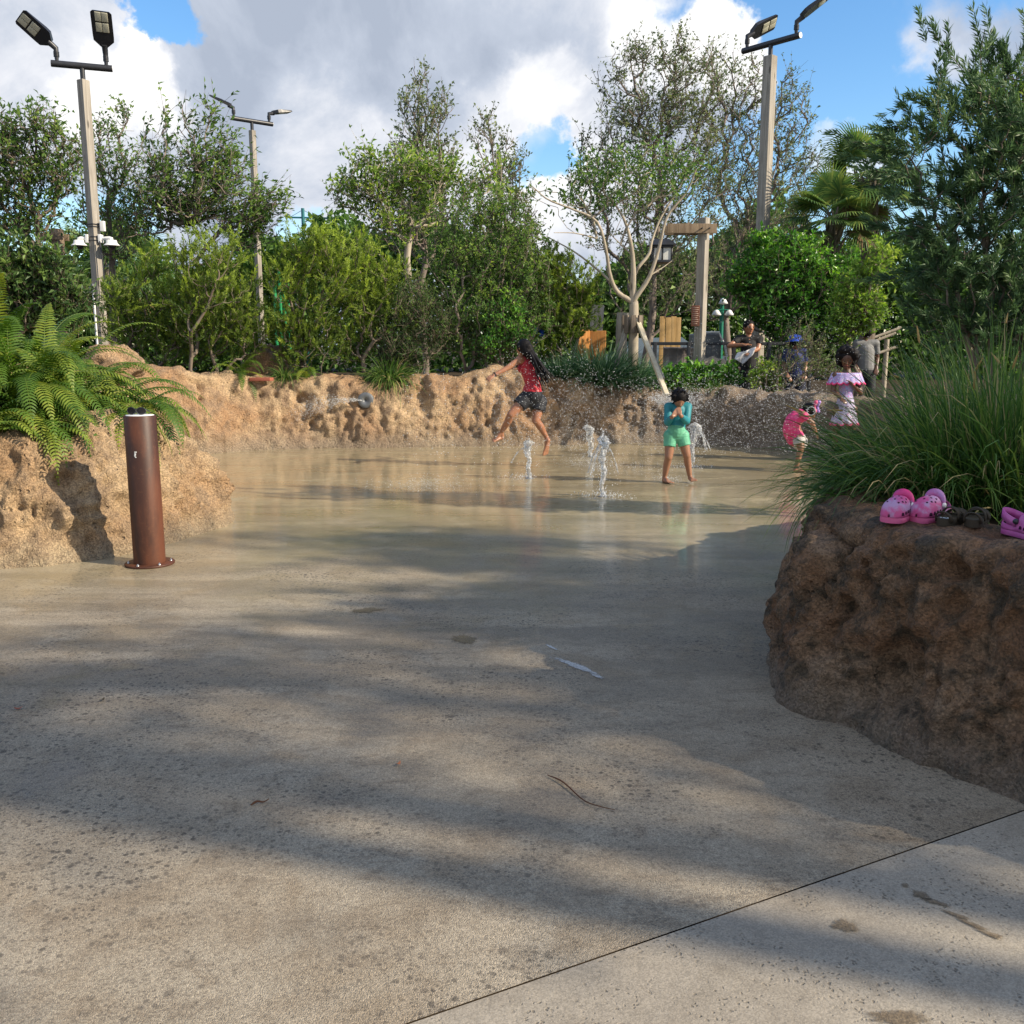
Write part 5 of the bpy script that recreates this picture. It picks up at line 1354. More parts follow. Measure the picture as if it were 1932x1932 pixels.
# ------------------------------------------------------------------ odds and ends between the wall and the distance
def misc():
    # black fence
    Y = 16.8
    root = thing('fence', 'low black metal fence running behind the lantern post', 'fence', at(1232, 690, Y))
    us = (1236, 1300, 1385, 1452, 1530)
    for u in us:
        p = at(u, 645, Y); zb = zb1(p[0], Y) - 0.1
        mb = MB(); box(mb, (p[0], Y, (p[2] + zb) / 2), (0.06, 0.06, p[2] - zb), None, 0.004); mb.build('post', M['black_metal'], root)
    a, b = at(1228, 645, Y), at(1530, 645, Y)
    for dz in (0.0, -0.62):
        mb = MB(); box(mb, ((a[0] + b[0]) / 2, Y + .002, a[2] + dz - .03), (b[0] - a[0], 0.045, 0.055), None, 0.004); mb.build('rail', M['black_metal'], root)
    mb = MB()
    for x in np.arange(a[0] + .1, b[0], 0.12): tube(mb, [(x, Y, a[2] - .03), (x, Y, a[2] - .62)], 0.003, 4)
    for z in np.arange(a[2] - .6, a[2], 0.12): tube(mb, [(a[0], Y + .006, z), (b[0], Y + .006, z)], 0.003, 4)
    mb.build('wire_mesh', M['black_metal'], root)
    # board screen
    Y = 21; root = thing('board_screen', 'upright screen of pale yellow boards behind the black fence', 'wooden screen', at(1262, 645, Y))
    for k, u in enumerate((1250, 1261, 1271, 1280)):
        t, b = at(u, 597 + k % 2 * 2, Y), at(u, 648, Y); b[2] = zb1(b[0], Y)
        mb = MB(); box(mb, (t[0], Y, (t[2] + b[2]) / 2), (0.115, 0.04, t[2] - b[2]), None, 0.005); mb.build('board', M['gold_wood'], root)
    # orange timber box
    Y = 18.5; c = at(1112, 640, Y); zb = zb1(c[0], Y); top = at(1112, 622, Y)[2]
    root = thing('timber_planter', 'orange stained timber box beside the spiky silver grass', 'timber box', (c[0], Y, zb))
    for k, (dx, dy, w, ry) in enumerate(((-.12, -.05, .26, .5), (.14, .02, .36, -.12))):
        mb = MB(); box(mb, (c[0] + dx, Y + dy, (top + zb) / 2 - .02 * k), (w, .06, top - zb), rotz(ry), 0.01); mb.build('side_board', M['orange_wood'], root)
    # logs / posts
    for u, v0, w, lab in ((1127, 585, .13, 'pale log post rising behind the orange timber box'), (1175, 600, .12, 'thin log post just beside the staked tree trunk')):
        Y = 20; t = at(u, v0 - 10, Y); zb = zb1(t[0], Y)
        mb = MB(); z = np.linspace(zb - .1, t[2], 14); tube(mb, np.column_stack([t[0] + .02 * np.sin(z * 3), 0 * z + Y, z]), w * (1 + .05 * np.sin(z * 7)), 12)
        tag(mb.build('log_post', M['pale_bark']), lab, 'post')
    # steel barrel
    Y = 17.4; c = at(1280, 670, Y); zb = zb1(c[0], Y); top = at(1280, 655, Y)[2]
    root = thing('barrel', 'rust streaked grey metal barrel behind the black fence', 'barrel', (c[0], Y, zb))
    r = 0.27; h = max(top - zb, .8)
    prof = [(r, 0), (r + .012, .01), (r, .03)]
    for k in range(1, 3): prof += [(r, h * k / 3 - .03), (r + .014, h * k / 3), (r, h * k / 3 + .03)]
    prof += [(r, h - .03), (r + .012, h - .01), (r, h), (r - .02, h - .015), (.001, h - .015)]
    mb = MB(); lathe(mb, prof, (c[0], Y, zb), 32); mb.build('drum', plain('barrel_steel', (0.28, 0.24, 0.22), 0.4, 0.5, 0.5, 0.35, 6), root)
    # boulders
    def boulder(label, c, r, m, seed):
        mb = MB(); ball(mb, (0, 0, 0), 1.0, 56)
        v = np.concatenate(mb.v); v = v * (1 + 0.22 * fbm(v * 1.6, 4, seed) + .05 * fbm(v * 7, 3, seed + 5))[:, None] * np.array(r) + np.array(c)
        mb.v = [v]; tag(mb.build('boulder', m), label, 'boulder')
    p = at(1345, 700, 16.0); boulder('pale sunlit boulder at the foot of the lantern post', (p[0], 16.0, p[2] - .02), (.34, .28, .24), M['rock_pale'], 3)
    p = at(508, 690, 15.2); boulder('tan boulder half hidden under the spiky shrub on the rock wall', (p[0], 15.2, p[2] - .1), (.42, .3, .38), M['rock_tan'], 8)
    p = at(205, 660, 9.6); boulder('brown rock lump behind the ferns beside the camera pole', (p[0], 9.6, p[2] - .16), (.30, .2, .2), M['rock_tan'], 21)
    # red slab on the wall
    p = at(490, 716, 14.15)
    mb = MB(); box(mb, p + np.array([0, .1, 0]), (.32, .16, .05), rotz(-.1), 0.008); tag(mb.build('clay_slab', plain('clay', (0.33, 0.11, 0.07), 0.8, .3, var=.2, bump=.3)), 'small red clay slab lying on the far rock wall', 'slab')
    # nozzle
    p = place(690, 755, 13.62) + np.array([0, -.03, 0])
    root = thing('spray_nozzle', 'round grey nozzle plate set in the far rock wall', 'nozzle', p)
    Mx = np.array([[1, 0, 0], [0, 0, -1], [0, 1, 0]]) @ np.eye(3)
    mb = MB(); lathe(mb, [(.118, -.5), (.118, .0), (.112, .006), (.02, .007), (.018, -.01), (.001, -.012)], p, 32, Mx); mb.build('plate', M['grey_metal'], root)
    # grey cart with pale rail
    Y = 18.2; c = at(1343, 655, Y); zb = zb1(c[0], Y)
    root = thing('cart', 'grey panelled cart with a pale bent rail behind the lantern post', 'cart', (c[0], Y, zb))
    x0, x1 = at(1325, 640, Y)[0], at(1367, 640, Y)[0]; z1 = at(1340, 628, Y)[2]
    mb = MB(); box(mb, ((x0 + x1) / 2 - .1, Y + .3, (zb + .3 + z1) / 2), (x1 - x0 + .1, .6, z1 - zb - .32), None, .04); mb.build('body', M['grey_metal'], root)
    mb = MB(); tube(mb, [(x0 - .1, Y - .03, z1 + .01), (x1 - .12, Y - .03, z1 + .01), (x1, Y - .03, z1 - .22), (x1 + .05, Y - .03, z1 - .42), (x1 + .05, Y - .03, zb + .2)], .02, 8); mb.build('rail', M['white_paint'], root)
    for dx in (-.2, .25):
        mb = MB(); lathe(mb, [(.08, -.04), (.17, -.045), (.19, 0), (.17, .045), (.08, .04)], ((x0 + x1) / 2 + dx, Y + .1, zb + .18), 20, Mx); mb.build('wheel', M['black_metal'], root)
    # parked car far behind the fence
    Y = 31; c = at(1238, 640, Y); zb = zb1(c[0], Y)
    root = thing('parked_car', 'pale blue-grey car parked far behind the staked tree', 'car', (c[0], Y, zb))
    side = np.array([(-2.1, .35), (-2.1, .75), (-1.3, .95), (-.7, 1.42), (.7, 1.45), (1.3, 1.0), (2.1, .85), (2.15, .35)])
    for nm, lo_, mt in (('body', 0, 'car_paint'),):
        n = len(side); v = np.array([(x, -.85 + .12 * (z > 1.1), z) for x, z in side] + [(x, .85 - .12 * (z > 1.1), z) for x, z in side]) + np.array([c[0], Y, zb])
        mb = MB(); mb.add(v, [tuple(range(n)), tuple(range(n, 2 * n))[::-1]] + [(k, n + k, n + (k + 1) % n, (k + 1) % n) for k in range(n)]); mb.build(nm, plain('car_paint', (.16, .21, .26), .25, .5, .2, .05), root, smooth=False)
    mb = MB(); mb.add(np.array([(-1.15, -.79, .98), (-.68, -.745, 1.36), (.66, -.745, 1.38), (1.12, -.79, 1.02)]) + np.array([c[0], Y, zb]), [(0, 1, 2, 3)]); mb.build('side_window', plain('car_glass', (.03, .04, .05), .06, .6, var=0), root, smooth=False)
    for dx in (-1.35, 1.35):
        for dy in (-.78, .78):
            mb = MB(); lathe(mb, [(.18, -.1), (.3, -.11), (.33, 0), (.3, .11), (.18, .1)], np.array([c[0] + dx, Y + dy, zb + .33]), 20, Mx); mb.build('wheel', M['black_metal'], root)
    # leaning pale handrail poles on the right, behind the palms
    Y = 19; root = thing('timber_handrail', 'pale sloping timber handrail behind the taller cabbage palm', 'handrail', at(1640, 650, Y))
    for (u1, v1, u2, v2) in ((1590, 668, 1690, 628), (1600, 655, 1700, 618), (1590, 690, 1690, 655)):
        mb = MB(); a, b = at(u1, v1, Y), at(u2, v2, Y); tube(mb, [a, b], .028, 8); mb.build('rail', M['pale_bark'], root)
    for u in (1605, 1675):
        mb = MB(); p = at(u, 640, Y); tube(mb, [(p[0], Y + .04, zb1(p[0], Y) - .1), p + np.array([0, .04, 0])], .05, 8); mb.build('post', M['pale_bark'], root)
    # blue cloth
    p = at(1013, 630, 16.6)
    u_, v_ = np.meshgrid(np.linspace(-1, 1, 14), np.linspace(0, 1, 20), indexing='ij')
    X = np.stack([p[0] + (.10 - .04 * v_) * u_ + .05 * np.sin(v_ * 5) - .05 * v_, 16.6 + .05 * np.sin(u_ * 5 + v_ * 3), p[2] + .14 - .34 * v_ - .04 * u_ ** 2], -1).reshape(-1, 3)
    i, j = np.meshgrid(np.arange(13), np.arange(19), indexing='ij'); q = np.stack([i * 20 + j, (i + 1) * 20 + j, (i + 1) * 20 + j + 1, i * 20 + j + 1], -1).reshape(-1, 4)
    mb = MB(); mb.add(X, q); o = mb.build('blue_cloth', plain('blue_cloth', (.03, .12, .55), .7, .2, var=.2)); sm = o.modifiers.new('thick', 'SOLIDIFY'); sm.thickness = .006
    tag(o, 'blue cloth hanging between shrub branches behind the jumping girl', 'cloth')
M['rock_pale'] = rock_mat('rock_pale', (0.42, 0.31, 0.20), (0.55, 0.45, 0.33), (0.36, 0.27, 0.19), (0.4, 0.33, 0.24), zlow=-1)
misc()
RNG = np.random.default_rng(303)
# ------------------------------------------------------------------ people
def capsule(mb, a, b, ra, rb, n=14, flat=False):
    a, b = np.asarray(a, float), np.asarray(b, float)
    d = b - a; L = np.linalg.norm(d); d = d / (L + 1e-9)
    if flat:
        tube(mb, [a, (a + b) / 2, b], [ra, (ra + rb) / 2, rb], n); return
    ph = np.linspace(0, np.pi / 2, 5)
    pts, rad = [], []
    for p in ph[::-1]: pts.append(a - d * ra * math.sin(p)); rad.append(max(ra * math.cos(p), 1e-4))
    for p in ph: pts.append(b + d * rb * math.sin(p)); rad.append(max(rb * math.cos(p), 1e-4))
    tube(mb, pts, rad, n)

def fuse(name, mb, mat, parent, voxel=0.008, smooth=5):
    """welds overlapping pieces into one continuous skin"""
    o = mb.build(name, mat, None)
    m = o.modifiers.new('r', 'REMESH'); m.mode = 'VOXEL'; m.voxel_size = voxel
    s = o.modifiers.new('s', 'SMOOTH'); s.iterations = smooth; s.factor = 0.5
    dg = bpy.context.evaluated_depsgraph_get()
    me = bpy.data.meshes.new_from_object(o.evaluated_get(dg))
    o.modifiers.clear(); old = o.data; o.data = me; bpy.data.meshes.remove(old)
    me.name = name
    if not me.materials: me.materials.append(mat)
    for p in me.polygons: p.use_smooth = True
    if parent is not None:
        o.parent = parent; o.matrix_parent_inverse = parent_inv(parent)
    return o

def hand(mb, w, d, up, L, spread=0.25, curl=0.3, side=1):
    """palm and five unequal fingers; w wrist, d direction, up = back of the hand"""
    d = np.asarray(d, float); d /= np.linalg.norm(d)
    Mx = rot_to(d, up); x, z = Mx[:, 0], Mx[:, 2]
    pw = L * 0.42
    kn = w + d * L * 0.5
    for k in range(4):
        f = (k - 1.5) / 1.5
        capsule(mb, w + x * f * pw * 0.22, kn + x * f * pw * 0.42, L * 0.10, L * 0.085, 8)
        fl = L * (0.44, 0.5, 0.47, 0.36)[k]
        b0 = kn + x * f * pw * 0.42
        fd = d + x * f * spread - z * curl * 0.4; fd /= np.linalg.norm(fd)
        b1 = b0 + fd * fl * 0.5
        fd2 = fd - z * curl; fd2 /= np.linalg.norm(fd2)
        capsule(mb, b0, b1, L * 0.066, L * 0.058, 8); capsule(mb, b1, b1 + fd2 * fl * 0.5, L * 0.058, L * 0.048, 8)
    t0 = w + d * L * 0.15 + x * side * pw * 0.35
    td = d * 0.7 + x * side * 0.8 - z * 0.2; td /= np.linalg.norm(td)
    capsule(mb, t0, t0 + td * L * 0.22, L * 0.085, L * 0.07, 8); capsule(mb, t0 + td * L * 0.22, t0 + td * L * 0.25 + d * L * 0.18, L * 0.068, L * 0.052, 8)

def foot(mb, ankle, toe, heel, r):
    ankle, toe, heel = map(lambda p: np.asarray(p, float), (ankle, toe, heel))
    d = toe - heel; L = np.linalg.norm(d); d /= L
    s = np.cross(d, ankle - heel); s /= np.linalg.norm(s) + 1e-9
    capsule(mb, ankle, heel + d * 0.12 * L, r, r * 1.05, 10)
    ball_c = heel + d * L * 0.68
    for k in (-1, 0, 1): capsule(mb, heel + d * 0.1 * L, ball_c + s * k * r * 0.75, r * 0.9, r * 0.62, 8)
    capsule(mb, ankle, ball_c, r * 0.9, r * 0.6, 8)
    for k in range(5):
        f = (k - 2) / 2
        capsule(mb, ball_c + s * f * r * 1.05, toe + s * f * r * 1.15 - d * abs(f + 0.6) * r * 0.5, r * 0.42, r * (0.40 if k == 0 else 0.28), 7)

def skin(name, c):
    T = NT(name); nz = T.noise(T.coord(), 14, 4)
    hsv = T.n('HueSaturation'); hsv.inputs['Color'].default_value = (*c, 1); T.l(T.math('MULTIPLY_ADD', nz, 0.35, 0.82), hsv.inputs['Value'])
    b = T.bsdf(hsv.outputs[0], 0.38, 0.5)
    T.shader.inputs['Subsurface Weight'].default_value = 0.12; T.shader.inputs['Subsurface Radius'].default_value = (0.02, 0.008, 0.004)
    return T.done(b)
M['skin_tan'] = skin('skin_tan', (0.34, 0.155, 0.085))
M['skin_mid'] = skin('skin_mid', (0.30, 0.15, 0.09))
M['skin_dark'] = skin('skin_dark', (0.11, 0.05, 0.03))
M['hair'] = plain('hair', (0.006, 0.005, 0.006), 0.6, 0.18, var=0.5, scale=90, bump=0.8)
M['lip'] = plain('lip', (0.22, 0.07, 0.06), 0.4, 0.4, var=0.1)
M['eye'] = plain('eye', (0.02, 0.015, 0.012), 0.15, 0.6, var=0)

def head(mb, c, f, up, r):
    """skull, jaw, nose and ears in direction f"""
    f = np.asarray(f, float); f /= np.linalg.norm(f)
    Mx = rot_to(f, up); x, z = Mx[:, 0], Mx[:, 2]
    ball(mb, c, (r * 0.80, r * 0.98, r), 18, Mx)
    ball(mb, c + f * r * 0.28 - z * r * 0.52, (r * 0.60, r * 0.62, r * 0.56), 14, Mx)
    capsule(mb, c + f * r * 0.93 + z * r * 0.02, c + f * r * 1.06 - z * r * 0.28, r * 0.10, r * 0.15, 8)
    ball(mb, c + f * r * 0.72 - z * r * 0.88, r * 0.22, 8)
    for s in (-1, 1):
        ball(mb, c + x * s * r * 0.82 - z * r * 0.08 - f * r * 0.05, (r * 0.10, r * 0.16, r * 0.26), 10, Mx)
    return x, f, z

def face(root, c, x, f, z, r):
    e = MB()
    for s in (-1, 1):
        ball(e, c + f * r * 0.86 + x * s * r * 0.32 + z * r * 0.04, (r * 0.15, r * 0.08, r * 0.07), 8, np.stack([x, f, z], 1))
        capsule(e, c + f * r * 0.90 + x * s * r * 0.18 + z * r * 0.22, c + f * r * 0.80 + x * s * r * 0.48 + z * r * 0.22, r * 0.035, r * 0.03, 6)
    e.build('eyes', M['eye'], root)
    m_ = MB(); ball(m_, c + f * r * 0.90 - z * r * 0.55, (r * 0.24, r * 0.07, r * 0.07), 8, np.stack([x, f, z], 1)); m_.build('mouth', M['lip'], root)

def cloth_mat(name, c, rough=0.6, pat=None):
    T = NT(name); co = T.coord(); nz = T.noise(co, 22, 4, 0.6)
    col = T.ramp(nz, [(0.3, tuple(x * 0.8 for x in c)), (0.7, tuple(min(1, x * 1.1) for x in c))])
    if pat is not None:
        v = T.voro(co, pat[0]); sc = T.n('SeparateColor'); T.l(v.outputs['Color'], sc.inputs[0])
        for k, pc in enumerate(pat[1]):
            col = T.mix(T.math('MULTIPLY', T.step(sc.outputs[k % 3], 0.62, 0.66), T.step(v.outputs['Distance'], 0.5, 0.3)), col, pc)
    wr = T.noise(T.coord(scale=(1, 1, 2.2)), 16, 4, 0.6, 0.8)
    return T.done(T.bsdf(col, rough, 0.35, 0, T.bump(wr, 0.5, 0.012)))

def jumping_girl():
    Y = 12.0; k = 2160 / 1932
    def p(cx, cy, dy=0.0): return at((1000 + cx / 6.44) / k, (690 + cy / 6.44) / k, Y + dy)
    base = p(780, 1750); base[2] = 0
    root = thing('person', 'girl in red tank top and black shorts jumping barefoot in the water, long dark hair', 'person', base)
    hc = p(668, 280, -0.02); neck = p(712, 400, 0.03); chest = p(735, 545, 0.03); waist = p(800, 760, 0.0); pel = p(790, 925, 0.0)
    Ls, Rs = p(615, 445, -0.04), p(800, 470, 0.12)
    Le, Lw = p(440, 565, -0.12), p(265, 655, -0.2)
    hl, hr = p(690, 985, -0.03), p(885, 1010, 0.06)
    kl, al = p(500, 1190, -0.12), p(375, 1420, 0.02); tl, hel = p(245, 1545, -0.02), p(395, 1490, 0.05)
    kr, ar = p(840, 1270, -0.02), p(980, 1490, 0.10); tr, her = p(965, 1745, 0.08), p(1010, 1510, 0.06)
    b = MB()
    x, f, z = head(b, hc, np.array([-0.75, 0.62, -0.12]), (0.08, 0, 1), 0.093)
    capsule(b, neck, hc - np.array([0, 0, .03]), .042, .045)
    capsule(b, Ls, Rs, .055, .055); capsule(b, chest, waist, .105, .085); capsule(b, waist, pel, .085, .11); capsule(b, neck, chest, .06, .10)
    capsule(b, Ls, Le, .046, .034); capsule(b, Le, Lw, .034, .023); hand(b, Lw, Lw - Le + np.array([0, -.02, -.03]), (0.2, -0.5, 1), 0.125, 0.3, 0.35, 1)
    Re, Rw = Rs + np.array([-.02, .17, -.12]), Rs + np.array([-.17, .32, -.10])
    capsule(b, Rs, Re, .046, .034); capsule(b, Re, Rw, .034, .023); hand(b, Rw, Rw - Re, (0, 0, 1), 0.125, 0.3, 0.3, -1)
    for h_, k_, a_, t_2, e_ in ((hl, kl, al, tl, hel), (hr, kr, ar, tr, her)):
        capsule(b, h_, k_, .082, .052); mid = k_ + (a_ - k_) * .35 + np.array([.008, -.01, 0]); capsule(b, k_, mid, .048, .050); capsule(b, mid, a_, .050, .029)
        foot(b, a_, t_2, e_, .030)
    fuse('body', b, M['skin_tan'], root, 0.0065, 4)
    s = MB(); capsule(s, chest + (chest - waist) * .12, waist, .112, .100); capsule(s, waist, p(790, 860), .098, .125, flat=False)
    capsule(s, p(650, 560, 0), p(850, 600, 0.06), .06, .06)
    fuse('tank_top', s, cloth_mat('red_print', (0.45, 0.02, 0.035), 0.55, (60, [(0.55, 0.25, 0.25), (0.16, 0.0, 0.02)])), root, .007, 3)
    for q in ((655, 690, 0), (800, 470, .1)):
        pass
    st = MB()
    for a, c_ in ((p(680, 400, -.045), p(735, 505, -.10)), (p(790, 440, .0), p(800, 540, -.06))):
        tube(st, spline([a + np.array([0, .06, 0.015]), a, c_], 10), .008, 6)
    st.build('strap', cloth_mat('red_strap', (0.40, .02, .03)), root)
    s = MB(); capsule(s, p(790, 880), pel, .124, .132); capsule(s, hl, hl + (kl - hl) * .42, .102, .098, flat=True); capsule(s, hr, hr + (kr - hr) * .50, .105, .100, flat=True)
    capsule(s, hl, hr, .10, .10)
    fuse('shorts', s, cloth_mat('black_shorts', (0.014, 0.016, 0.022), .6), root, .0075, 3)
    hm = MB(); Mx = np.stack([x, f, z], 1)
    ball(hm, hc - f * .014 + z * .012, (.087, .098, .099), 20, Mx); capsule(hm, hc - f * .07, p(790, 400, -.06), .06, .05)
    capsule(hm, hc + z * .02 - f * .02, hc - f * .06 - z * .06, .085, .07)
    tail = spline([p(770, 360, -.08), p(850, 480, -.14), p(900, 580, -.15), p(960, 660, -.13), p(1000, 740, -.10)], 14)
    for i in range(13): capsule(hm, tail[i], tail[i + 1], .058 - .0032 * i, .058 - .0032 * (i + 1), 10)
    for j in range(14):
        o = RNG.normal(size=3) * .03; t = tail + o * np.linspace(.6, 2.2, 14)[:, None]; tube(hm, t, np.linspace(.016, .006, 14), 6)
    fuse('hair', hm, M['hair'], root, .0065, 2)
    br = MB(); th = np.linspace(0, 2 * np.pi, 17); d = (Lw - Le) / np.linalg.norm(Lw - Le); Mb = rot_to(d)
    tube(br, Lw - d * .02 + (np.cos(th)[:, None] * Mb[:, 0] + np.sin(th)[:, None] * Mb[:, 2]) * .028, .006, 6, cap=False); br.build('bracelet', M['black_metal'], root)
jumping_girl()

def boy():
    Y = 10.6; k = 2160 / 1932
    def p(cx, cy, dy=0.0): return at((1360 + cx / 8.05) / k, (800 + cy / 8.05) / k, Y + dy)
    base = p(560, 1760); base[2] = 0
    root = thing('person', 'small boy in teal rash shirt and green shorts covering his face with both hands', 'person', base)
    hc = p(590, 320, -.06); neck = p(570, 430, .02); Ls, Rs = p(405, 470, .02), p(725, 470, .02)
    chest = p(565, 540, .03); waist = p(545, 760, .03); pel = p(535, 900, .02)
    Le, Re = p(390, 730, -.07), p(710, 710, -.07); Lw, Rw = p(470, 630, -.20), p(605, 610, -.20)
    hl, hr = p(440, 960, .02), p(635, 960, .02); kl, kr = p(405, 1320, -.03), p(715, 1290, -.02); al, ar = p(335, 1660, .05), p(765, 1660, .04)
    b = MB(); x, f, z = head(b, hc, np.array([0.02, -0.80, -0.60]), (0, -.5, 1), .088)
    capsule(b, neck, hc, .037, .04); capsule(b, Ls, Rs, .045, .045); capsule(b, chest, waist, .088, .082); capsule(b, waist, pel, .082, .086)
    for s_, e_, w_, sd in ((Ls, Le, Lw, 1), (Rs, Re, Rw, -1)):
        capsule(b, s_, e_, .037, .030); capsule(b, e_, w_, .030, .021)
        tgt = hc + f * .075 + x * (-.032 if sd > 0 else .032) + z * -.02
        hand(b, w_, tgt - w_ + np.array([0, -.01, 0.02]), np.array([0, -1, 0.3]), .105, .12, .12, sd)
    g1 = al.copy(); 
    al[2] = .055; tl = p(455, 1765, -.10); tl[2] = .018; hel = p(310, 1765, .07); hel[2] = .022
    ar[2] = max(ar[2], .07); tr = p(845, 1750, -.06); her = p(765, 1760, .05); tr[2] = .03; her[2] = .045
    for h_, k_, a_, t_2, e_ in ((hl, kl, al, tl, hel), (hr, kr, ar, tr, her)):
        capsule(b, h_, k_, .068, .046); mid = k_ + (a_ - k_) * .33 + np.array([0, .012, 0]); capsule(b, k_, mid, .041, .043); capsule(b, mid, a_, .043, .026); foot(b, a_, t_2, e_, .026)
    fuse('body', b, M['skin_mid'], root, .006, 4)
    s = MB(); capsule(s, chest, waist, .098, .097); capsule(s, waist, p(540, 850, .02), .097, .096); capsule(s, Ls, Rs, .054, .054); capsule(s, neck - np.array([0, 0, .03]), chest, .05, .09)
    for s_, e_, w_ in ((Ls, Le, Lw), (Rs, Re, Rw)):
        capsule(s, s_, e_, .050, .043); capsule(s, e_, e_ + (w_ - e_) * .8, .043, .031, flat=True)
    fuse('rash_shirt', s, cloth_mat('teal_shirt', (0.02, 0.21, 0.25), .5), root, .0065, 3)
    s = MB(); capsule(s, p(540, 830, .02), pel, .098, .100); capsule(s, hl - np.array([0, 0, .0]), hr, .082, .082)
    for h_, k_ in ((hl, kl), (hr, kr)): capsule(s, h_ + (h_ - k_) * .1, h_ + (k_ - h_) * .52, .080, .070, flat=True)
    fuse('shorts', s, cloth_mat('green_shorts', (0.13, 0.43, 0.27), .5), root, .0065, 3)
    hm = MB(); Mx = np.stack([x, f, z], 1); ball(hm, hc - f * .012 + z * .014, (.084, .094, .092), 20, Mx)
    for j in range(170):
        d = RNG.normal(size=3); d /= np.linalg.norm(d); d -= f * max(0, d @ f - .25)
        q0 = hc - f * .012 + z * .014 + Mx @ (np.array([.082, .092, .09]) * (Mx.T @ d)); capsule(hm, q0, q0 + d * RNG.uniform(.004, .028) + RNG.normal(size=3) * .012 + np.array([0, -.010, -.016]), .010, .003, 6)
    fuse('hair', hm, M['hair'], root, .005, 1)
boy()

def pink_child():
    Y = 11.6; k = 2160 / 1932
    def p(cx, cy, dy=0.0): return at((1600 + cx / 6.44) / k, (700 + cy / 6.44) / k, Y + dy)
    base = p(520, 1750); base[2] = 0
    root = thing('person', 'small child in pink shirt bending over beside the grass, hair tied with bows', 'person', base)
    pel = p(520, 1420, .05); waist = p(470, 1280, .03); chest = p(540, 1140, .0); Ls, Rs = p(600, 1120, -.09), p(620, 1110, .10); hc = p(690, 1080, 0)
    b = MB(); x, f, z = head(b, hc, np.array([.75, -.15, -.65]), (.6, 0, .7), .085)
    capsule(b, chest, hc, .05, .045); capsule(b, pel, waist, .085, .08); capsule(b, waist, chest, .08, .085); capsule(b, Ls, Rs, .042, .042)
    for s_, dy, sd in ((Ls, -.12, 1), (Rs, .1, -1)):
        e_ = p(730, 1240, dy); w_ = p(780, 1370, dy * .6); capsule(b, s_, e_, .036, .03); capsule(b, e_, w_, .03, .021); hand(b, w_, w_ - e_, (1, 0, .3), .095, .2, .3, sd)
    for dy in (-.08, .09):
        h_ = pel + np.array([0, dy, -.02]); kn = p(575, 1580, dy); a_ = p(520, 1740, dy); a_[2] = .06; t_2 = a_ + np.array([.12, -.02, -.045]); e_ = a_ + np.array([-.035, 0, -.04])
        capsule(b, h_, kn, .062, .043); capsule(b, kn, a_, .042, .026); foot(b, a_, t_2, e_, .024)
    fuse('body', b, M['skin_mid'], root, .0065, 4)
    pk = cloth_mat('pink_shirt', (0.75, 0.06, 0.22), .5, (18, [(0.8, .12, .30), (.6, .03, .16)]))
    s = MB(); sp = spline([chest + np.array([.02, 0, .0]), p(475, 1200, .0), p(445, 1330, .03), p(500, 1440, .05)], 10)
    rr = np.interp(np.arange(10), [0, 4, 9], [.088, .098, .112])
    for i in range(9): capsule(s, sp[i], sp[i + 1], rr[i], rr[i + 1])
    for s_, dy in ((Ls, -.12), (Rs, .1)): capsule(s, s_, s_ + (p(730, 1240, dy) - s_) * .55, .048, .044, flat=True)
    fuse('shirt', s, pk, root, .007, 3)
    s = MB(); capsule(s, p(520, 1450, .05), p(560, 1500, .05), .10, .10)
    for dy in (-.08, .09): capsule(s, pel + np.array([0, dy, -.02]), pel + np.array([0, dy, -.02]) + (p(575, 1580, dy) - pel - np.array([0, dy, -.02])) * .6, .08, .074, flat=True)
    fuse('shorts', s, cloth_mat('pale_shorts', (.5, .48, .46), .6), root, .007, 3)
    hm = MB(); Mx = np.stack([x, f, z], 1); ball(hm, hc - f * .013 + z * .012, (.082, .092, .09), 18, Mx); fuse('hair', hm, M['hair'], root, .006, 1)
    th = np.linspace(0, 2 * np.pi, 24); g_ = MB(); c = hc - x * .0 + np.array([-.005, -.085, .01])
    tube(g_, c + np.column_stack([.05 * np.cos(th), 0 * th, .05 * np.sin(th)]), .006, 6, cap=False); g_.build('head_band', plain('grey_band', (.3, .36, .38), .4, .5, var=.1), root)
    for dx, cc in ((.045, (.72, .12, .26)), (.08, (.35, .22, .62))):
        g_ = MB(); c = hc + np.array([dx, -.05, .055])
        capsule(g_, c, c + np.array([.012, -.01, .06]), .012, .026, 8); capsule(g_, c, c + np.array([.01, -.01, -.05]), .012, .022, 8); g_.build('bow', cloth_mat('bow', cc), root)
pink_child()

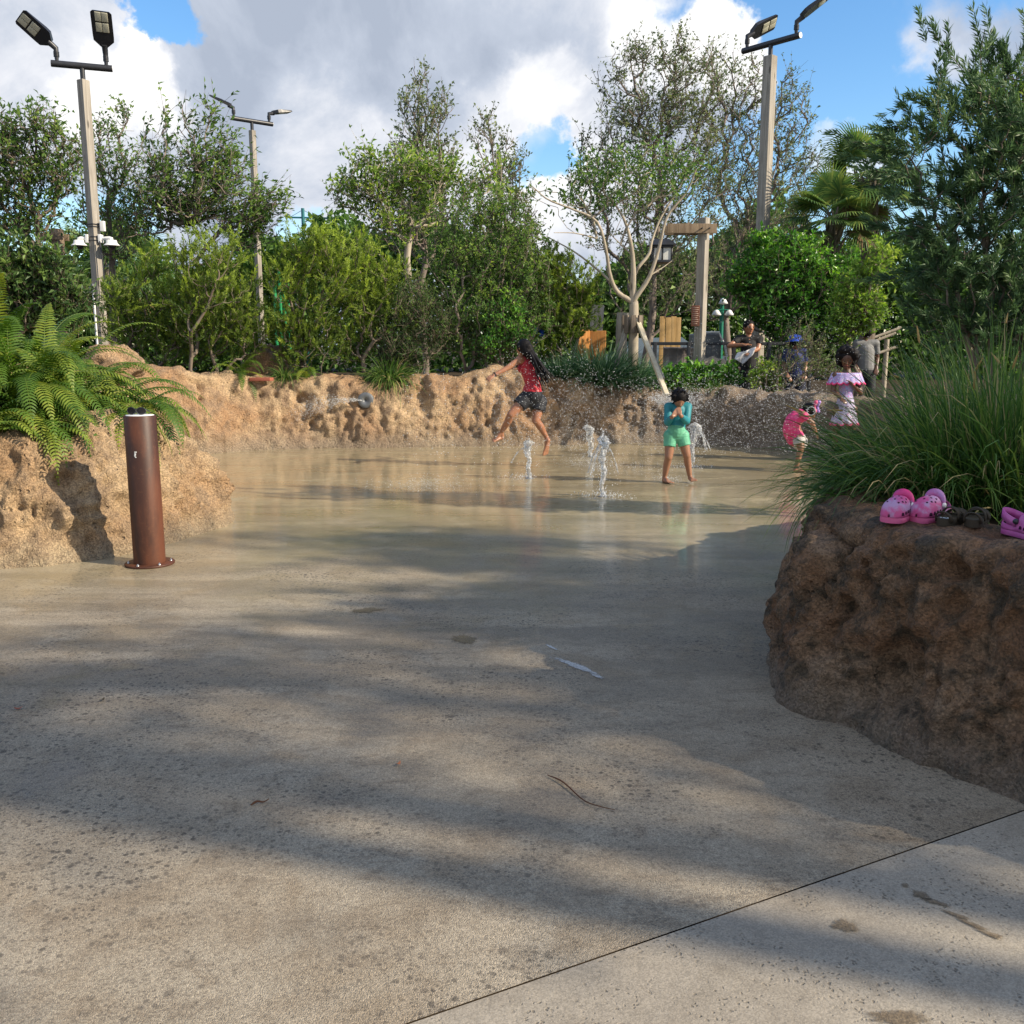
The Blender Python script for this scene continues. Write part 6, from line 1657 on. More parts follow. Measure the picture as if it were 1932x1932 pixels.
def ruffle_girl():
    Y = 12.6; k = 2160 / 1932
    def p(cx, cy, dy=0.0): return at((1600 + cx / 6.44) / k, (700 + cy / 6.44) / k, Y + dy)
    base = p(1200, 1760); base[2] = 0
    root = thing('person', 'girl with curly dark hair in a lavender ruffled off-shoulder swim dress', 'person', base)
    hc = p(1210, 360, -.03); neck = p(1200, 510); Ls, Rs = p(1050, 590, -.03), p(1330, 600, .03); chest = p(1195, 660); waist = p(1190, 850); pel = p(1180, 1010)
    b = MB(); x, f, z = head(b, hc, np.array([-.35, -.85, -.45]), (0, -.3, 1), .105)
    capsule(b, neck, hc, .045, .05); capsule(b, Ls, Rs, .05, .05); capsule(b, chest, waist, .10, .075); capsule(b, waist, pel, .08, .105); capsule(b, neck, chest, .05, .09)
    Re, Rw = p(1385, 830, .0), p(1260, 700, -.15); Le, Lw = p(1010, 800, -.05), p(1120, 900, -.18)
    for s_, e_, w_, sd in ((Ls, Le, Lw, 1), (Rs, Re, Rw, -1)):
        capsule(b, s_, e_, .042, .033); capsule(b, e_, w_, .033, .023); hand(b, w_, w_ - e_, (0, -.3, 1), .12, .2, .4, sd)
    for dx in (-1, 1):
        h_ = pel + np.array([dx * .085, 0, -.04]); a_ = np.array([pel[0] + dx * .12, Y, .07]); kn = (h_ + a_) / 2 + np.array([0, -.02, .02])
        capsule(b, h_, kn, .078, .052); capsule(b, kn, a_, .05, .03); foot(b, a_, a_ + np.array([0.02 * dx, -.16, -.05]), a_ + np.array([0, .04, -.045]), .028)
    fuse('body', b, M['skin_dark'], root, .007, 4)
    face(root, hc, x, f, z, .105)
    lav = cloth_mat('lavender_print', (.40, .33, .62), .55, (45, [(.65, .12, .38), (.25, .42, .75), (.7, .62, .8)]))
    s = MB(); capsule(s, chest, waist, .108, .082); capsule(s, waist, pel, .084, .115); fuse('swim_dress', s, lav, root, .007, 3)
    def ruffle(c, rx, ry, h, flare, nm, m, waves, tilt=(0, 0)):
        n = 90; th = np.linspace(0, 2 * np.pi, n, endpoint=False); rows = 7; v = []
        for r_ in range(rows):
            t = r_ / (rows - 1); w = 1 + flare * t + .07 * t * np.sin(th * waves)
            v.append(np.column_stack([c[0] + rx * w * np.cos(th), c[1] + ry * w * np.sin(th), c[2] - h * t + .012 * t * np.cos(th * waves + 1) + tilt[0] * np.cos(th)]))
        v = np.concatenate(v); i, j = np.meshgrid(np.arange(rows - 1), np.arange(n), indexing='ij'); j2 = (j + 1) % n
        mb = MB(); mb.add(v, np.stack([i * n + j, i * n + j2, (i + 1) * n + j2, (i + 1) * n + j], -1).reshape(-1, 4), 0)
        rim = v[-n:]; tube(mb, np.vstack([rim, rim[:1]]), .012, 5, m=1, cap=False)
        o = mb.build(nm, [m, cloth_mat('pink_trim', (.7, .06, .22))], root); sm = o.modifiers.new('t', 'SOLIDIFY'); sm.thickness = .004
    ruffle(p(1195, 555), .185, .11, .14, .28, 'ruffle_collar', lav, 17)
    ruffle(p(1185, 880), .09, .085, .36, .95, 'skirt', cloth_mat('lavender_skirt', (.42, .38, .56), .55, (40, [(.55, .25, .45), (.45, .55, .65), (.65, .6, .7)])), 11)
    hm = MB()
    for j in range(130):
        d = RNG.normal(size=3); d /= np.linalg.norm(d)
        if d @ f > .55: continue
        ball(hm, hc + d * (.105 + .03 * RNG.random()) + np.array([0, .015, .02]), .030 + .012 * RNG.random(), 8)
    ball(hm, hc - f * .02 + z * .02, .107, 14); fuse('hair', hm, M['hair'], root, .009, 0)
ruffle_girl()

def standing(label, Y, head_px, hr, face_dir, skin_m, parts, k=1.0, extra=None):
    """adult standing on the far path; parts(root, joints)"""
    hc = at(*head_px, Y); zb = zb1(hc[0], Y); hgt = hc[2] + .11 - zb
    root = thing('person', label, 'person', (hc[0], Y, zb))
    sc = hgt / 1.68
    J = dict(hc=hc, neck=hc + np.array([0, .02, -.16]) * sc, chest=np.array([hc[0] + .02, Y + .02, zb + 1.22 * sc]), waist=np.array([hc[0] + .03, Y + .01, zb + 1.02 * sc]), pel=np.array([hc[0] + .03, Y, zb + .88 * sc]), zb=zb, sc=sc)
    J['Ls'] = J['chest'] + np.array([-.18, 0, .14]) * sc; J['Rs'] = J['chest'] + np.array([.18, 0, .14]) * sc
    return root, J

def adults():
    # woman in black with a white towel
    Y = 16.5
    root, J = standing('woman in black top and long black skirt holding a white towel at the path', Y, (1413, 617), .1, None, None, None)
    sc, zb, hc = J['sc'], J['zb'], J['hc']
    b = MB(); x, f, z = head(b, hc, np.array([.25, -.95, -.1]), (0, 0, 1), .108 * sc)
    capsule(b, J['neck'], hc, .05, .05); capsule(b, J['Ls'], J['Rs'], .06, .06); capsule(b, J['chest'], J['waist'], .13, .12); capsule(b, J['waist'], J['pel'], .12, .14); capsule(b, J['neck'], J['chest'], .06, .11)
    kk = 2160 / 1932
    def p(cx, cy, dy=0.0): return at((1500 + cx / 7.43) / kk, (650 + cy / 7.43) / kk, Y + dy)
    Le, Lw = p(285, 590, -.1), p(500, 575, -.25); Re, Rw = p(735, 640, -.08), p(610, 690, -.25)
    capsule(b, J['Ls'], Le, .05, .042); capsule(b, Le, Lw, .042, .03); hand(b, Lw, Lw - Le, (0, -.3, 1), .16, .2, .4, 1)
    capsule(b, J['Rs'], Re, .05, .042); capsule(b, Re, Rw, .042, .03); hand(b, Rw, Rw - Re, (0, -.3, 1), .16, .15, .5, -1)
    for dx in (-1, 1):
        h_ = J['pel'] + np.array([dx * .09, 0, -.05]); a_ = np.array([J['pel'][0] + dx * .1, Y, zb + .08]); kn = (h_ + a_) / 2 + np.array([0, -.03, .02]); capsule(b, h_, kn, .09, .06); capsule(b, kn, a_, .055, .035); foot(b, a_, a_ + np.array([.02 * dx, -.19, -.055]), a_ + np.array([0, .05, -.05]), .034)
    fuse('body', b, M['skin_tan'], root, .01, 4); face(root, hc, x, f, z, .108 * sc)
    blk = cloth_mat('black_cloth', (.012, .012, .014), .75)
    s = MB(); capsule(s, J['chest'], J['waist'], .145, .14); capsule(s, J['waist'], J['pel'], .14, .15); capsule(s, J['Ls'], J['Rs'], .072, .072)
    for s_, e_ in ((J['Ls'], Le), (J['Rs'], Re)): capsule(s, s_, s_ + (e_ - s_) * .55, .066, .06, flat=True)
    fuse('black_top', s, blk, root, .011, 3)
    s = MB(); lathe(s, [(.15, .0), (.175, -.12), (.19, -.45), (.23, -.78)], J['pel'] + np.array([0, 0, .06]), 28, np.diag([1, .8, 1])); s.build('skirt', blk, root)
    hm = MB(); Mx = np.stack([x, f, z], 1); ball(hm, hc - f * .018 + z * .022, (.098, .108, .108), 18, Mx); ball(hm, hc - f * .10 - z * .02, .06, 10); fuse('hair', hm, M['hair'], root, .009, 1)
    tw = MB(); c = p(575, 735, -.32)
    u_, v_ = np.meshgrid(np.linspace(-1, 1, 16), np.linspace(0, 1, 14), indexing='ij')
    X = np.stack([c[0] - .02 + .15 * u_ - .06 * v_, c[1] + .03 * np.sin(u_ * 4 + v_ * 2), c[2] + .08 + .05 * u_ - .24 * v_ * (1 - .55 * np.abs(u_ - .1))], -1).reshape(-1, 3)
    i, j = np.meshgrid(np.arange(15), np.arange(13), indexing='ij'); tw.add(X, np.stack([i * 14 + j, (i + 1) * 14 + j, (i + 1) * 14 + j + 1, i * 14 + j + 1], -1).reshape(-1, 4))
    o = tw.build('towel', cloth_mat('white_towel', (.72, .72, .75), .8)); sm = o.modifiers.new('t', 'SOLIDIFY'); sm.thickness = .012; tag(o, 'white towel held by the woman in black', 'towel')

    def simple(label, Y, hp, top_m, leg_m, skin_m, hat=None, fdir=(0, -1, 0), hairm='hair'):
        root, J = standing(label, Y, hp, .1, None, None, None); sc, zb, hc = J['sc'], J['zb'], J['hc']
        b = MB(); x, f, z = head(b, hc, np.array(fdir, float), (0, 0, 1), .108 * sc); capsule(b, J['neck'], hc, .05, .05); capsule(b, J['Ls'], J['Rs'], .06, .06); capsule(b, J['chest'], J['pel'], .13, .13); capsule(b, J['neck'], J['chest'], .06, .11)
        sw = {}
        for s_, sd in ((J['Ls'], -1), (J['Rs'], 1)):
            e_ = s_ + np.array([sd * .06, .02, -.28]) * sc; w_ = e_ + np.array([-sd * .06, -.14, -.18]) * sc; sw[sd] = e_
            capsule(b, s_, e_, .048, .04); capsule(b, e_, w_, .04, .028); hand(b, w_, w_ - e_, (0, -.5, .5), .155, .2, .4, -sd)
        leg = []
        for dx in (-1, 1):
            h_ = J['pel'] + np.array([dx * .09, 0, -.03]); a_ = np.array([J['pel'][0] + dx * .1, Y, zb + .08]); kn = (h_ + a_) / 2 + np.array([0, -.03, .02]); leg.append((h_, kn, a_)); capsule(b, h_, kn, .085, .06); capsule(b, kn, a_, .055, .035); foot(b, a_, a_ + np.array([.02 * dx, -.19, -.055]), a_ + np.array([0, .05, -.05]), .034)
        fuse('body', b, skin_m, root, .011, 4); face(root, hc, x, f, z, .108 * sc)
        s = MB(); capsule(s, J['chest'], J['pel'], .145, .15); capsule(s, J['Ls'], J['Rs'], .074, .074)
        for s_, sd in ((J['Ls'], -1), (J['Rs'], 1)): capsule(s, s_, s_ + (sw[sd] - s_) * .7, .066, .062, flat=True)
        fuse('shirt', s, top_m, root, .011, 3)
        s = MB(); capsule(s, J['pel'] - np.array([0, 0, .02]), J['pel'] - np.array([0, 0, .06]), .15, .15)
        for h_, kn, a_ in leg: capsule(s, h_, kn, .105, .085, flat=True); capsule(s, kn, a_ + np.array([0, 0, .05]), .082, .07, flat=True)
        fuse('trousers', s, leg_m, root, .011, 3)
        Mx = np.stack([x, f, z], 1); hm = MB(); ball(hm, hc - f * .016 + z * .02, (.096, .106, .106), 18, Mx); fuse('hair', hm, M[hairm], root, .009, 1)
        if hat is not None:
            s = MB(); lathe(s, [(.16, -.005), (.165, .0), (.118, .006), (.115, .06), (.09, .10), (.04, .118), (.001, .12)], hc + z * .035, 24); s.build('hat', hat, root)
    simple('person in blue hat and navy shirt half hidden behind the dry twiggy plant', 16.6, (1500, 648), cloth_mat('navy_shirt', (.02, .03, .12), .7), cloth_mat('navy_trousers', (.02, .025, .05), .7), M['skin_mid'], cloth_mat('blue_hat', (.02, .07, .45), .6), (.3, -.9, 0))
    simple('man in grey shirt seen from behind above the grass, near the straight palm trunk', 16.8, (1634, 628), cloth_mat('grey_shirt', (.20, .20, .20), .7), cloth_mat('dark_trousers', (.03, .03, .035), .7), M['skin_dark'], None, (-.3, .9, 0))
adults()

# ------------------------------------------------------------------ shoes on the dark rock
def clog_mat(name, c1, c2):
    T = NT(name); co = T.coord(); n1 = T.noise(co, 9, 4, .6, .8)
    c = T.mix(T.step(n1, .42, .6), c1, c2)
    n2 = T.noise(co, 45, 5, .7); c = T.mix(T.math('MULTIPLY', T.step(n2, .55, .75), .35), c, (.22, .12, .10))
    return T.done(T.bsdf(c, .55, .4, 0, T.bump(T.noise(co, 300, 2), .08, .001)))
M['clog_pink'] = clog_mat('clog_pink', (.54, .08, .25), (.46, .28, .48))
M['clog_magenta'] = clog_mat('clog_magenta', (.47, .08, .31), (.53, .14, .37))
M['clog_strap'] = clog_mat('clog_strap', (.60, .05, .22), (.42, .22, .48))
M['clog_sole'] = plain('clog_sole', (.60, .12, .27), .55, .3, var=.12, scale=40)
M['hole'] = plain('hole', (.045, .006, .03), .8, .2, var=.2)
M['glitter'] = plain('glitter', (.75, .72, .66), .25, .6, .6, .5, 420, 1.0)

def clog(label, c, az, L, body, sole, strap_fwd=True, pitch=0.0, decor=False, group='clogs on the dark rock'):
    """rubber clog; local y runs heel -> toe"""
    root = thing('clog', label, 'clog', c, group)
    Mz = rotz(az); Mt = np.array([[1, 0, 0], [0, math.cos(pitch), -math.sin(pitch)], [0, math.sin(pitch), math.cos(pitch)]]); Mx = Mz @ Mt
    def W(v): return np.asarray(v, float) @ Mx.T + np.asarray(c)
    ys = np.linspace(0, 1, 34)
    half = L * np.interp(ys, [0, .06, .2, .42, .62, .8, .92, .98, 1], [.03, .145, .185, .175, .205, .225, .19, .12, .02])
    cx = L * np.interp(ys, [0, .5, .8, 1], [0, 0, .015, .01])
    # sole
    rows = []
    for zf, k in ((0, .94), (.012, .985), (.06, 1.0), (.10, .985), (.105, .96)):
        rows.append(np.vstack([np.column_stack([cx + half * k, ys * L * 1.0, 0 * ys + zf * L]), np.column_stack([cx - half * k, ys * L, 0 * ys + zf * L])[::-1]]))
    n = len(rows[0]); V = np.concatenate(rows)
    i, j = np.meshgrid(np.arange(4), np.arange(n), indexing='ij'); j2 = (j + 1) % n
    mb = MB(); mb.add(W(V), np.stack([i * n + j, i * n + j2, (i + 1) * n + j2, (i + 1) * n + j], -1).reshape(-1, 4)); mb.add(W(rows[0]), [tuple(range(n))[::-1]]); mb.add(W(rows[-1]), [tuple(range(n))])
    mb.build('sole', sole, root)
    # upper: closed vamp over the front, low rim round the heel
    hgt = L * np.interp(ys, [0, .08, .25, .40, .46, .55, .7, .85, .94, 1], [.20, .20, .16, .18, .33, .35, .33, .27, .18, .06])
    th = np.linspace(0, np.pi, 25); rowv = []
    z0 = L * .10
    for q in range(34):
        y = ys[q]
        sup = np.sign(np.cos(th)) * np.abs(np.cos(th)) ** .72
        rowv.append(np.column_stack([cx[q] + half[q] * .97 * sup, np.full(25, y * L), z0 + (hgt[q] - z0 * .0) * np.abs(np.sin(th)) ** .75]))
    V = np.array(rowv)
    f = []
    for a in range(33):
        for b in range(24):
            y = (ys[a] + ys[a + 1]) / 2
            top = 4 <= b <= 19
            if y < .45 and top and y > .05: continue
            f.append((a * 25 + b, (a + 1) * 25 + b, (a + 1) * 25 + b + 1, a * 25 + b + 1))
    mb = MB(); mb.add(W(V.reshape(-1, 3)), f)
    # ventilation holes: round ones on top and the big ones along the rim
    def surf(yf, t):
        a = yf * 33; i0 = int(min(a, 32)); fa = a - i0; b = t / np.pi * 24; j0 = int(min(b, 23)); fb = b - j0
        P = lambda ii, jj: V[ii, jj]
        pt = (P(i0, j0) * (1 - fa) + P(i0 + 1, j0) * fa) * (1 - fb) + (P(i0, j0 + 1) * (1 - fa) + P(i0 + 1, j0 + 1) * fa) * fb
        e1 = P(i0 + 1, j0) - P(i0, j0); e2 = P(i0, j0 + 1) - P(i0, j0); nr = np.cross(e1, e2); nr /= np.linalg.norm(nr) + 1e-9
        if nr @ (pt - np.array([0, yf * L, z0])) < 0: nr = -nr
        return pt, nr
    for yf, ts in ((.60, (1.0, 1.57, 2.14)), (.68, (.8, 1.3, 1.84, 2.34)), (.76, (1.0, 1.57, 2.14)), (.84, (1.2, 1.94))):
        for t in ts:
            pt, nr = surf(yf, t); lathe(mb, [(.0001, .0012), (L * .016, .0012), (L * .016, -.001)], W(pt), 12, Mx @ rot_to(nr, (0, 1, .1))[:, [0, 2, 1]] @ np.diag([1, -1, 1]), m=1)
    for yf in (.55, .66, .77, .87):
        for t in (.17, np.pi - .17):
            pt, nr = surf(yf, t); R3 = rot_to(nr, (0, 0, 1))
            v = np.array([(-.036, .0, -.026), (.036, .0, -.026), (.032, 0, .012), (.018, 0, .030), (-.018, 0, .030), (-.032, 0, .012)]) * L
            vv = v @ R3.T + pt + nr * .0016
            mb.add(W(vv), [tuple(range(6))], 1)
    up = mb.build('upper', [body, M['hole']], root)
    sm = up.modifiers.new('thick', 'SOLIDIFY'); sm.thickness = .002; sm.offset = 0
    # strap
    st = MB(); piv = [np.array([cx[14] - half[14] * 1.0, .43 * L, .24 * L]), np.array([cx[14] + half[14] * 1.0, .43 * L, .24 * L])]
    thv = np.linspace(0, np.pi, 19)
    if strap_fwd: loop = np.column_stack([-np.cos(thv) * half[14] * 1.10 + cx[14], .43 * L - .02 * L * np.sin(thv), .25 * L + .235 * L * np.sin(thv) ** .75])
    else: loop = np.column_stack([-np.cos(thv) * half[14] * 1.05 + cx[14], .43 * L - .46 * L * np.sin(thv) ** .8, .26 * L + .13 * L * np.sin(thv)])
    tg = np.gradient(loop, axis=0); tg /= np.linalg.norm(tg, axis=1)[:, None]
    upv = np.array([0, -.35 if strap_fwd else .1, 1.0]); wdt = L * .075
    ring = []
    for s1, s2 in ((-1, -1), (-1, 1), (1, 1), (1, -1)):
        o_ = np.cross(tg, upv); o_ /= np.linalg.norm(o_, axis=1)[:, None]
        ring.append(loop + upv / np.linalg.norm(upv) * wdt * s1 + o_ * .003 * s2)
    V2 = np.stack(ring, 1).reshape(-1, 3); i, j = np.meshgrid(np.arange(18), np.arange(4), indexing='ij')
    st.add(W(V2), np.stack([i * 4 + j, i * 4 + (j + 1) % 4, (i + 1) * 4 + (j + 1) % 4, (i + 1) * 4 + j], -1).reshape(-1, 4)); st.build('strap', M['clog_strap'] if not decor else body, root)
    for q in piv:
        mb = MB(); s = np.sign(q[0]); lathe(mb, [(.0001, .006), (.009, .005), (.011, .0), (.011, -.004)], W(q + np.array([s * .004, 0, .01])), 14, Mx @ np.array([[0, 0, s], [0, 1, 0], [-s, 0, 0]])); mb.build('rivet', M['white_paint'] if not decor else M['black_metal'], root)
    if decor:
        mb = MB(); PV, fidx = [], []
        na, nb = 16, 14
        for a in range(na):
            for b in range(nb):
                yf = .56 + .30 * a / (na - 1); t = .75 + 1.2 * b / (nb - 1)
                pt, nr = surf(yf, t); PV.append(pt + nr * .0022)
        f = [(a * nb + b, (a + 1) * nb + b, (a + 1) * nb + b + 1, a * nb + b + 1) for a in range(na - 1) for b in range(nb - 1) if ((a - 7.5) / 7.5) ** 2 + ((b - 6.5) / 6.5) ** 2 < 1.05]
        mb.add(W(np.array(PV)), f); mb.build('glitter_patch', M['glitter'], root)
        # script letter B on a pale heart-shaped badge
        cu = bpy.data.curves.new('B', 'FONT'); cu.body = 'B'; cu.size = .030; cu.extrude = .0008; cu.shear = .35; cu.align_x = 'CENTER'; cu.align_y = 'CENTER'
        to = bpy.data.objects.new('letter_tmp', cu); COL.objects.link(to)
        me = bpy.data.meshes.new_from_object(to.evaluated_get(bpy.context.evaluated_depsgraph_get())); bpy.data.objects.remove(to)
        pt, nr = surf(.66, 2.2); R3 = rot_to(nr, (0, 0, 1))
        tx = np.array([v.co[:] for v in me.vertices]); 
        e1 = R3[:, 0]; e2 = R3[:, 2]
        vv = pt + nr * .0046 + tx[:, :1] * e1 + tx[:, 1:2] * e2 + tx[:, 2:] * nr
        mb = MB(); mb.add(W(vv), [tuple(q.vertices) for q in me.polygons]); bpy.data.meshes.remove(me)
        bd = MB(); thh = np.linspace(0, 2 * np.pi, 28, endpoint=False); ring_ = pt + nr * .0032 + (.023 * np.cos(thh))[:, None] * e1 + (.019 * np.sin(thh))[:, None] * e2
        bd.add(W(ring_), [tuple(range(28))]); bo = bd.build('badge', plain('badge_pink', (.68, .20, .45), .4, .4, var=.05), root, smooth=False); mb.build('letter', M['hole'], bo, smooth=False)

def shoes():
    def put(u, v, Y):
        p = place(u, v, Y); return p
    def rest(x, y, az, L, ts=(.1, .35, .6, .9)):
        d = rotz(az) @ np.array([0, 1, 0])
        return max(ray_down(x + d[0] * L * t, y + d[1] * L * t) for t in ts) - .003
    def heel_for(u, v, az, L):
        p = place(u, v, 3.8); d = rotz(az) @ np.array([0, 1, 0]); h = p - d * L * .85
        h[2] = rest(h[0], h[1], az, L); return h
    a1, a2, a3 = math.pi - .75, math.pi - .9, math.pi + .30
    clog('pink and lilac clog standing toe forward beside the drooping grass', heel_for(1683, 990, a1, .225), a1, .225, M['clog_pink'], M['clog_sole'])
    clog('pink and lilac clog touching the brown sandal', heel_for(1737, 984, a2, .23), a2, .23, M['clog_pink'], M['clog_sole'])
    h3 = np.array([1.915, 3.62, 0.0]); h3[2] = rest(h3[0], h3[1], a3, .21)
    clog('magenta clog with silver glitter patch and letter badge at the picture edge', h3, a3, .21, M['clog_magenta'], M['clog_magenta'], False, 0.0, True)
    br = plain('sandal_brown', (.045, .034, .022), .7, .3, var=.3, scale=40, bump=.2); foot_m = plain('sandal_bed', (.075, .058, .035), .8, .25, var=.25)
    def sandal(label, pt, az, L, logo):
        c = pt.copy(); c[2] = rest(c[0], c[1], az, L)
        root = thing('sandal', label, 'sandal', c, 'dark sandals on the rock'); Mx = rotz(az)
        def W(v): return np.asarray(v, float) @ Mx.T + c
        ys = np.linspace(0, 1, 24); half = L * np.interp(ys, [0, .06, .2, .45, .75, .93, 1], [.03, .14, .17, .15, .2, .15, .03]); 
        rows = [np.vstack([np.column_stack([half * k, ys * L, 0 * ys + z]), np.column_stack([-half * k, ys * L, 0 * ys + z])[::-1]]) for z, k in ((0, .95), (.004, 1), (.028, 1), (.031, .95))]
        n = len(rows[0]); i, j = np.meshgrid(np.arange(3), np.arange(n), indexing='ij'); j2 = (j + 1) % n
        mb = MB(); mb.add(W(np.concatenate(rows)), np.stack([i * n + j, i * n + j2, (i + 1) * n + j2, (i + 1) * n + j], -1).reshape(-1, 4)); mb.add(W(rows[0]), [tuple(range(n))[::-1]]); mb.build('sole', br, root)
        mb = MB(); mb.add(W(rows[-1] * np.array([.98, 1, 1])), [tuple(range(n))]); fb = mb.build('footbed', foot_m, root)
        def band(y0, y1, h, nm, tilt=0.0):
            th = np.linspace(.0, np.pi, 17); V = []
            for y in np.linspace(y0, y1, 5):
                hw = np.interp(y, ys, half) * 1.03; V.append(np.column_stack([hw * np.cos(th), np.full(17, y * L) + tilt * L * np.sin(th), .018 + h * L * np.sin(th) ** .7]))
            V = np.array(V).reshape(-1, 3); i, j = np.meshgrid(np.arange(4), np.arange(16), indexing='ij')
            mb = MB(); mb.add(W(V), np.stack([i * 17 + j, i * 17 + j + 1, (i + 1) * 17 + j + 1, (i + 1) * 17 + j], -1).reshape(-1, 4)); o = mb.build(nm, br, root); sm = o.modifiers.new('t', 'SOLIDIFY'); sm.thickness = .004; return o
        band(.60, .86, .17, 'toe_strap'); band(.36, .50, .24, 'instep_strap'); band(.06, .13, .20, 'heel_strap', -.10)
        if logo:
            th = np.linspace(0, 2 * np.pi, 24, endpoint=False); e = np.column_stack([.020 * np.cos(th), L * .14 + .013 * np.sin(th), 0 * th + .0325])
            mb = MB(); mb.add(W(e), [tuple(range(24))]); lo = mb.build('logo_oval', plain('logo_white', (.6, .66, .68), .5, .3, var=.05), fb, smooth=False)
            t2 = np.linspace(.4, 4.2, 12); mb = MB(); tube(mb, W(np.column_stack([.009 * np.cos(t2) - .002, L * .14 + .006 * np.sin(t2), 0 * t2 + .0335])), .0018, 5); mb.build('logo_curl', br, lo)
    s1 = put(1776, 994, 3.7); s2 = put(1832, 1000, 3.6)
    sandal('dark olive sandal with a pale oval logo on its footbed, beside the pink clogs', s1, -.80, .20, True)
    sandal('dark olive sandal nearer the single magenta clog', s2, -.62, .20, False)
shoes()

# ------------------------------------------------------------------ water
def water_mat(name, white=0.5, rough=0.08):
    T = NT(name)
    gl = T.n('BsdfGlass'); gl.inputs['IOR'].default_value = 1.33; gl.inputs['Roughness'].default_value = rough; gl.inputs['Color'].default_value = (.96, .98, 1, 1)
    df = T.n('BsdfDiffuse'); df.inputs['Color'].default_value = (.86, .88, .90, 1)
    tr = T.n('BsdfTranslucent'); tr.inputs['Color'].default_value = (.86, .88, .90, 1)
    m1 = T.n('MixShader'); m1.inputs[0].default_value = .45; T.l(df.outputs[0], m1.inputs[1]); T.l(tr.outputs[0], m1.inputs[2])
    m2 = T.n('MixShader')
    nz = T.noise(T.coord(), 35, 4, .6); T.l(T.step(nz, .5 - white * .35, .95 - white * .35), m2.inputs[0])
    T.l(gl.outputs[0], m2.inputs[1]); T.l(m1.outputs[0], m2.inputs[2])
    return T.done(m2.outputs[0])
M['water'] = water_mat('foamy_water', .5)
M['drops'] = water_mat('water_drops', .8, .05)

OCT_V = np.array([(1, 0, 0), (-1, 0, 0), (0, 1, 0), (0, -1, 0), (0, 0, 1), (0, 0, -1)], float)
OCT_F = np.array([(0, 2, 4), (2, 1, 4), (1, 3, 4), (3, 0, 4), (2, 0, 5), (1, 2, 5), (3, 1, 5), (0, 3, 5)])
def drops(mb, pos, r, dirs=None, stretch=1.0):
    n = len(pos); r = np.broadcast_to(r, (n,)); st = np.broadcast_to(stretch, (n,))
    v = OCT_V[None] * r[:, None, None]
    if dirs is not None:
        d = dirs / (np.linalg.norm(dirs, axis=1)[:, None] + 1e-9)
        al = (v * d[:, None]).sum(2, keepdims=True); v = v + d[:, None] * al * (st[:, None, None] - 1)
    v = v + pos[:, None]
    f = OCT_F[None] + 6 * np.arange(n)[:, None, None]
    mb.add(v.reshape(-1, 3), f.reshape(-1, 3))

def jet(label, u, vb, vt, w, ndrop, seed, lean=(0, 0), arcs=0):
    rg = np.random.default_rng(seed)
    b = gnd(u, vb); Y = b[1]; top = at(u, vt, Y); h = top[2]
    root = thing('water_jet', label, 'water jet', b, 'ground water jets')
    n, m = 46, 22
    t = np.linspace(0, 1, n); th = np.arange(m) * 2 * np.pi / m
    r = w * np.interp(t, [0, .05, .5, .8, .93, 1], [.75, .55, .55, .8, 1.25, .5])
    ctr = np.column_stack([b[0] + lean[0] * t ** 2 + .012 * np.sin(t * 14 + seed), Y + lean[1] * t ** 2, t * h])
    V = ctr[:, None] + r[:, None, None] * np.stack([np.cos(th), np.sin(th), 0 * th], -1)[None]
    f = V.reshape(-1, 3); nn = np.repeat(np.stack([np.cos(th), np.sin(th), 0 * th], -1)[None], n, 0).reshape(-1, 3)
    d = (.55 * fbm(f * np.array([40, 40, 18]), 3, seed) + .35 * fbm(f * 90, 2, seed + 3)) * np.repeat(r, m); f = f + nn * d[:, None]
    i, j = np.meshgrid(np.arange(n - 1), np.arange(m), indexing='ij'); j2 = (j + 1) % m
    mb = MB(); mb.add(f, np.stack([i * m + j, i * m + j2, (i + 1) * m + j2, (i + 1) * m + j], -1).reshape(-1, 4)); mb.add(f[-m:], [tuple(range(m))])
    for _ in range(arcs):
        a = rg.uniform(0, 2 * np.pi); sp = rg.uniform(.08, .2); tt = np.linspace(0, 1, 9)
        z0 = h * rg.uniform(.75, .98); arc = np.column_stack([ctr[-1, 0] + sp * tt * math.cos(a), ctr[-1, 1] + sp * tt * math.sin(a), z0 + .08 * tt - (z0 * .7) * tt ** 2])
        tube(mb, arc, rg.uniform(.004, .008) * (1 + .5 * np.sin(tt * 17 + a)), 5)
    mb.build('column', M['water'], root)
    k = ndrop; a = rg.uniform(0, 2 * np.pi, k); tt = rg.random(k); s = rg.uniform(.03, .22, k) * tt
    P = np.column_stack([ctr[-1, 0] + s * np.cos(a), Y + lean[1] + s * np.sin(a), h * (1.02 - .95 * tt ** 1.6 + .12 * rg.normal(size=k) * (1 - tt))])
    P[:, 2] = np.clip(P[:, 2], .01, None)
    ks = k; a = rg.uniform(0, 2 * np.pi, ks); s = np.abs(rg.normal(0, .11, ks)); Q = np.column_stack([b[0] + s * np.cos(a) * 1.5, Y + s * np.sin(a), np.abs(rg.normal(0, .035, ks)) * np.exp(-s * 3) + .004])
    mb = MB(); drops(mb, np.vstack([P, Q]), rg.uniform(.0022, .006, k + ks), rg.normal(size=(k + ks, 3)) * .4 + np.array([0, 0, 1]), rg.uniform(1, 2.2, k + ks)); o = mb.build('droplets', M['drops'], root); o['kind'] = 'stuff'
    mb = MB(); lathe(mb, [(.05, .0005), (.05, .003), (.02, .004), (.001, .004)], b, 20); mb.build('nozzle', M['grey_metal'], root)
jet('ground water jet under the jumping girl', 998, 903, 830, .042, 90, 1, (-.02, 0), 1)
jet('tallest ground water jet in front, breaking into loose arcs at its top', 1137, 937, 822, .040, 230, 2, (.0, 0), 7)
jet('ground water jet farthest back, bent towards the girl', 1115, 862, 802, .05, 120, 3, (-.05, 0), 2)
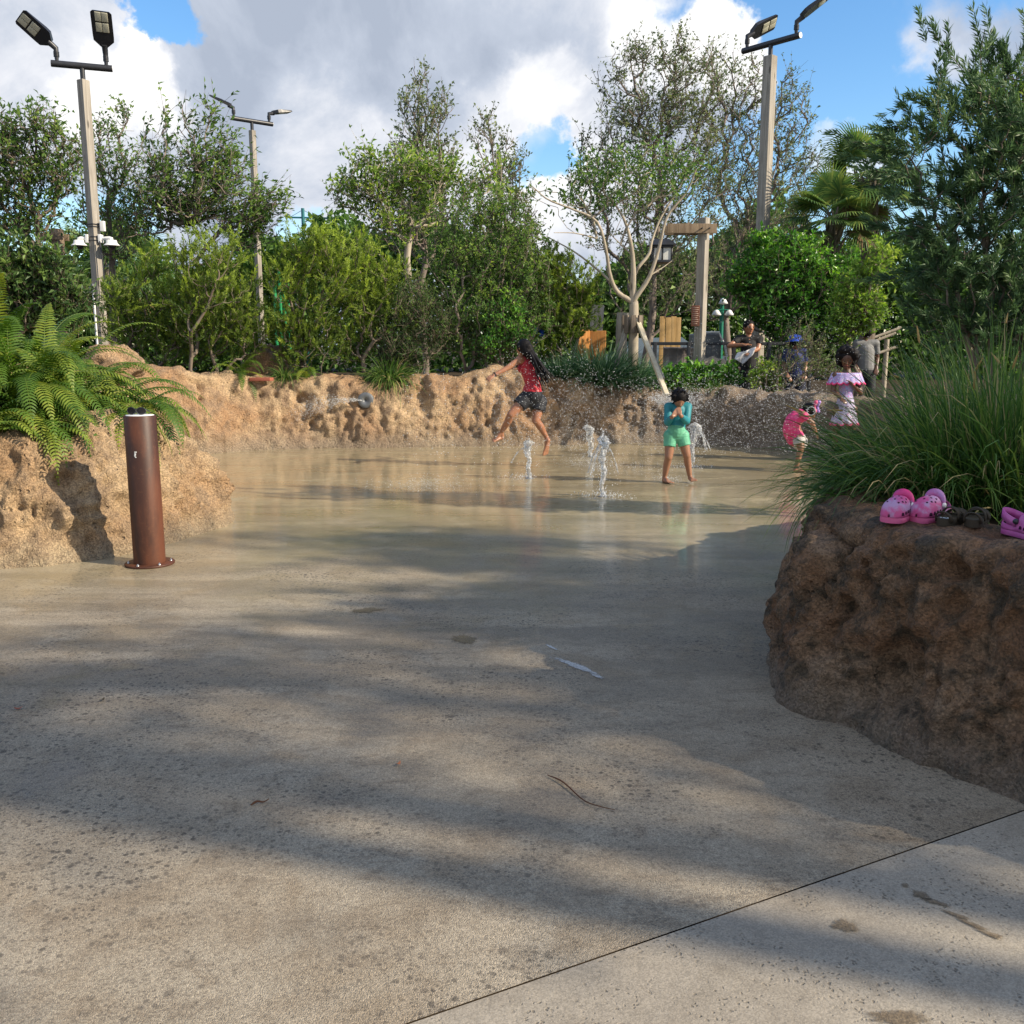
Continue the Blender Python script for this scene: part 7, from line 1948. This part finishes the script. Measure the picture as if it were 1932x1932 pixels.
jet('ground water jet behind the boy, falling in a wide curtain', 1303, 882, 798, .055, 260, 4, (.06, 0), 12)

def spray():
    mb = MB()
    def cloud(n, u, v, Y, r, vel, st, mask=None):
        U = RNG.uniform(*u, n); V_ = RNG.uniform(*v, n); Yy = RNG.uniform(*Y, n)
        P = np.array([at(a, b, c) for a, b, c in zip(U, V_, Yy)])
        if mask is not None: P = P[mask(U, V_)]
        k = len(P); drops(mb, P, RNG.uniform(r[0], r[1], k) ** 1.0, RNG.normal(size=(k, 3)) * .35 + np.array(vel), RNG.uniform(*st, k))
    keep = lambda f: (lambda U, V_: RNG.random(len(U)) < f(U, V_))
    # dense belt of drops in front of the far wall's shaded part
    cloud(12000, (1060, 1560), (690, 860), (10.9, 13.6), (.0013, .0034), (1, 0, -.35), (1.2, 4.0), keep(lambda U, V_: np.clip((V_ - 690) / 60, .08, 1) * np.clip((870 - V_) / 40, 0, 1) * np.clip((U - 1040) / 220, .25, 1)))
    cloud(2600, (930, 1130), (640, 850), (10.6, 12.8), (.0016, .0038), (.6, 0, -.6), (1.2, 3.0), keep(lambda U, V_: np.clip((V_ - 630) / 110, .1, 1)))
    cloud(700, (1300, 1700), (590, 710), (10.5, 13), (.0016, .0034), (1, 0, -.5), (1.0, 2.0))
    cloud(500, (760, 960), (700, 900), (10.6, 13), (.0026, .0055), (-.4, 0, -.6), (1.0, 2.0))
    # fan from the round nozzle in the wall
    n = 1500; o = place(690, 755, 13.55) + np.array([-.05, -.06, 0]); t = RNG.random(n) ** .9
    P = o + np.array([-1, -.25, .12]) * t[:, None] * .95 + RNG.normal(size=(n, 3)) * np.array([.06, .09, .10]) * (t[:, None] + .02); P[:, 2] -= .30 * t ** 2
    drops(mb, P, RNG.uniform(.0012, .0042, n) * (1 - .35 * t), np.tile([-1, -.2, 0.05], (n, 1)), RNG.uniform(1.5, 5, n))
    # second fan on the shaded side
    n = 3000; o = at(1226, 752, 13.4); t = RNG.random(n) ** .7
    P = o + np.array([.75, -.8, -.05]) * t[:, None] * .7 + RNG.normal(size=(n, 3)) * .09 * (t[:, None] + .25); drops(mb, P, RNG.uniform(.0014, .0045, n), np.tile([.8, -.6, -.2], (n, 1)), RNG.uniform(1, 3, n))
    # fine splash where spray lands
    for (u, v, su, n) in ((800, 915, 95, 700), (1180, 880, 110, 700), (1100, 872, 60, 400), (1260, 905, 30, 260), (970, 902, 40, 160)):
        c = gnd(u, v); a = RNG.normal(size=(n, 2)) * su * mpp(c[1]) * .5
        drops(mb, np.column_stack([c[0] + a[:, 0], c[1] + a[:, 1] * 1.3, np.abs(RNG.normal(0, .02, n)) + .003]), RNG.uniform(.0014, .0036, n), RNG.normal(size=(n, 3)), RNG.uniform(1, 2, n))
    tag(mb.build('water_spray', M['drops']), 'cloud of flying water drops between the children and the far wall', 'spray', kind='stuff')
spray()

# ------------------------------------------------------------------ things lying on the floor
def puddle(name, c, rx, ry, ang, seed, mat, z=.004):
    th = np.linspace(0, 2 * np.pi, 70, endpoint=False); q = np.column_stack([np.cos(th), np.sin(th), 0 * th])
    r = 1 + .32 * fbm(q * 1.6, 4, seed) + .1 * fbm(q * 6, 2, seed + 9)
    v = np.column_stack([rx * r * np.cos(th), ry * r * np.sin(th), 0 * th]) @ rotz(ang).T + np.array([c[0], c[1], z])
    mid = v * .55 + np.array([c[0], c[1], z]) * .45
    mb = MB(); mb.add(np.vstack([[(c[0], c[1], z)], mid, v]), [(0, 1 + k, 1 + (k + 1) % 70) for k in range(70)] + [(1 + k, 71 + k, 71 + (k + 1) % 70, 1 + (k + 1) % 70) for k in range(70)], 0, np.concatenate([[1.0], np.full(70, .75), np.zeros(70)]))
    o = mb.build(name, mat, smooth=False, tint=True); o['kind'] = 'structure'
def soft(T, n):
    a = T.n('Attribute', attribute_name='tint')
    return T.step(T.math('ADD', a.outputs['Fac'], T.math('MULTIPLY_ADD', n, 2.2, -1.15)), .1, .75)
def puddle_mat():
    T = NT('puddle'); n = T.noise(T.coord(), 22, 5, .65, .4)
    return T.done(T.bsdf((.15, .125, .085), .06, .5, 0, T.bump(T.noise(T.coord(), 9, 3), .1, .01), alpha=soft(T, n)))
def stain_mat(c):
    T = NT('damp_stain'); n = T.noise(T.coord(), 45, 6, .7, .6); n2 = T.noise(T.coord(), 150, 3)
    return T.done(T.bsdf(T.mix(T.step(n2, .35, .7), c, tuple(x * 1.7 for x in c)), .5, .4, 0, T.bump(n2, .7, .005), alpha=T.math('MULTIPLY', soft(T, n), .85)))
fs_ = stain_mat((.40, .40, .39)); pm = puddle_mat(); s1_ = stain_mat((.13, .10, .055)); s2_ = stain_mat((.15, .115, .075))
p = gnd(876, 1207); puddle('puddle', p, .075, .09, .2, 2, s1_)
p = gnd(695, 1152); puddle('puddle', p, .10, .06, .1, 5, s1_)
for u, v, rx, ry, a, sd in ((1708, 1672, .012, .012, 0, 1), (1735, 1690, .032, .020, -.5, 3), (1765, 1704, .045, .013, -.6, 8), (1800, 1727, .05, .011, -.75, 12), (1835, 1746, .05, .011, -.8, 14), (1868, 1764, .04, .014, -.7, 16), (1592, 1748, .04, .03, -.5, 21), (1700, 1925, .08, .035, 0, 27)):
    puddle('damp_stain', gnd(u, v), rx, ry, a, sd, s2_)
for u, v, rx, ry, a, sd in ((1090, 1258, .21, .034, -.93, 31), (1040, 1222, .07, .014, -1.0, 39), (1125, 1276, .06, .020, -.9, 35)):
    puddle('puddle', gnd(u, v), rx, ry, a, sd, fs_)
def twig(label, uv, r, mat, z=.006):
    P = [gnd(*q) + np.array([0, 0, z + .004 * (k % 2)]) for k, q in enumerate(uv)]
    mb = MB(); tube(mb, spline(P, 16), np.interp(np.arange(16), [0, 3, 15], [r * .5, r, r * .35]), 6)
    tag(mb.build('twig', mat), label, 'twig')
tm = plain('twig_brown', (.10, .045, .025), .8, .2, var=.3)
twig('short reddish-brown twig lying on the dry floor', [(473, 1522), (485, 1517), (497, 1516), (508, 1512)], .004, tm)
twig('thin curved twig lying where the shade stripes cross the floor', [(1033, 1465), (1062, 1480), (1100, 1512), (1130, 1526), (1160, 1531)], .003, tm)
def litter(label, u, v, s, c):
    p = gnd(u, v); mb = MB(); th = np.linspace(0, 2 * np.pi, 14, endpoint=False)
    ring = np.column_stack([s * np.cos(th), s * .5 * np.sin(th) * (1 + .3 * np.cos(th)), .006 + .008 * np.cos(th) ** 2]) @ rotz(u).T + p
    mb.add(np.vstack([p + np.array([0, 0, .005]), ring]), [(0, k + 1, (k + 1) % 14 + 1) for k in range(14)])
    tag(mb.build('fallen_leaf', plain('leaf_litter', c, .7, .3, var=.2)), label, 'fallen leaf')
litter('red-brown fallen leaf at the picture edge on the shaded floor', 35, 1339, .017, (.30, .08, .04))
litter('dry orange fallen leaf near the curved twig', 752, 1444, .013, (.45, .16, .07))
litter('dark fallen leaf in the soft shade stripe near the red-brown leaf', 193, 1323, .016, (.07, .055, .035))
